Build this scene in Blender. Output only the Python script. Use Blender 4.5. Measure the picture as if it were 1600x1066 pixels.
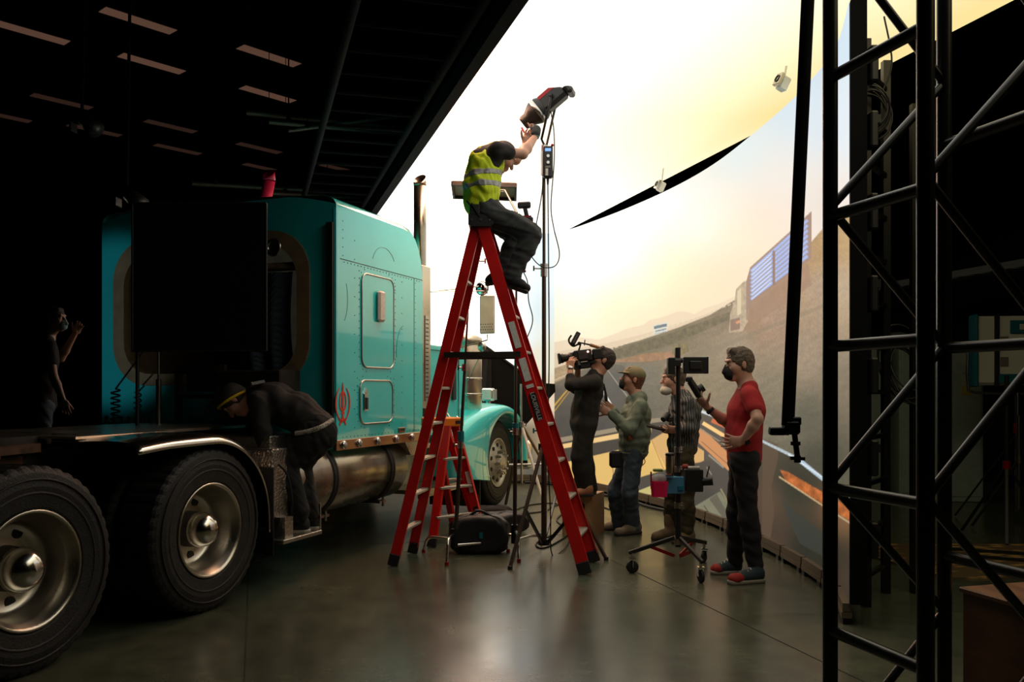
import bpy, math, random
import numpy as np
from mathutils import Vector, Matrix
random.seed(7)
for o in list(bpy.data.objects): bpy.data.objects.remove(o)
SC = bpy.context.scene
COL = SC.collection
PI = math.pi
F = 1370.0; EYE = 1.42            # lens in pixels of a 1600 frame; camera height

# ---------------------------------------------------------------- camera, exposure
cd = bpy.data.cameras.new('camera'); cam = bpy.data.objects.new('camera', cd); COL.objects.link(cam)
cd.sensor_width = 36.0; cd.lens = 36.0 * F / 1600.0; cd.shift_y = 75.0 / 1600.0
cd.clip_start = 0.05; cd.clip_end = 200
cam.location = (0, 0, EYE); cam.rotation_euler = (PI / 2, 0, 0)
SC.camera = cam
SC.view_settings.view_transform = 'Standard'; SC.view_settings.look = 'None'
SC.view_settings.exposure = 0.0; SC.view_settings.gamma = 1.0
SC.view_settings.use_curve_mapping = False
wd = bpy.data.worlds.new('world'); SC.world = wd; wd.use_nodes = True
wd.node_tree.nodes['Background'].inputs[0].default_value = (0.02, 0.022, 0.02, 1)
wd.node_tree.nodes['Background'].inputs[1].default_value = 0.02

# ---------------------------------------------------------------- materials
def lin(c):
    return tuple(((v / 255.0) / 12.92 if v <= 10 else (((v / 255.0) + 0.055) / 1.055) ** 2.4) for v in c)
def mat(name, col, rough=0.5, metal=0.0, noise=0.0, nscale=8.0, bump=0.0, bscale=60.0, emit=None, estr=1.0,
        coat=0.0, rnoise=0.0, alpha=1.0, trans=0.0, wave=None, spec=None):
    m = bpy.data.materials.new(name); m.use_nodes = True
    nt = m.node_tree; b = nt.nodes['Principled BSDF']
    b.inputs['Base Color'].default_value = (*col, 1); b.inputs['Roughness'].default_value = rough
    b.inputs['Metallic'].default_value = metal
    if coat: b.inputs['Coat IOR'].default_value = 1.7; b.inputs['Coat Weight'].default_value = coat; b.inputs['Coat Roughness'].default_value = 0.04
    if spec is not None: b.inputs['Specular IOR Level'].default_value = spec
    if trans: b.inputs['Transmission Weight'].default_value = trans
    if alpha < 1: b.inputs['Alpha'].default_value = alpha
    tc = nt.nodes.new('ShaderNodeTexCoord')
    if noise or rnoise:
        n = nt.nodes.new('ShaderNodeTexNoise'); n.inputs['Scale'].default_value = nscale; n.inputs['Detail'].default_value = 6
        nt.links.new(tc.outputs['Object'], n.inputs['Vector'])
        if noise:
            mr = nt.nodes.new('ShaderNodeMapRange'); mr.inputs[1].default_value = .3; mr.inputs[2].default_value = .7
            mr.inputs[3].default_value = 1 - noise; mr.inputs[4].default_value = 1 + noise
            nt.links.new(n.outputs['Fac'], mr.inputs[0])
            mx = nt.nodes.new('ShaderNodeVectorMath'); mx.operation = 'SCALE'; mx.inputs[0].default_value = col
            nt.links.new(mr.outputs[0], mx.inputs['Scale']); nt.links.new(mx.outputs[0], b.inputs['Base Color'])
        if rnoise:
            mr = nt.nodes.new('ShaderNodeMapRange'); mr.inputs[1].default_value = .3; mr.inputs[2].default_value = .7
            mr.inputs[3].default_value = max(0, rough - rnoise); mr.inputs[4].default_value = min(1, rough + rnoise)
            nt.links.new(n.outputs['Fac'], mr.inputs[0]); nt.links.new(mr.outputs[0], b.inputs['Roughness'])
    if bump:
        n2 = nt.nodes.new('ShaderNodeTexNoise') if not wave else nt.nodes.new('ShaderNodeTexWave')
        n2.inputs['Scale'].default_value = bscale
        if wave:
            n2.inputs['Distortion'].default_value = 2.0
            n2.bands_direction = wave
        nt.links.new(tc.outputs['Object'], n2.inputs['Vector'])
        bp = nt.nodes.new('ShaderNodeBump'); bp.inputs['Strength'].default_value = bump; bp.inputs['Distance'].default_value = 0.01
        nt.links.new(n2.outputs[0], bp.inputs['Height']); nt.links.new(bp.outputs[0], b.inputs['Normal'])
    if emit:
        b.inputs['Emission Color'].default_value = (*emit, 1); b.inputs['Emission Strength'].default_value = estr
    return m
def mix_mat(name, c1, c2, kind='NOISE', scale=5.0, rough=.6, thr=(.4, .6), metal=0.0, bump=0.0, stretch=(1, 1, 1)):
    m = mat(name, c1, rough, metal); nt = m.node_tree; b = nt.nodes['Principled BSDF']
    tc = nt.nodes.new('ShaderNodeTexCoord'); mp = nt.nodes.new('ShaderNodeMapping'); mp.inputs['Scale'].default_value = stretch
    nt.links.new(tc.outputs['Object'], mp.inputs[0])
    n = nt.nodes.new({'NOISE': 'ShaderNodeTexNoise', 'VORONOI': 'ShaderNodeTexVoronoi', 'WAVE': 'ShaderNodeTexWave'}[kind])
    n.inputs['Scale'].default_value = scale
    if kind == 'WAVE': n.inputs['Distortion'].default_value = 3
    nt.links.new(mp.outputs[0], n.inputs['Vector'])
    mr = nt.nodes.new('ShaderNodeMapRange'); mr.inputs[1].default_value = thr[0]; mr.inputs[2].default_value = thr[1]
    nt.links.new(n.outputs[0], mr.inputs[0])
    mx = nt.nodes.new('ShaderNodeMix'); mx.data_type = 'RGBA'
    mx.inputs[6].default_value = (*c1, 1); mx.inputs[7].default_value = (*c2, 1)
    nt.links.new(mr.outputs[0], mx.inputs[0]); nt.links.new(mx.outputs[2], b.inputs['Base Color'])
    if bump:
        bp = nt.nodes.new('ShaderNodeBump'); bp.inputs['Strength'].default_value = bump; bp.inputs['Distance'].default_value = .01
        nt.links.new(n.outputs[0], bp.inputs['Height']); nt.links.new(bp.outputs[0], b.inputs['Normal'])
    return m

M = {}
M['black'] = mat('black_metal', (.012, .012, .012), .45, 0.0)
M['blacksteel'] = mat('black_powder_coat', (.006, .006, .006), .42, 0.0)
M['truss'] = mat('black_truss_tube', (.007, .007, .006), .30, 0.0, noise=.2)
M['matte'] = mat('matte_black_cloth', (.008, .008, .008), .95, noise=.3, nscale=20, bump=.2, bscale=30)
M['flag'] = mat('duvetyne_cloth', (.006, .006, .006), .95, noise=.2, nscale=5, spec=.1)
M['room'] = mat('dark_room_paint', (.006, .006, .006), .95, noise=.3, nscale=1.5, spec=.1)
M['ceil'] = mat('dark_ceiling_paint', (.006, .0055, .005), .95, noise=.3, nscale=1.5, spec=.1)
M['chrome'] = mat('chrome', (.80, .78, .74), .12, 1.0)
M['chromed'] = mat('dull_chrome', (.55, .53, .49), .28, 1.0, noise=.15, nscale=5)
M['brushed'] = mat('brushed_aluminium', (.56, .51, .42), .32, 1.0, noise=.12, nscale=4, rnoise=.08)
M['tank'] = mat('polished_tank_metal', (.42, .38, .31), .27, 1.0, noise=.25, nscale=3, rnoise=.07)
M['diamond'] = mat('diamond_plate', (.55, .52, .46), .34, 1.0, noise=.15, bump=.8, bscale=55)
M['teal'] = mat('teal_truck_paint', lin((42, 218, 222)), .30, 0.0, coat=1.0, noise=.05, nscale=3)
M['tealtrim'] = mat('teal_plastic', lin((10, 110, 125)), .5)
M['seam'] = mat('dark_seam', (.02, .10, .10), .6)
M['rubber'] = mat('tyre_rubber', (.014, .013, .012), .62, noise=.35, nscale=12, bump=.3, bscale=90)
M['rubber2'] = mat('black_rubber', (.012, .012, .012), .6)
M['frame'] = mat('truck_frame_steel', (.03, .022, .017), .55, noise=.5, nscale=9)
M['rust'] = mat('rusty_brown_steel', (.10, .045, .02), .7, noise=.5, nscale=14)
M['tan'] = mat('tan_liner', (.30, .21, .11), .7, noise=.2, bump=.3, bscale=150)
M['blanket'] = mat('quilted_moving_blanket', (.03, .045, .06), .9, bump=1.0, bscale=12, wave='DIAGONAL')
M['red'] = mat('red_fiberglass', lin((212, 26, 22)), .38, noise=.1)
M['redd'] = mat('red_anodised', lin((150, 15, 20)), .35, .3)
M['yellow'] = mat('yellow_plastic', lin((225, 130, 10)), .45)
M['alu'] = mat('aluminium_tread', (.60, .57, .50), .45, .7, noise=.1)
M['white'] = mat('white_label', (.65, .63, .58), .6, noise=.15, nscale=60)
M['grey'] = mat('grey_paint', (.20, .20, .18), .6)
M['skin'] = mat('skin', (.47, .25, .165), .5, noise=.08, nscale=20)
M['skin2'] = mat('fair_skin', (.56, .31, .22), .5, noise=.08, nscale=20)
M['hairdk'] = mat('dark_brown_hair', (.022, .014, .01), .6, bump=1.0, bscale=120, noise=.4, nscale=60)
M['hairgr'] = mat('greying_brown_hair', (.12, .09, .06), .6, bump=1.0, bscale=140, noise=.5, nscale=70)
M['hairred'] = mat('auburn_hair', (.13, .045, .02), .6, bump=1.0, bscale=120, noise=.4, nscale=60)
M['hairbr'] = mat('brown_hair', (.10, .06, .035), .6, bump=1.0, bscale=120, noise=.4, nscale=60)
M['mask'] = mat('black_mask_fabric', (.008, .008, .009), .8)
M['maskw'] = mat('white_mask_fabric', (.62, .60, .50), .85, noise=.08)
M['maskb'] = mat('pale_blue_mask', (.30, .42, .42), .8)
M['redshirt'] = mat('red_cotton', lin((172, 34, 38)), .85, noise=.12, nscale=9, bump=.2, bscale=200)
M['blackcloth'] = mat('black_cotton', (.012, .011, .010), .9, noise=.3, nscale=9, bump=.2, bscale=150)
M['charcoal'] = mat('charcoal_denim', (.012, .012, .013), .9, noise=.3, nscale=12, bump=.2, bscale=150)
M['jumpsuit'] = mat('black_jumpsuit_cloth', (.016, .015, .012), .9, noise=.25, nscale=7, bump=.2, bscale=120)
M['denim'] = mat('faded_olive_denim', (.16, .205, .15), .9, noise=.3, nscale=14, bump=.3, bscale=160)
M['jeans'] = mat('blue_denim', (.055, .085, .11), .9, noise=.35, nscale=10, bump=.3, bscale=160)
M['olive'] = mat('olive_canvas', (.06, .052, .025), .9, noise=.3, nscale=10, bump=.3, bscale=160)
M['cap'] = mat('khaki_cap_cloth', (.20, .18, .095), .85, noise=.12)
M['pattern'] = mix_mat('marbled_grey_jacket', (.022, .027, .03), (.16, .17, .15), 'WAVE', 14, .7, (.55, .95))
M['darkjeans'] = mat('dark_work_jeans', (.035, .038, .038), .9, noise=.35, nscale=12, bump=.3, bscale=140)
M['hivis'] = mat('hi_vis_yellow_mesh', lin((195, 215, 10)), .7, noise=.08, bump=.2, bscale=90)
M['reflect'] = mat('grey_reflective_tape', (.30, .30, .29), .45, .3, noise=.25, nscale=35)
M['orangeleather'] = mat('tan_leather', (.36, .14, .06), .55)
M['boot'] = mat('brown_suede', (.15, .10, .05), .85, noise=.25)
M['bootgrey'] = mat('worn_taupe_leather', (.17, .135, .09), .8, noise=.3)
M['sole'] = mat('off_white_sole', (.40, .36, .29), .7)
M['soledk'] = mat('dark_sole', (.03, .025, .02), .7)
M['shoeblue'] = mat('teal_grey_suede', (.022, .045, .055), .8, noise=.2)
M['shoered'] = mat('red_suede', lin((150, 30, 22)), .75)
M['wood'] = mix_mat('birch_plywood', (.42, .25, .12), (.33, .18, .08), 'WAVE', 3, .55, (.2, .8), stretch=(1, 1, 6))
M['woodred'] = mix_mat('reddish_plywood', (.20, .085, .035), (.14, .055, .022), 'WAVE', 3, .6, (.2, .8), stretch=(1, 1, 6))
M['handlewood'] = mat('turned_wood', (.33, .13, .045), .4, noise=.2)
M['screen'] = mat('screen_glass', (.004, .004, .005), .12)
M['pink'] = mat('magenta_plastic', lin((225, 25, 85)), .4, noise=.1)
M['pinklit'] = mat('pink_lit_stack', lin((215, 40, 85)), .4)  # crimson base colour stands in for pink light on the far stack
M['blueplastic'] = mat('sky_blue_plastic', lin((70, 130, 165)), .5)
M['clear'] = mat('clear_plastic_bag', (.7, .68, .65), .25, alpha=.45)
M['steelcup'] = mat('steel_tumbler', (.42, .38, .30), .28, 1.0)
M['cable'] = mat('black_cable', (.01, .01, .01), .5)
M['panel_grey'] = mat('grey_electrical_cabinet', (.50, .60, .55), .6, noise=.1)
M['silver'] = mat('silver_lamp_housing', (.80, .80, .70), .5)
M['mirrorglass'] = mat('mirror_glass', (.8, .8, .8), .03, 1.0)
M['stainback'] = mat('stainless_mirror_back', (.62, .60, .48), .45, .25, noise=.1)
M['lens'] = mat('lens_glass', (.02, .02, .03), .05)
M['hlens'] = mat('ribbed_headlight_glass', (.6, .6, .58), .15, .4, bump=.6, bscale=40, wave='X')
M['khanda'] = mat('red_orange_vinyl', lin((225, 55, 30)), .5)
M['warmplate'] = mat('copper_tinted_plate', (.45, .28, .18), .3, 1.0)
M['lampface'] = mat('lit_lamp_face', (.9, .6, .5), .5, emit=(1.0, .55, .40), estr=3.0)
M['lcd'] = mat('blue_lcd', (.05, .1, .3), .3, emit=(.2, .4, .9), estr=1.2)
M['fixture'] = mat('tube_cover_reflected_glow', (.42, .26, .19), .6, emit=(1, .50, .34), estr=.085)  # faint emission stands in for light reflected by the unlit cover
M['fixture2'] = mat('tube_cover_weaker_reflected_glow', (.42, .26, .19), .6, emit=(1, .48, .34), estr=.022)  # weaker emission for covers that catch less reflected light
M['reflector'] = mat('brown_reflector_panel', (.42, .25, .17), .55)
M['fender'] = mat('bright_stainless', (.72, .69, .62), .17, 1.0, noise=.1, nscale=5)
M['brownpipe'] = mat('brown_steel_pipe', (.16, .12, .10), .45, .5)
M['glove'] = mat('black_work_glove', (.02, .022, .022), .7)
M['carpet'] = mix_mat('gold_patterned_carpet', (.60, .34, .10), (.14, .09, .04), 'VORONOI', 6, .9, (.25, .45), stretch=(1, 2, 1))
M['kick'] = mat('bronze_kick_strip', (.17, .14, .10), .5, .5)
M['yellowtag'] = mat('yellow_sticker', lin((215, 190, 20)), .6)
M['window'] = mat('tinted_cab_glass', (.05, .07, .07), .05, alpha=.55)
M['bag'] = mat('black_nylon_bag', (.010, .010, .011), .55, noise=.3, nscale=8, bump=.6, bscale=14)
M['strapyellow'] = mat('yellow_strap', lin((225, 190, 10)), .6)
M['checker'] = mix_mat('checked_belt', (.02, .02, .02), (.45, .42, .36), 'VORONOI', 70, .6, (.3, .35))
M['sign_red'] = mat('red_lettering', lin((150, 40, 30)), .6)
M['green'] = mat('green_plastic', lin((95, 120, 40)), .6)
M['stand_dull'] = mat('bronze_toned_stand_tube', (.12, .095, .075), .32, .8)

# ---------------------------------------------------------------- mesh builder
WM = {}
class MB:
    def __init__(s): s.v = []; s.f = []; s.sm = []
    def add(s, vs, fs, smooth=False):
        n = len(s.v); s.v.extend([Vector(p) for p in vs])
        for f in fs: s.f.append(tuple(i + n for i in f)); s.sm.append(smooth)
        return s
    def box(s, c, d, R=None, bev=0.0):
        x, y, z = d[0] / 2, d[1] / 2, d[2] / 2; c = Vector(c)
        if bev > 0:
            b = min(bev, x * .9, y * .9, z * .9)
            pts = []
            for sz in (-1, 1):
                pass
            # chamfered box as 24 vertices
            vs = []; idx = {}
            for sx in (-1, 1):
                for sy in (-1, 1):
                    for sz in (-1, 1):
                        for k in range(3):
                            p = [sx * (x - b), sy * (y - b), sz * (z - b)]
                            p[k] = (sx * x, sy * y, sz * z)[k]
                            idx[(sx, sy, sz, k)] = len(vs); vs.append(Vector(p))
            fs = []
            for k in range(3):
                a, bb = [(1, 2), (2, 0), (0, 1)][k]
                for sg in (-1, 1):
                    q = []
                    for (u, w) in ((-1, -1), (1, -1), (1, 1), (-1, 1)):
                        t = [0, 0, 0]; t[k] = sg; t[a] = u; t[bb] = w; q.append(idx[(t[0], t[1], t[2], k)])
                    fs.append(q if sg > 0 else q[::-1])
            for k in range(3):
                a, bb = [(1, 2), (2, 0), (0, 1)][k]
                for u in (-1, 1):
                    for w in (-1, 1):
                        def I(sk, kk):
                            t = [0, 0, 0]; t[k] = sk; t[a] = u; t[bb] = w; return idx[(t[0], t[1], t[2], kk)]
                        q = [I(-1, a), I(1, a), I(1, bb), I(-1, bb)]
                        fs.append(q if u * w < 0 else q[::-1])
            for sx in (-1, 1):
                for sy in (-1, 1):
                    for sz in (-1, 1):
                        q = [idx[(sx, sy, sz, k)] for k in range(3)]
                        fs.append(q if sx * sy * sz > 0 else q[::-1])
        else:
            vs = [Vector((sx * x, sy * y, sz * z)) for sx in (-1, 1) for sy in (-1, 1) for sz in (-1, 1)]
            fs = [(0, 1, 3, 2), (4, 6, 7, 5), (0, 4, 5, 1), (2, 3, 7, 6), (0, 2, 6, 4), (1, 5, 7, 3)]
        if R is not None: vs = [R @ p for p in vs]
        return s.add([p + c for p in vs], fs)
    def bar(s, p, q, w, h, up=(0, 0, 1), bev=0.0):
        p = Vector(p); q = Vector(q); d = (q - p); L = d.length; d.normalize(); up = Vector(up)
        if abs(d.dot(up)) > .99: up = Vector((0, 1, 0))
        sd = d.cross(up).normalized(); u = sd.cross(d)
        R = Matrix((d, sd, u)).transposed()
        return s.box((p + q) / 2, (L, w, h), R, bev)
    def cyl(s, p, q, r0, r1=None, n=14, cap=True, smooth=True):
        if r1 is None: r1 = r0
        p = Vector(p); q = Vector(q); d = (q - p).normalized()
        a = d.orthogonal().normalized(); b = d.cross(a)
        vs = []
        for c, r in ((p, r0), (q, r1)):
            for i in range(n):
                t = 2 * PI * i / n; vs.append(c + (a * math.cos(t) + b * math.sin(t)) * r)
        s.add(vs, [(i, (i + 1) % n, n + (i + 1) % n, n + i) for i in range(n)], smooth)
        if cap: s.add(vs, [tuple(range(n))[::-1], tuple(range(n, 2 * n))])
        return s
    def tube(s, pts, r, n=8, cap=True, rs=None):
        pts = [Vector(p) for p in pts]; m = len(pts); vs = []
        d0 = (pts[1] - pts[0]).normalized(); a = d0.orthogonal().normalized()
        for i, p in enumerate(pts):
            d = (pts[min(i + 1, m - 1)] - pts[max(i - 1, 0)]).normalized()
            a = (a - d * a.dot(d)).normalized(); b = d.cross(a); rr = rs[i] if rs else r
            for k in range(n):
                t = 2 * PI * k / n; vs.append(p + (a * math.cos(t) + b * math.sin(t)) * rr)
        fs = [(i * n + k, i * n + (k + 1) % n, (i + 1) * n + (k + 1) % n, (i + 1) * n + k) for i in range(m - 1) for k in range(n)]
        s.add(vs, fs, True)
        if cap: s.add(vs, [tuple(range(n))[::-1], tuple(range((m - 1) * n, m * n))])
        return s
    def lathe(s, prof, c=(0, 0, 0), ax=(0, 0, 1), n=32, smooth=True, close=False):
        # prof: (r, h) along axis
        ax = Vector(ax).normalized(); a = ax.orthogonal().normalized(); b = ax.cross(a); c = Vector(c); vs = []
        for r, h in prof:
            for i in range(n):
                t = 2 * PI * i / n; vs.append(c + ax * h + (a * math.cos(t) + b * math.sin(t)) * max(r, 1e-5))
        m = len(prof); fs = []
        for j in range(m - 1 if not close else m):
            j2 = (j + 1) % m
            for i in range(n): fs.append((j * n + i, j * n + (i + 1) % n, j2 * n + (i + 1) % n, j2 * n + i))
        return s.add(vs, fs, smooth)
    def prism(s, poly, off, smooth=False):
        # poly: list of 3d points; off: offset vector
        poly = [Vector(p) for p in poly]; off = Vector(off); n = len(poly)
        vs = poly + [p + off for p in poly]
        s.add(vs, [tuple(range(n))[::-1], tuple(range(n, 2 * n))])
        s.add(vs, [(i, (i + 1) % n, n + (i + 1) % n, n + i) for i in range(n)], smooth)
        return s
    def sphere(s, c, r, n=16, m=10, sc=(1, 1, 1), R=None):
        c = Vector(c); vs = []
        for j in range(m + 1):
            ph = PI * j / m
            for i in range(n):
                t = 2 * PI * i / n
                p = Vector((math.sin(ph) * math.cos(t) * r * sc[0], math.sin(ph) * math.sin(t) * r * sc[1], math.cos(ph) * r * sc[2]))
                if R is not None: p = R @ p
                vs.append(c + p)
        return s.add(vs, [(j * n + i, (j + 1) * n + i, (j + 1) * n + (i + 1) % n, j * n + (i + 1) % n) for j in range(m) for i in range(n)], True)
    def grid(s, fn, nu, nv, smooth=True):
        vs = [fn(u / nu, v / nv) for v in range(nv + 1) for u in range(nu + 1)]
        return s.add(vs, [(v * (nu + 1) + u, v * (nu + 1) + u + 1, (v + 1) * (nu + 1) + u + 1, (v + 1) * (nu + 1) + u) for v in range(nv) for u in range(nu)], smooth)
    def ring(s, c, ax, R, r, n=32, m=8):
        return s.lathe([(R + r * math.cos(2 * PI * k / m), r * math.sin(2 * PI * k / m)) for k in range(m)], c, ax, n, True, True)
    def build(s, name, m, parent=None, local=False, fix=True):
        me = bpy.data.meshes.new(name)
        inv = WM[parent].inverted() if (parent is not None and not local) else None
        vs = [tuple(inv @ p) for p in s.v] if inv else [tuple(p) for p in s.v]
        me.from_pydata(vs, [], s.f); me.polygons.foreach_set('use_smooth', s.sm)
        me.materials.append(M[m] if isinstance(m, str) else m)
        if fix:
            import bmesh
            bm = bmesh.new(); bm.from_mesh(me); bmesh.ops.recalc_face_normals(bm, faces=bm.faces); bm.to_mesh(me); bm.free()
        me.update()
        return link(name, me, parent)
def link(name, me, parent=None):
    o = bpy.data.objects.new(name, me); COL.objects.link(o)
    if parent is not None: o.parent = parent; WM[o] = WM[parent]
    else: WM[o] = Matrix.Identity(4)
    return o
def tag(o, label=None, cat=None, group=None, kind=None):
    if label: o['label'] = label
    if cat: o['category'] = cat
    if group: o['group'] = group
    if kind: o['kind'] = kind
    return o
def thing(name, label, cat, loc=(0, 0, 0), rz=0.0, group=None, R=None):
    o = bpy.data.objects.new(name, None); COL.objects.link(o); o.empty_display_size = .1
    o.location = loc
    if R is not None: o.rotation_euler = R.to_euler(); WM[o] = Matrix.Translation(loc) @ R.to_4x4()
    else: o.rotation_euler = (0, 0, rz); WM[o] = Matrix.Translation(loc) @ Matrix.Rotation(rz, 4, 'Z')
    return tag(o, label, cat, group)
def kids(o): return [c for c in bpy.data.objects if c.parent == o]
def copy_tree(o, parent=None):
    c = o.copy(); COL.objects.link(c); c.parent = parent
    for ch in kids(o): copy_tree(ch, c)
    return c
def W(px, py, Y): return Vector(((px - 800) * Y / F, Y, EYE - (py - 608) * Y / F))
def G(px, py):
    Y = F * EYE / (py - 608); return Vector(((px - 800) * Y / F, Y, 0))
def P(px, z, Y): return Vector(((px - 800) * Y / F, Y, z))
def text(s, size, pos, xdir, ydir, m, parent, name, extrude=.001, align='CENTER', sx=1.0):
    cu = bpy.data.curves.new('lettering', 'FONT'); cu.body = s; cu.size = size; cu.extrude = extrude; cu.align_x = align; cu.align_y = 'CENTER'
    to = bpy.data.objects.new('lettering', cu); COL.objects.link(to)
    bpy.context.view_layer.update()
    me = bpy.data.meshes.new_from_object(to.evaluated_get(bpy.context.evaluated_depsgraph_get()))
    bpy.data.objects.remove(to)
    xd = Vector(xdir).normalized(); yd = Vector(ydir).normalized(); zd = xd.cross(yd)
    T = Matrix((xd * sx, yd, zd)).transposed().to_4x4(); T.translation = Vector(pos)
    me.transform(T)
    me.materials.clear(); me.materials.append(M[m])
    return me
def add_text(s, size, pos, xdir, ydir, m, parent, name='lettering', local=False, **k):
    me = text(s, size, pos, xdir, ydir, m, parent, name, **k)
    if not local: me.transform(WM[parent].inverted())
    return link(name, me, parent)

def catmull(pts, n=8):
    P_ = [Vector(p) for p in pts]; out = []
    for i in range(len(P_) - 1):
        p0 = P_[max(i - 1, 0)]; p1 = P_[i]; p2 = P_[i + 1]; p3 = P_[min(i + 2, len(P_) - 1)]
        for k in range(n):
            t = k / n; out.append(.5 * ((2 * p1) + (p2 - p0) * t + (2 * p0 - 5 * p1 + 4 * p2 - p3) * t * t + (3 * p1 - p0 - 3 * p2 + p3) * t ** 3))
    out.append(P_[-1]); return out

# ---------------------------------------------------------------- the LED stage
GD = Vector((-.28, .96, 0)).normalized(); GP = Vector((.96, .28, 0)).normalized()   # stage axes
WALLPTS = [(2.02, 5.25), (2.2, 5.95), (2.25, 6.5), (2.25, 7.2), (2.2, 8.0), (2.1, 9.0), (1.92, 9.9), (1.62, 10.9), (1.2, 12.0), (.72, 12.95), (.1, 13.25), (-.9, 13.15), (-2.2, 12.75)]
WALL = catmull([(x, y, 0) for x, y in WALLPTS], 40)
_L = [0.0]
for i in range(1, len(WALL)): _L.append(_L[-1] + (WALL[i] - WALL[i - 1]).length)
_L = np.array(_L); WALLN = np.array([tuple(p) for p in WALL])
WTOP = 3.75; WBOT = .13

def pip(px, py, poly):
    ins = np.zeros(px.shape, bool); n = len(poly); j = n - 1
    for i in range(n):
        xi, yi = poly[i]; xj, yj = poly[j]
        c = ((yi > py) != (yj > py)) & (px < (xj - xi) * (py - yi) / ((yj - yi) if yj != yi else 1e-9) + xi)
        ins ^= c; j = i
    return ins
def idw(px, py, ctr, p=3.0, eps=60.0):
    w = 0; acc = 0
    for (x, y, c) in ctr:
        ww = 1.0 / (((px - x) ** 2 + (py - y) ** 2) + eps) ** (p / 2)
        acc = acc + ww[..., None] * np.array(c, float); w = w + ww
    return acc / w[..., None]
def nz(x, y, s):
    r = 0
    for k, (a, b, c) in enumerate([(1, .3, 0), (-.4, 1.1, 1), (.8, .9, 2), (1.7, -1.3, 4), (2.3, .6, 5), (-.7, 2.6, .3), (3.1, 2.2, 1.7)]):
        r = r + np.sin((a * x + b * y) / s * 2.1 + c * 1.7 + 1.3 * np.sin((b * x - a * y) / s * 1.3 + c)) / (1 + .35 * k)
    return r / 3.2
def hash2(x, y):
    v = np.sin(np.floor(x) * 12.9898 + np.floor(y) * 78.233) * 43758.5453
    return v - np.floor(v)
def paint(px, py):
    """the moving picture shown on the wall: desert road, hills, passing lorry, side of a pale car; 0-255 sRGB"""
    c = idw(px, py, [(1160, 235, (218, 234, 238)), (1240, 170, (205, 224, 238)), (1300, 60, (190, 214, 234)), (1300, 200, (208, 222, 234)), (1290, 320, (222, 212, 205)),
                     (1040, 310, (246, 250, 250)), (1100, 350, (250, 248, 238)), (950, 380, (255, 255, 252)), (900, 420, (255, 255, 250)), (900, 480, (254, 244, 226)),
                     (1000, 440, (254, 244, 215)), (1050, 445, (253, 230, 182)), (1150, 380, (250, 232, 200)), (1120, 440, (248, 218, 178)), (1200, 340, (240, 220, 200)),
                     (960, 485, (252, 228, 180)), (1000, 495, (246, 224, 186)), (900, 520, (250, 232, 196)), (1060, 475, (244, 218, 180)), (1220, 280, (234, 228, 220)), (1160, 420, (240, 214, 184))], 3.2, 2200.0)
    def poly(pts, col, a=1.0, ns=0, nscale=10):
        nonlocal c
        xs = [p[0] for p in pts]; ys = [p[1] for p in pts]
        I = np.nonzero((px >= min(xs)) & (px <= max(xs)) & (py >= min(ys)) & (py <= max(ys)))[0]
        if not len(I): return
        m = pip(px[I], py[I], pts); I = I[m]
        q = np.array(col, float)
        q = q[I] if q.ndim > 1 else np.broadcast_to(q, (len(I), 3))
        if ns: q = q * (1 + ns * nz(px[I], py[I], nscale))[:, None]
        c[I] = c[I] * (1 - a) + q * a
    def line(x0, y0, x1, y1, w, col, a=1.0, w1=None):
        w1 = w if w1 is None else w1
        dx, dy = x1 - x0, y1 - y0; L = math.hypot(dx, dy); nx, ny = -dy / L, dx / L
        poly([(x0 + nx * w / 2, y0 + ny * w / 2), (x1 + nx * w1 / 2, y1 + ny * w1 / 2), (x1 - nx * w1 / 2, y1 - ny * w1 / 2), (x0 - nx * w / 2, y0 - ny * w / 2)], col, a)
    B = 1100
    # mountains
    poly([(840, 545), (865, 535), (890, 530), (905, 527), (935, 531), (960, 522), (978, 514), (1005, 508), (1015, 500), (1030, 497), (1045, 492), (1058, 487), (1072, 487), (1085, 491), (1100, 482), (1125, 474), (1150, 462), (1180, 455), (1340, 360), (1340, B), (840, B)], (226, 205, 175), .8)
    poly([(840, 560), (880, 548), (950, 536), (1010, 521), (1060, 505), (1100, 492), (1145, 472), (1180, 460), (1340, 380), (1340, B), (840, B)], (214, 190, 160), .7)
    # scrubland
    g = idw(px, py, [(880, 590, (176, 150, 112)), (940, 560, (128, 112, 82)), (1000, 545, (110, 100, 72)), (1060, 520, (112, 100, 74)), (1130, 490, (120, 104, 80)), (1180, 500, (150, 118, 88)),
                     (1240, 420, (170, 128, 84)), (1290, 385, (165, 130, 80)), (1320, 370, (170, 138, 82)), (1320, 450, (170, 148, 118)), (1280, 450, (162, 138, 112)),
                     (1200, 500, (158, 128, 104)), (1250, 560, (150, 130, 108)), (1150, 540, (148, 130, 106)), (1060, 570, (138, 124, 100)), (1100, 600, (134, 120, 94)),
                     (1000, 590, (112, 106, 92)), (1010, 640, (104, 98, 84)), (960, 600, (92, 90, 84)), (900, 650, (72, 70, 64)), (870, 620, (100, 90, 74)), (930, 680, (66, 64, 60)),
                     (1215, 600, (128, 116, 94)), (1260, 650, (92, 90, 74)), (1220, 660, (112, 106, 88)), (1280, 720, (74, 74, 62)), (1320, 600, (118, 108, 90)), (1050, 650, (112, 104, 88))])
    tex = nz(px * .5 - py * .8, (py + px * .45) * 2.2, 14) * .05 + (hash2(px / 2.2, py / 1.6) - .5) * .12
    g = g * (1 + tex)[..., None]
    m = pip(px, py, [(840, 585), (865, 576), (905, 563), (945, 547), (1000, 532), (1060, 512), (1110, 492), (1146, 470), (1200, 440), (1245, 398), (1268, 378), (1290, 352), (1310, 345), (1340, 318), (1340, B), (840, B)])
    c = np.where(m[..., None], g, c)
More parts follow.
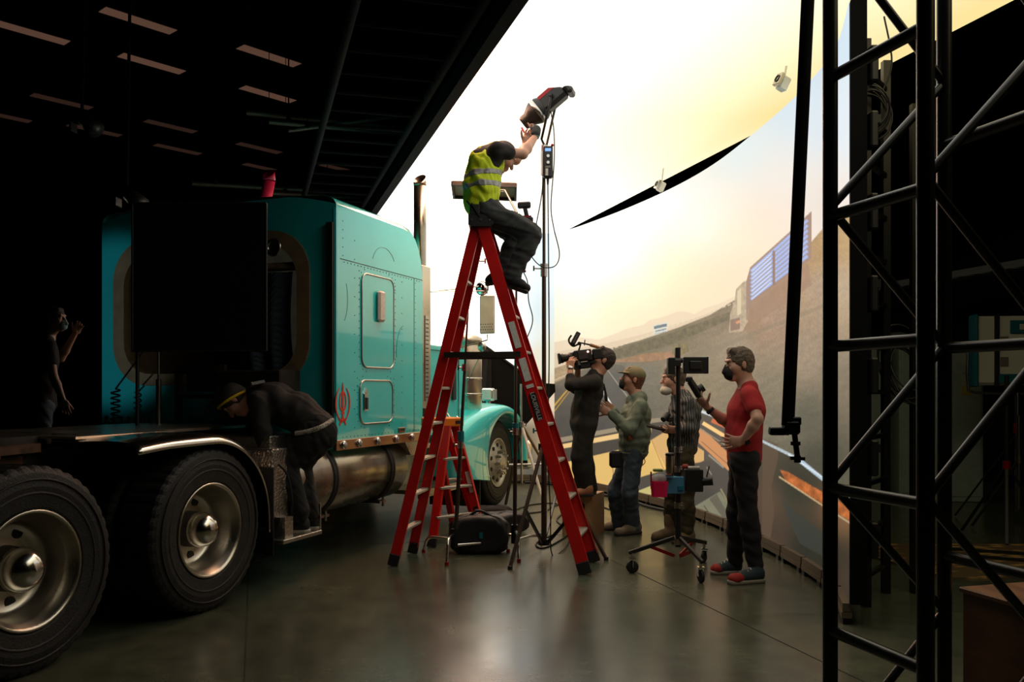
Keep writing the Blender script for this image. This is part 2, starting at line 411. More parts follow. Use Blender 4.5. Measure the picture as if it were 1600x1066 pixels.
    poly([(905, 566), (950, 550), (1050, 520), (1140, 488), (1140, 500), (1050, 538), (960, 562)], (92, 84, 56), .75, .25, 5)
    for k in range(26): x = 945 + k * 8; line(x, 549.5 - (x - 945) * .375, x + 5, 547.5 - (x - 945) * .375, 1.8, (225, 212, 178), .8)
    poly([(950, 566), (1010, 552), (1075, 548), (1060, 560), (1005, 566)], (176, 118, 80), .6, .2, 6)
    poly([(1049, 554), (1051, 545), (1057, 539), (1066, 536), (1075, 541), (1077, 550), (1062, 556)], (118, 104, 66), .9, .2, 5)
    poly([(980, 575), (1100, 548), (1300, 470), (1300, 476), (1100, 556), (985, 580)], (120, 108, 88), .4)
    # asphalt
    poly([(840, 612), (905, 580), (948, 566), (975, 572), (1002, 640), (1012, 662), (960, 690), (840, 720)], (74, 71, 66), .62, .05, 8)
    line(863, 596, 905, 577, 1.6, (205, 190, 160), .8)
    line(861, 640, 903, 590, 3.2, (212, 160, 50), .9, 1.2); line(866, 643, 904, 593, 1.6, (205, 150, 50), .9, 1)
    line(943, 570, 982, 622, 1.2, (160, 150, 135), .8, 2.5); line(935, 598, 958, 640, 2.0, (222, 224, 222), 1, 6)
    # lorry
    poly([(1139, 520), (1141, 490), (1148, 470), (1150, 452), (1162, 440), (1170, 438), (1170, 500), (1160, 518)], (176, 156, 128), 1, .12, 6)
    poly([(1152, 455), (1158, 450), (1158, 490), (1152, 494)], (214, 196, 160), .9)
    poly([(1141, 500), (1156, 496), (1156, 514), (1141, 518)], (120, 92, 76), .8); line(1150, 505, 1156, 502, 4, (214, 140, 100))
    poly([(1166, 440), (1172, 418), (1232, 364), (1268, 330), (1268, 404), (1232, 432), (1172, 474), (1166, 500)], (146, 118, 104), 1)
    for k in range(8):
        t = k / 8.0; y0 = 424 + 50 * t; y1 = 340 + 64 * t
        line(1173, y0, 1262, y1 + 4, 3.6, (150, 178, 236), .95, 4.6)
        line(1175, y0, 1205, y0 - 27, 1.5, (214, 226, 250), .9)
    line(1209, 392, 1209, 446, 4, (132, 104, 92), 1); line(1172, 477, 1262, 412, 1.5, (200, 130, 90), .7)
    poly([(1166, 500), (1172, 476), (1262, 411), (1268, 446), (1180, 506)], (150, 116, 92), .8, .05, 9)
    # roadside sign
    poly([(1021, 508), (1043, 503), (1043, 518), (1021, 524)], (212, 210, 196)); poly([(1022, 510), (1042, 505.5), (1042, 510), (1022, 514.5)], (96, 112, 120))
    line(1024, 518, 1041, 514, 2, (110, 128, 136)); line(1023, 522, 1041, 518, 1, (110, 128, 136), .6)
    # interior: lower rim of the picture, bodywork of the car
    low = [(840, 690), (864, 687), (963, 669), (1020, 655), (1045, 652), (1075, 636), (1092, 640), (1115, 650), (1190, 688), (1240, 712), (1285, 748), (1340, 782), (1340, B), (840, B)]
    poly(low, idw(px, py, [(1200, 780, (84, 66, 52)), (1205, 850, (70, 54, 44)), (1240, 760, (50, 52, 42)), (1260, 860, (38, 40, 32)), (1290, 900, (34, 35, 28)), (1320, 900, (60, 50, 40)), (1320, 800, (120, 88, 60)),
                         (1120, 750, (76, 72, 68)), (1100, 780, (66, 64, 58)), (1060, 740, (78, 72, 66)), (950, 700, (66, 62, 56)), (1150, 820, (70, 64, 52)), (1110, 700, (88, 80, 72)), (880, 800, (70, 66, 56))]))
    poly([(840, 690), (864, 686), (963, 668), (1020, 654), (1052, 652), (1052, 657), (1020, 661), (963, 675), (864, 694), (840, 698)], (150, 136, 112))
    poly([(840, 702), (864, 697), (963, 678), (1018, 668), (1018, 676), (963, 686), (864, 704), (840, 709)], (236, 196, 132))
    poly([(840, 732), (864, 727), (963, 704), (1017, 688), (1040, 674), (1046, 676), (1046, 735), (1030, 742), (955, 768), (864, 786), (840, 790)], (226, 186, 110), 1, .05, 40)
    poly([(1017, 688), (1040, 674), (1060, 680), (1100, 705), (1100, 720), (1046, 742), (1035, 720)], (214, 170, 108), 1)
    line(953, 706, 962, 762, 1.4, (150, 110, 62), .8); line(1018, 688, 1038, 736, 1.4, (178, 128, 72), .7); line(960, 745, 1005, 728, 1.2, (176, 136, 74), .8)
    poly([(980, 752), (1060, 728), (1110, 720), (1110, 745), (1060, 752), (990, 775)], (74, 70, 64), 1)
    poly([(985, 772), (1045, 748), (1060, 756), (1040, 775), (990, 783)], (196, 182, 118), 1)
    poly([(1088, 668), (1100, 672), (1136, 706), (1160, 730), (1160, 752), (1136, 734), (1089, 690)], (206, 142, 92), 1)
    line(1091, 668, 1140, 700, 2, (150, 140, 118), .9); line(1098, 661, 1136, 684, 6, (250, 202, 130), 1); line(1112, 657, 1138, 668, 7, (214, 108, 62), .9)
    line(1089, 640, 1120, 653, 5, (205, 212, 212), 1, 3); line(1107, 711, 1131, 731, 3, (150, 148, 128), .9); line(1096, 690, 1140, 728, 1.2, (120, 90, 66), .8)
    line(1104, 730, 1112, 742, 2, (150, 145, 124), .8)
    poly([(1078, 796), (1125, 768), (1146, 800), (1158, 840), (1120, 822), (1085, 808)], (124, 122, 100), 1, .04, 9)
    line(1100, 790, 1114, 812, 1.4, (60, 58, 48), .8); poly([(1108, 780), (1120, 772), (1142, 812), (1136, 818)], (90, 86, 74), .8); line(1126, 764, 1140, 790, 3, (150, 140, 104), .8)
    poly([(1192, 686), (1216, 694), (1216, 716), (1205, 760), (1210, 800), (1200, 870), (1190, 860)], (92, 74, 58), .8)
    line(1188, 688, 1245, 716, 4, (180, 192, 196), 1, 5); line(1245, 716, 1286, 749, 7, (176, 196, 210), 1, 6); line(1286, 749, 1335, 786, 6, (176, 196, 210), 1)
    line(1232, 710, 1284, 745, 1.5, (240, 246, 250), .9)
    poly([(1218, 734), (1232, 738), (1287, 770), (1340, 800), (1340, 822), (1287, 788), (1228, 752)], (176, 98, 50), 1, .25, 8)
    line(1217, 745, 1290, 793, 2.5, (214, 178, 130), .9); line(1290, 793, 1335, 822, 2.5, (200, 176, 140), .9)
    poly([(1222, 782), (1290, 836), (1290, 872), (1250, 850), (1232, 812)], (52, 58, 54), .8)
    return c

def led_wall():
    nv = int((WTOP - WBOT) / .0085)
    s = np.concatenate([np.arange(0, 5.0, .0065), np.arange(5.0, 8.2, .011), np.linspace(8.2, _L[-1], 160)]); ns = len(s) - 1
    X = np.interp(s, _L, WALLN[:, 0]); Y = np.interp(s, _L, WALLN[:, 1]); Z = np.linspace(WBOT, WTOP, nv + 1)
    XX, ZZ = np.meshgrid(X, Z); YY, _ = np.meshgrid(Y, Z); SS, _ = np.meshgrid(s, Z)
    px = 800 + F * XX / YY; py = 608 - F * (ZZ - EYE) / YY
    shp = px.shape; c = 0
    for ox, oz in ((-.25, -.25), (.25, -.25), (-.25, .25), (.25, .25)):
        dxs = np.gradient(px, axis=1) * ox; dys = np.gradient(py, axis=0) * oz
        c = c + paint((px + dxs).ravel(), (py + dys).ravel()).reshape(shp + (3,)) / 4
    # far bay of the stage: bright hazy sky with glow boosted for floor streak
    m = px < 866
    sky2 = idw(px, py, [(850, 400, (214, 233, 240)), (850, 480, (218, 232, 234)), (850, 560, (232, 228, 205)), (820, 420, (225, 240, 246)), (820, 520, (232, 240, 238)), (780, 450, (255, 255, 255)), (740, 400, (255, 255, 255)), (860, 620, (226, 206, 176))])
    low2 = idw(px, py, [(860, 700, (196, 160, 110)), (820, 700, (120, 112, 96)), (840, 740, (92, 88, 78)), (760, 700, (110, 105, 95))])
    t = np.clip((py - 640) / 30, 0, 1)[..., None]
    c = np.where(m[..., None], sky2 * (1 - t) + low2 * t, c)
    r = np.clip(c, 0, 255) / 255.0
    L = np.where(r < .04045, r / 12.92, ((r + .055) / 1.055) ** 2.4)
    hot = 1.0 + 8.0 * np.exp(-(((px - 735) / 45) ** 2 + ((py - 470) / 90) ** 2)) * m
    hot = hot + .35 * np.exp(-(((px - 930) / 120) ** 2 + ((py - 380) / 90) ** 2))
    L = L * hot[..., None]; wt = np.clip((hot - 1.2) / 6, 0, 1) * m; L[..., 1] *= 1 - .22 * wt; L[..., 2] *= 1 - .42 * wt
    me = bpy.data.meshes.new('led_wall_screen')
    co = np.stack([XX, YY, ZZ], -1).reshape(-1, 3)
    idx = np.arange(co.shape[0]).reshape(nv + 1, ns + 1)
    q = np.stack([idx[:-1, :-1], idx[1:, :-1], idx[1:, 1:], idx[:-1, 1:]], -1).reshape(-1, 4)
    return co, q, L.reshape(-1, 3)
def np_mesh(name, co, q):
    me = bpy.data.meshes.new(name)
    me.vertices.add(len(co)); me.vertices.foreach_set('co', np.ascontiguousarray(co, dtype=np.float32).ravel())
    me.loops.add(q.size); me.loops.foreach_set('vertex_index', np.ascontiguousarray(q, dtype=np.int32).ravel())
    me.polygons.add(len(q)); me.polygons.foreach_set('loop_start', np.arange(0, q.size, 4, dtype=np.int32))
    me.polygons.foreach_set('loop_total', np.full(len(q), 4, np.int32))
    me.update(calc_edges=True); me.polygons.foreach_set('use_smooth', np.ones(len(q), bool)); return me
def screen_mat(name, k=1.0):
    m = bpy.data.materials.new(name); m.use_nodes = True; nt = m.node_tree; b = nt.nodes['Principled BSDF']
    b.inputs['Base Color'].default_value = (.01, .01, .01, 1); b.inputs['Roughness'].default_value = .6
    a = nt.nodes.new('ShaderNodeAttribute'); a.attribute_name = 'picture'
    nt.links.new(a.outputs['Color'], b.inputs['Emission Color']); b.inputs['Emission Strength'].default_value = k
    return m
def set_colors(me, L):
    at = me.color_attributes.new('picture', 'FLOAT_COLOR', 'POINT')
    at.data.foreach_set('color', np.concatenate([L, np.ones((len(L), 1))], 1).astype(np.float32).ravel())

stage = thing('led_wall', 'tall curved LED video wall showing a desert highway under a pale sky', 'video wall', (2.1, 9.0, 0))
co, q, L = led_wall()
me = np_mesh('screen', co - np.array([2.1, 9.0, 0]), q); set_colors(me, L); me.materials.append(screen_mat('wall_picture'))
link('screen', me, stage)
def wall_at(s):
    x = float(np.interp(s, _L, WALLN[:, 0])); y = float(np.interp(s, _L, WALLN[:, 1]))
    x2 = float(np.interp(s + .01, _L, WALLN[:, 0])); y2 = float(np.interp(s + .01, _L, WALLN[:, 1]))
    if s + .01 > _L[-1]: x2 = x + (x - float(np.interp(s - .01, _L, WALLN[:, 0]))); y2 = y + (y - float(np.interp(s - .01, _L, WALLN[:, 1])))
    t = Vector((x2 - x, y2 - y, 0)).normalized(); return Vector((x, y, 0)), t, Vector((t.y, -t.x, 0))   # outward normal (behind the screen)
# cabinet body behind the picture
b = MB(); n = 150; ss = [_L[-1] * i / n for i in range(n + 1)]; rows = []
for s_ in ss:
    p, t, nn = wall_at(s_); rows.append((p + nn * .006, p + nn * .10))
for z0, z1, in ((WBOT, WTOP),):
    vs = []
    for (a, c_) in rows: vs += [a + Vector((0, 0, z0)), a + Vector((0, 0, z1)), c_ + Vector((0, 0, z1)), c_ + Vector((0, 0, z0))]
    fs = []
    for i in range(n):
        for k in range(4): fs.append((i * 4 + k, i * 4 + (k + 1) % 4, (i + 1) * 4 + (k + 1) % 4, (i + 1) * 4 + k))
    fs += [(0, 1, 2, 3), (n * 4 + 3, n * 4 + 2, n * 4 + 1, n * 4)]
    b.add(vs, fs)
b.build('back_housing', 'room', stage)
# kick strip: a run of bronze plinth boxes on feet
k = 0
s_ = 0.02
while s_ < _L[-1] - .5:
    p, t, nn = wall_at(s_); p2, t2, n2 = wall_at(s_ + .47)
    kb = MB(); a = p - nn * .012; c_ = p2 - n2 * .012
    kb.bar(a + Vector((0, 0, .105)), c_ + Vector((0, 0, .105)), .05, .05); kb.bar(a + Vector((0, 0, .058)), c_ + Vector((0, 0, .058)), .06, .036)
    o = kb.build('plinth', 'kick', stage)
    ft = MB()
    for f_ in (.1, .9):
        e = a.lerp(c_, f_); ft.box(e + Vector((0, 0, .02)), (.06, .06, .04))
    ft.build('foot', 'blacksteel', stage)
    s_ += .5; k += 1

# LED ceiling
HC = 3.97; D = HC - EYE
def cpt(px, py): Y = F * D / (608 - py); return Vector(((px - 800) * Y / F, Y, HC))
bl = cpt(590, 328) ; fl0 = cpt(817, 0); dl = (fl0 - bl).normalized()
bl = Vector((-1.95, 13.25, HC)); br = Vector((.82, 14.3, HC)); e2 = cpt(1424, 85); dr = (e2 - cpt(875, 368)).normalized()
br = cpt(868, 369); dl = (cpt(817, 0) - cpt(590, 328)).normalized(); bl = cpt(590, 328) - dl * 1.75
fl = cpt(817, 0) + dl * 3.2; fr = e2 + dr * 6.0
cme_n = 60
def cquad(u, v):
    return (bl.lerp(br, u)).lerp(fl.lerp(fr, u), v)
cco = np.array([tuple(cquad(i / 60, j / 60)) for j in range(61) for i in range(61)])
ci = np.arange(61 * 61).reshape(61, 61)
cq = np.stack([ci[:-1, :-1], ci[1:, :-1], ci[1:, 1:], ci[:-1, 1:]], -1).reshape(-1, 4)
u = np.tile(np.linspace(0, 1, 61), 61); v = np.repeat(np.linspace(0, 1, 61), 61)
warm = np.clip((u - .1) / .85, 0, 1) ** .75 * np.clip((v * 1.22 - .12) / .46, 0, 1) ** .7
white = np.array([1.75, 1.72, 1.62]); yel = np.array([1.0, .80, .35])
fade = np.clip(1.0 - .0 * v, .4, 1)
CL = (white * (1 - warm)[:, None] + yel * warm[:, None]) * fade[:, None]
cpx = 800 + F * cco[:, 0] / cco[:, 1]; cpy = 608 - F * D / cco[:, 1]
streak_spot = np.exp(-((cpx - 738) / 30) ** 2 - ((cpy - 210) / 120) ** 2)      # added hot spot in the overhead picture, for a warm streak on the floor
CL = CL + streak_spot[:, None] * np.array([28.0, 13.0, 7.0])
cl = thing('led_ceiling', 'huge overhead LED ceiling glowing blown-out white turning yellow at right', 'led ceiling', (1.0, 8.0, HC))
me = np_mesh('screen', cco - np.array([1.0, 8.0, HC]), cq); set_colors(me, CL); me.materials.append(screen_mat('ceiling_picture'))
link('screen', me, cl)
b = MB(); b.prism([p + Vector((0, 0, .01)) for p in (bl, br, fr, fl)], (0, 0, .12)); b.build('housing', 'blacksteel', cl)

# ---------------------------------------------------------------- room shell
def struct(o): return tag(o, kind='structure')
def floor_mat():
    m = mat('polished_concrete', (.10, .105, .085), .3); nt = m.node_tree; b = nt.nodes['Principled BSDF']
    tc = nt.nodes.new('ShaderNodeTexCoord')
    n1 = nt.nodes.new('ShaderNodeTexNoise'); n1.inputs['Scale'].default_value = .9; n1.inputs['Detail'].default_value = 8; n1.inputs['Roughness'].default_value = .65
    n2 = nt.nodes.new('ShaderNodeTexNoise'); n2.inputs['Scale'].default_value = 7; n2.inputs['Detail'].default_value = 8
    nt.links.new(tc.outputs['Object'], n1.inputs[0]); nt.links.new(tc.outputs['Object'], n2.inputs[0])
    ad = nt.nodes.new('ShaderNodeMath'); ad.operation = 'ADD'; nt.links.new(n1.outputs[0], ad.inputs[0]); nt.links.new(n2.outputs[0], ad.inputs[1])
    cr = nt.nodes.new('ShaderNodeValToRGB'); cr.color_ramp.elements[0].position = .35; cr.color_ramp.elements[0].color = (.046, .050, .034, 1)
    cr.color_ramp.elements[1].position = .68; cr.color_ramp.elements[1].color = (.108, .122, .078, 1)
    hf = nt.nodes.new('ShaderNodeMath'); hf.operation = 'MULTIPLY'; hf.inputs[1].default_value = .5; nt.links.new(ad.outputs[0], hf.inputs[0])
    nt.links.new(hf.outputs[0], cr.inputs[0]); nt.links.new(cr.outputs[0], b.inputs['Base Color'])
    mr = nt.nodes.new('ShaderNodeMapRange'); mr.inputs[1].default_value = .3; mr.inputs[2].default_value = .7; mr.inputs[3].default_value = .19; mr.inputs[4].default_value = .30
    nt.links.new(n1.outputs[0], mr.inputs[0]); nt.links.new(mr.outputs[0], b.inputs['Roughness'])
    bp = nt.nodes.new('ShaderNodeBump'); bp.inputs['Strength'].default_value = .02; bp.inputs['Distance'].default_value = .01
    nt.links.new(n2.outputs[0], bp.inputs['Height']); nt.links.new(bp.outputs[0], b.inputs['Normal'])
    return m
M['floor'] = floor_mat()
RX0, RX1, RY0, RY1, RZ = -15., 7.2, -4., 26., 8.
b = MB(); b.box(((RX0 + RX1) / 2, (RY0 + RY1) / 2, -.1), (RX1 - RX0, RY1 - RY0, .2)); struct(b.build('floor', 'floor'))
b = MB(); b.box(((RX0 + RX1) / 2, (RY0 + RY1) / 2, RZ + .1), (RX1 - RX0, RY1 - RY0, .2)); struct(b.build('ceiling', 'ceil'))
for nm, c_, d_ in (('wall_left', (RX0 - .1, (RY0 + RY1) / 2, RZ / 2), (.2, RY1 - RY0, RZ)), ('wall_right', (RX1 + .1, (RY0 + RY1) / 2, RZ / 2), (.2, RY1 - RY0, RZ)),
                   ('wall_back', ((RX0 + RX1) / 2, RY1 + .1, RZ / 2), (RX1 - RX0, .2, RZ)), ('wall_front', ((RX0 + RX1) / 2, RY0 - .1, RZ / 2), (RX1 - RX0, .2, RZ))):
    b = MB(); b.box(c_, d_); struct(b.build(nm, 'room'))
# control joints sawn in the slab
jm = MB()
def joint(p, d, L0, L1):
    p = Vector(p); d = Vector(d).normalized(); jm.bar(p + d * L0 + Vector((0, 0, .0008)), p + d * L1 + Vector((0, 0, .0008)), .008, .001)
j0 = G(385, 980); joint(j0, GD, -5, 12)
j1 = G(1180, 984); joint(j1, GD, -4, 2.2)
joint(j0 + GD * 2.6, GP, -6, 3.2)
M['joint'] = mat('saw_cut', (.008, .008, .007), .9)
struct(jm.build('trim_1', 'joint'))
# ================================================================ the lorry
TU = Vector((.343, .939, 0)).normalized(); TN = Vector((-.939, .343, 0)).normalized(); TP = Vector((-1.918, 5.59, 0))
truck = thing('semi_truck', 'turquoise long-nosed tractor truck with sleeper cab parked on the studio floor', 'truck', TP, math.atan2(TU.y, TU.x))
def T(px, b=0.0):      # distance along the truck of picture column px on the plane b
    k = (px - 800) / F; x0 = TP.x + b * TN.x; y0 = TP.y + b * TN.y
    return (k * y0 - x0) / (TU.x - k * TU.y)
def tb(mb, name, m, parent=None): return mb.build(name, m, parent or truck, local=True)
def tyre_mesh(R, r, wdt, n=132):
    mb = MB(); prof = [(r, .02), (r + .02, .0), (R * .80, -.012), (R * .93, .0), (R * .975, .012), (R * 1.0, .028), (R * 1.0, wdt - .028), (R * .975, wdt - .012), (R * .93, wdt), (R * .8, wdt + .012), (r + .02, wdt), (r, wdt - .02)]
    vs = []; m = len(prof)
    for j, (rr, h) in enumerate(prof):
        for i in range(n):
            t = 2 * PI * i / n; q = rr
            if j in (4, 5, 6, 7) and i % 3 == 0: q = rr - .008
            vs.append((q * math.cos(t), h, q * math.sin(t)))
    mb.add(vs, [(j * n + i, j * n + (i + 1) % n, (j + 1) * n + (i + 1) % n, (j + 1) * n + i) for j in range(m - 1) for i in range(n)], False)
    for j in range(1, 4):       # raised rings on the sidewall
        pass
    mb.lathe([(R * .72, -.004), (R * .73, -.012), (R * .745, -.012), (R * .755, -.006)], (0, 0, 0), (0, 1, 0), 64)
    mb.lathe([(R * .86, -.008), (R * .865, -.016), (R * .875, -.016), (R * .88, -.008)], (0, 0, 0), (0, 1, 0), 64)
    for g in (.07, .14, .20):
        mb.lathe([(R * 1.0 + .003, g), (R * 1.0 - .0005, g + .004)], (0, 0, 0), (0, 1, 0), 64)
    return mb
def shifted(mb, off, R=None):
    o = Vector(off); mb.v = [((R @ p) if R is not None else p) + o for p in mb.v]; return mb
def rear_wheel(a, b0=0.0, outer=True):
    w = tb(shifted(tyre_mesh(.52, .295, .28), (a, b0, .52)), 'wheel', 'rubber')
    if not outer: return w
    rim = MB(); A = (0, 1, 0); c = (a, b0, .52)
    rim.lathe([(.300, .012), (.302, -.002), (.288, -.004), (.283, .02), (.262, .035), (.258, .075), (.245, .09), (.235, .16), (.215, .185), (.15, .195), (.115, .19), (.11, .19)], c, A, 48)
    rim.lathe([(.28, .24), (.29, .0)], c, A, 48)
    tb(rim, 'rim', 'brushed', w)
    hb = MB(); hb.lathe([(.115, .19), (.112, .10), (.105, .085)], c, A, 32); tb(hb, 'hub', 'frame', w)
    cap = MB(); cap.lathe([(.112, .10), (.112, .07), (.105, .04), (.088, .01), (.06, -.015), (.03, -.028), (0, -.032)], c, A, 32); tb(cap, 'hub_cap', 'fender', w)
    for i in range(5):
        t = 2 * PI * (i + .9) / 5; p = Vector((a + .185 * math.cos(t), b0 + .188, .52 + .185 * math.sin(t)))
        tb(MB().cyl(p, p + Vector((0, .012, 0)), .032, n=16), 'hand_hole', 'rubber2', w)
    return w
for a in (0.0, -1.33):
    rear_wheel(a); rear_wheel(a, .33, False)
    rear_wheel(a, 2.17, False); rear_wheel(a, 1.84, False)
# front wheel
FA = 5.43
for b0, outer in ((.12, True), (2.02, False)):
    w = tb(shifted(tyre_mesh(.52, .295, .28), (FA, b0, .52)), 'wheel', 'rubber')
    if not outer: continue
    c = (FA, b0, .52); rim = MB()
    rim.lathe([(.300, .012), (.302, -.002), (.286, -.004), (.28, .03), (.262, .05), (.252, .03), (.18, .005), (.165, -.01), (.10, -.014), (.10, -.05), (.085, -.06), (.07, -.075), (0, -.078)], c, (0, 1, 0), 48)
    tb(rim, 'rim', 'alu', w)
    for i in range(10):
        t = 2 * PI * i / 10; p = Vector((FA + .135 * math.cos(t), b0 - .01, .52 + .135 * math.sin(t)))
        l = MB(); l.cyl(p, p + Vector((0, -.055, 0)), .021, .019, n=10); l.cyl(p + Vector((0, -.055, 0)), p + Vector((0, -.075, 0)), .015, .013, n=8)
        tb(l, 'lug_nut', 'chromed', w)
    for i in range(10):
        t = 2 * PI * (i + .5) / 10; p = Vector((FA + .215 * math.cos(t), b0 + .004, .52 + .215 * math.sin(t)))
        tb(MB().cyl(p, p + Vector((0, .02, 0)), .024, n=14), 'hand_hole', 'rubber2', w)
# axles + chassis
for a in (0, -1.33, FA):
    m_ = MB(); m_.cyl((a, .4, .52), (a, 2.0, .52), .09, n=16)
    if a != FA: m_.sphere((a, 1.2, .52), .2, sc=(1, .9, 1))
    tb(m_, 'axle', 'frame')
for bb in (.78, 1.62):
    m_ = MB(); m_.box((1.3, bb, .93), (9.0, .08, .26)); m_.box((1.3, bb - .03 if bb < 1 else bb + .03, 1.05), (9.0, .12, .015)); tb(m_, 'frame_rail', 'frame')
for a in (-2.6, -1.33, -.65, 0, .7, 1.4, 2.6, 3.8): tb(MB().box((a, 1.2, .95), (.12, .84, .2)), 'cross_member', 'frame')
m_ = MB(); m_.bar((-3.0, .62, 1.03), (-.75, .62, 1.08), .05, .05); m_.bar((-3.0, .5, .98), (-.8, .7, 1.0), .04, .06); m_.bar((-1.9, .55, 1.06), (-1.1, .55, 1.06), .12, .04)
tb(m_, 'air_tank_bracket', 'rust')
# fifth wheel
m_ = MB(); m_.cyl((-.75, 1.2, 1.08), (-.75, 1.2, 1.14), .46, n=32); m_.box((-1.2, 1.2, 1.09), (.5, .55, .05)); tb(m_, 'fifth_wheel', 'frame')
# deck plate + stainless half fender
m_ = MB(); m_.box((.55, 1.2, 1.125), (1.7, 1.1, .02)); m_.bar((-.62, .62, 1.13), (.2, .62, 1.13), .3, .015); tb(m_, 'catwalk', 'brushed')
path = [(-.66, 1.105), (-.4, 1.125), (-.1, 1.13)]
for i in range(13):
    t = math.radians(90 - 7 * i - 2); path.append((.61 * math.cos(t) + .02, .52 + .61 * math.sin(t)))
path += [(.635, .42)]
pc = [Vector((p[0], 0, p[1])) for p in path]; pc = catmull(pc, 3)
m_ = MB()
def fnf(u, v):
    i = u * (len(pc) - 1); k = min(int(i), len(pc) - 2); p = pc[k].lerp(pc[k + 1], i - k)
    bb = [-.03, -.022, .005, .05, .16, .62][round(v * 5)]; dz = [-.060, -.036, -.012, .0, .008, .006][round(v * 5)]
    d = (pc[k + 1] - pc[k]).normalized(); nn = Vector((-d.z, 0, d.x))
    return Vector((p.x, bb, p.z)) + nn * dz
m_.grid(fnf, 64, 5); o = tb(m_, 'rear_fender', 'fender'); sm = o.modifiers.new('t', 'SOLIDIFY'); sm.thickness = .004
m_ = MB(); m_.box((.665, .3, .55), (.012, .6, .62)); tb(m_, 'mud_flap', 'rubber2')
# sleeper shell -----------------------------------------------------------
A0, A1, ZB, ZT = 1.5, 3.07, .935, 2.9
prof = [(A0, ZB), (A1, ZB), (A1, 2.40), (A1 - .01, 2.55), (A1 - .04, 2.66), (A1 - .09, 2.76), (A1 - .16, 2.84), (A1 - .25, 2.885), (A1 - .40, ZT), (A0, ZT)]
BW = 2.4
def arc_loop(inset, lift, n=1): pass
m_ = MB(); n = len(prof)
# cross-section rounding between side plane and roof: layers of the profile, stepping inward in b
layers = [(.0, 0, .0), (.02, .035, .012), (.055, .06, .03), (.12, .075, .055), (.5, .10, .09), (1.2, .115, .10)]
rows = []
def lay(bv, up, back):
    r = []
    for i, (a, z) in enumerate(prof):
        if i < 2: r.append((a, z))
        elif i == 2: r.append((a, z))
        else:
            f_ = min(1, (z - 2.4) / .5)
            r.append((a - (back if a > A0 + .05 else -back * .25) * (1 - f_) * .3, z + up * f_))
    return [Vector((a, bv, z)) for a, z in r]
rows = [lay(b_, u_, k_) for b_, u_, k_ in layers] + [lay(BW - b_, u_, k_) for b_, u_, k_ in layers[:-1][::-1]]
vs = [p for r in rows for p in r]
fs = [(j * n + i, j * n + (i + 1), (j + 1) * n + (i + 1), (j + 1) * n + i) for j in range(len(rows) - 1) for i in range(n - 1) if not (i == 0)]
m_.add(vs, fs, True)
# side skins (near side rolled slightly at the rear corner)
m_.add(rows[0], [tuple(range(n))]); m_.add(rows[-1], [tuple(range(n))[::-1]])
# floor
m_.add([(A0, 0, ZB), (A1, 0, ZB), (A1, BW, ZB), (A0, BW, ZB)], [(0, 1, 2, 3)])
o = tb(m_, 'sleeper_shell', 'teal')
# rear corner pillars: slim raised strip
m_ = MB(); m_.cyl((A0 + .02, .022, ZB), (A0 + .02, .022, ZT - .03), .0235, n=20); tb(m_, 'corner_post', 'teal')
# rear wall ring with the rounded opening
def rrect(b0, b1, z0, z1, r, a, n=8):
    pts = []
    for cx, cz, t0 in ((b1 - r, z1 - r, 0), (b0 + r, z1 - r, 90), (b0 + r, z0 + r, 180), (b1 - r, z0 + r, 270)):
        for k in range(n + 1):
            t = math.radians(t0 + 90 * k / n); pts.append(Vector((a, cx + r * math.cos(t), cz + r * math.sin(t))))
    return pts
inn = rrect(.24, 2.26, 1.45, 2.72, .36, A0)
def outer_pt(p):
    c = Vector((A0, 1.2, 2.0)); d = p - c; best = 1e9
    if abs(d.y) > 1e-6: best = min(best, (1.2) / abs(d.y))
    if d.z > 1e-6: best = min(best, (ZT + .02 - c.z) / d.z)
    if d.z < -1e-6: best = min(best, (c.z - ZB) / -d.z)
    q = c + d * best
    if q.z > ZT: q.z = ZT + .115 * (1 - (abs(q.y - 1.2) / 1.2) ** 3)
    return q
out = [outer_pt(p) for p in inn]
# make sure the exact corners are present
for cy, cz in ((0, ZB), (BW, ZB), (0, ZT), (BW, ZT)):
    c_ = Vector((A0, cy, cz)); i = min(range(len(out)), key=lambda j: (out[j] - c_).length); out[i] = c_
N = len(inn); m_ = MB()
m_.add(out + inn, [(i, (i + 1) % N, N + (i + 1) % N, N + i) for i in range(N)])
rt = tb(m_, 'rear_wall', 'teal')
m_ = MB(); i2 = [p + Vector((.5, 0, 0)) for p in inn]
m_.add(inn + i2, [(i, (i + 1) % N, N + (i + 1) % N, N + i) for i in range(N)], True)
m_.add([(2.95, .1, 1.0), (2.95, 2.3, 1.0), (2.95, 2.3, 2.85), (2.95, .1, 2.85)], [(0, 1, 2, 3)])
for bb in (.1, 2.3): m_.add([(2.0, bb, 1.0), (2.95, bb, 1.0), (2.95, bb, 2.85), (2.0, bb, 2.85)], [(0, 1, 2, 3)])
m_.add([(2.0, .1, 2.85), (2.95, .1, 2.85), (2.95, 2.3, 2.85), (2.0, 2.3, 2.85)], [(0, 1, 2, 3)])
m_.add([(1.52, .2, 1.45), (2.95, .2, 1.45), (2.95, 2.3, 1.45), (1.52, 2.3, 1.45)], [(0, 1, 2, 3)])
tb(m_, 'sleeper_interior', 'tan', None)
m_ = MB(); rim_ = rrect(.24, 2.26, 1.45, 2.72, .36, A0 - .015, 8); ri2 = rrect(.36, 2.14, 1.45 + .1, 2.60, .28, A0 - .015, 8)
m_.add(rim_ + ri2, [(i, (i + 1) % N, N + (i + 1) % N, N + i) for i in range(N)]); r3 = [p + Vector((.06, 0, 0)) for p in ri2]; r0 = [p + Vector((.012, 0, 0)) for p in rim_]
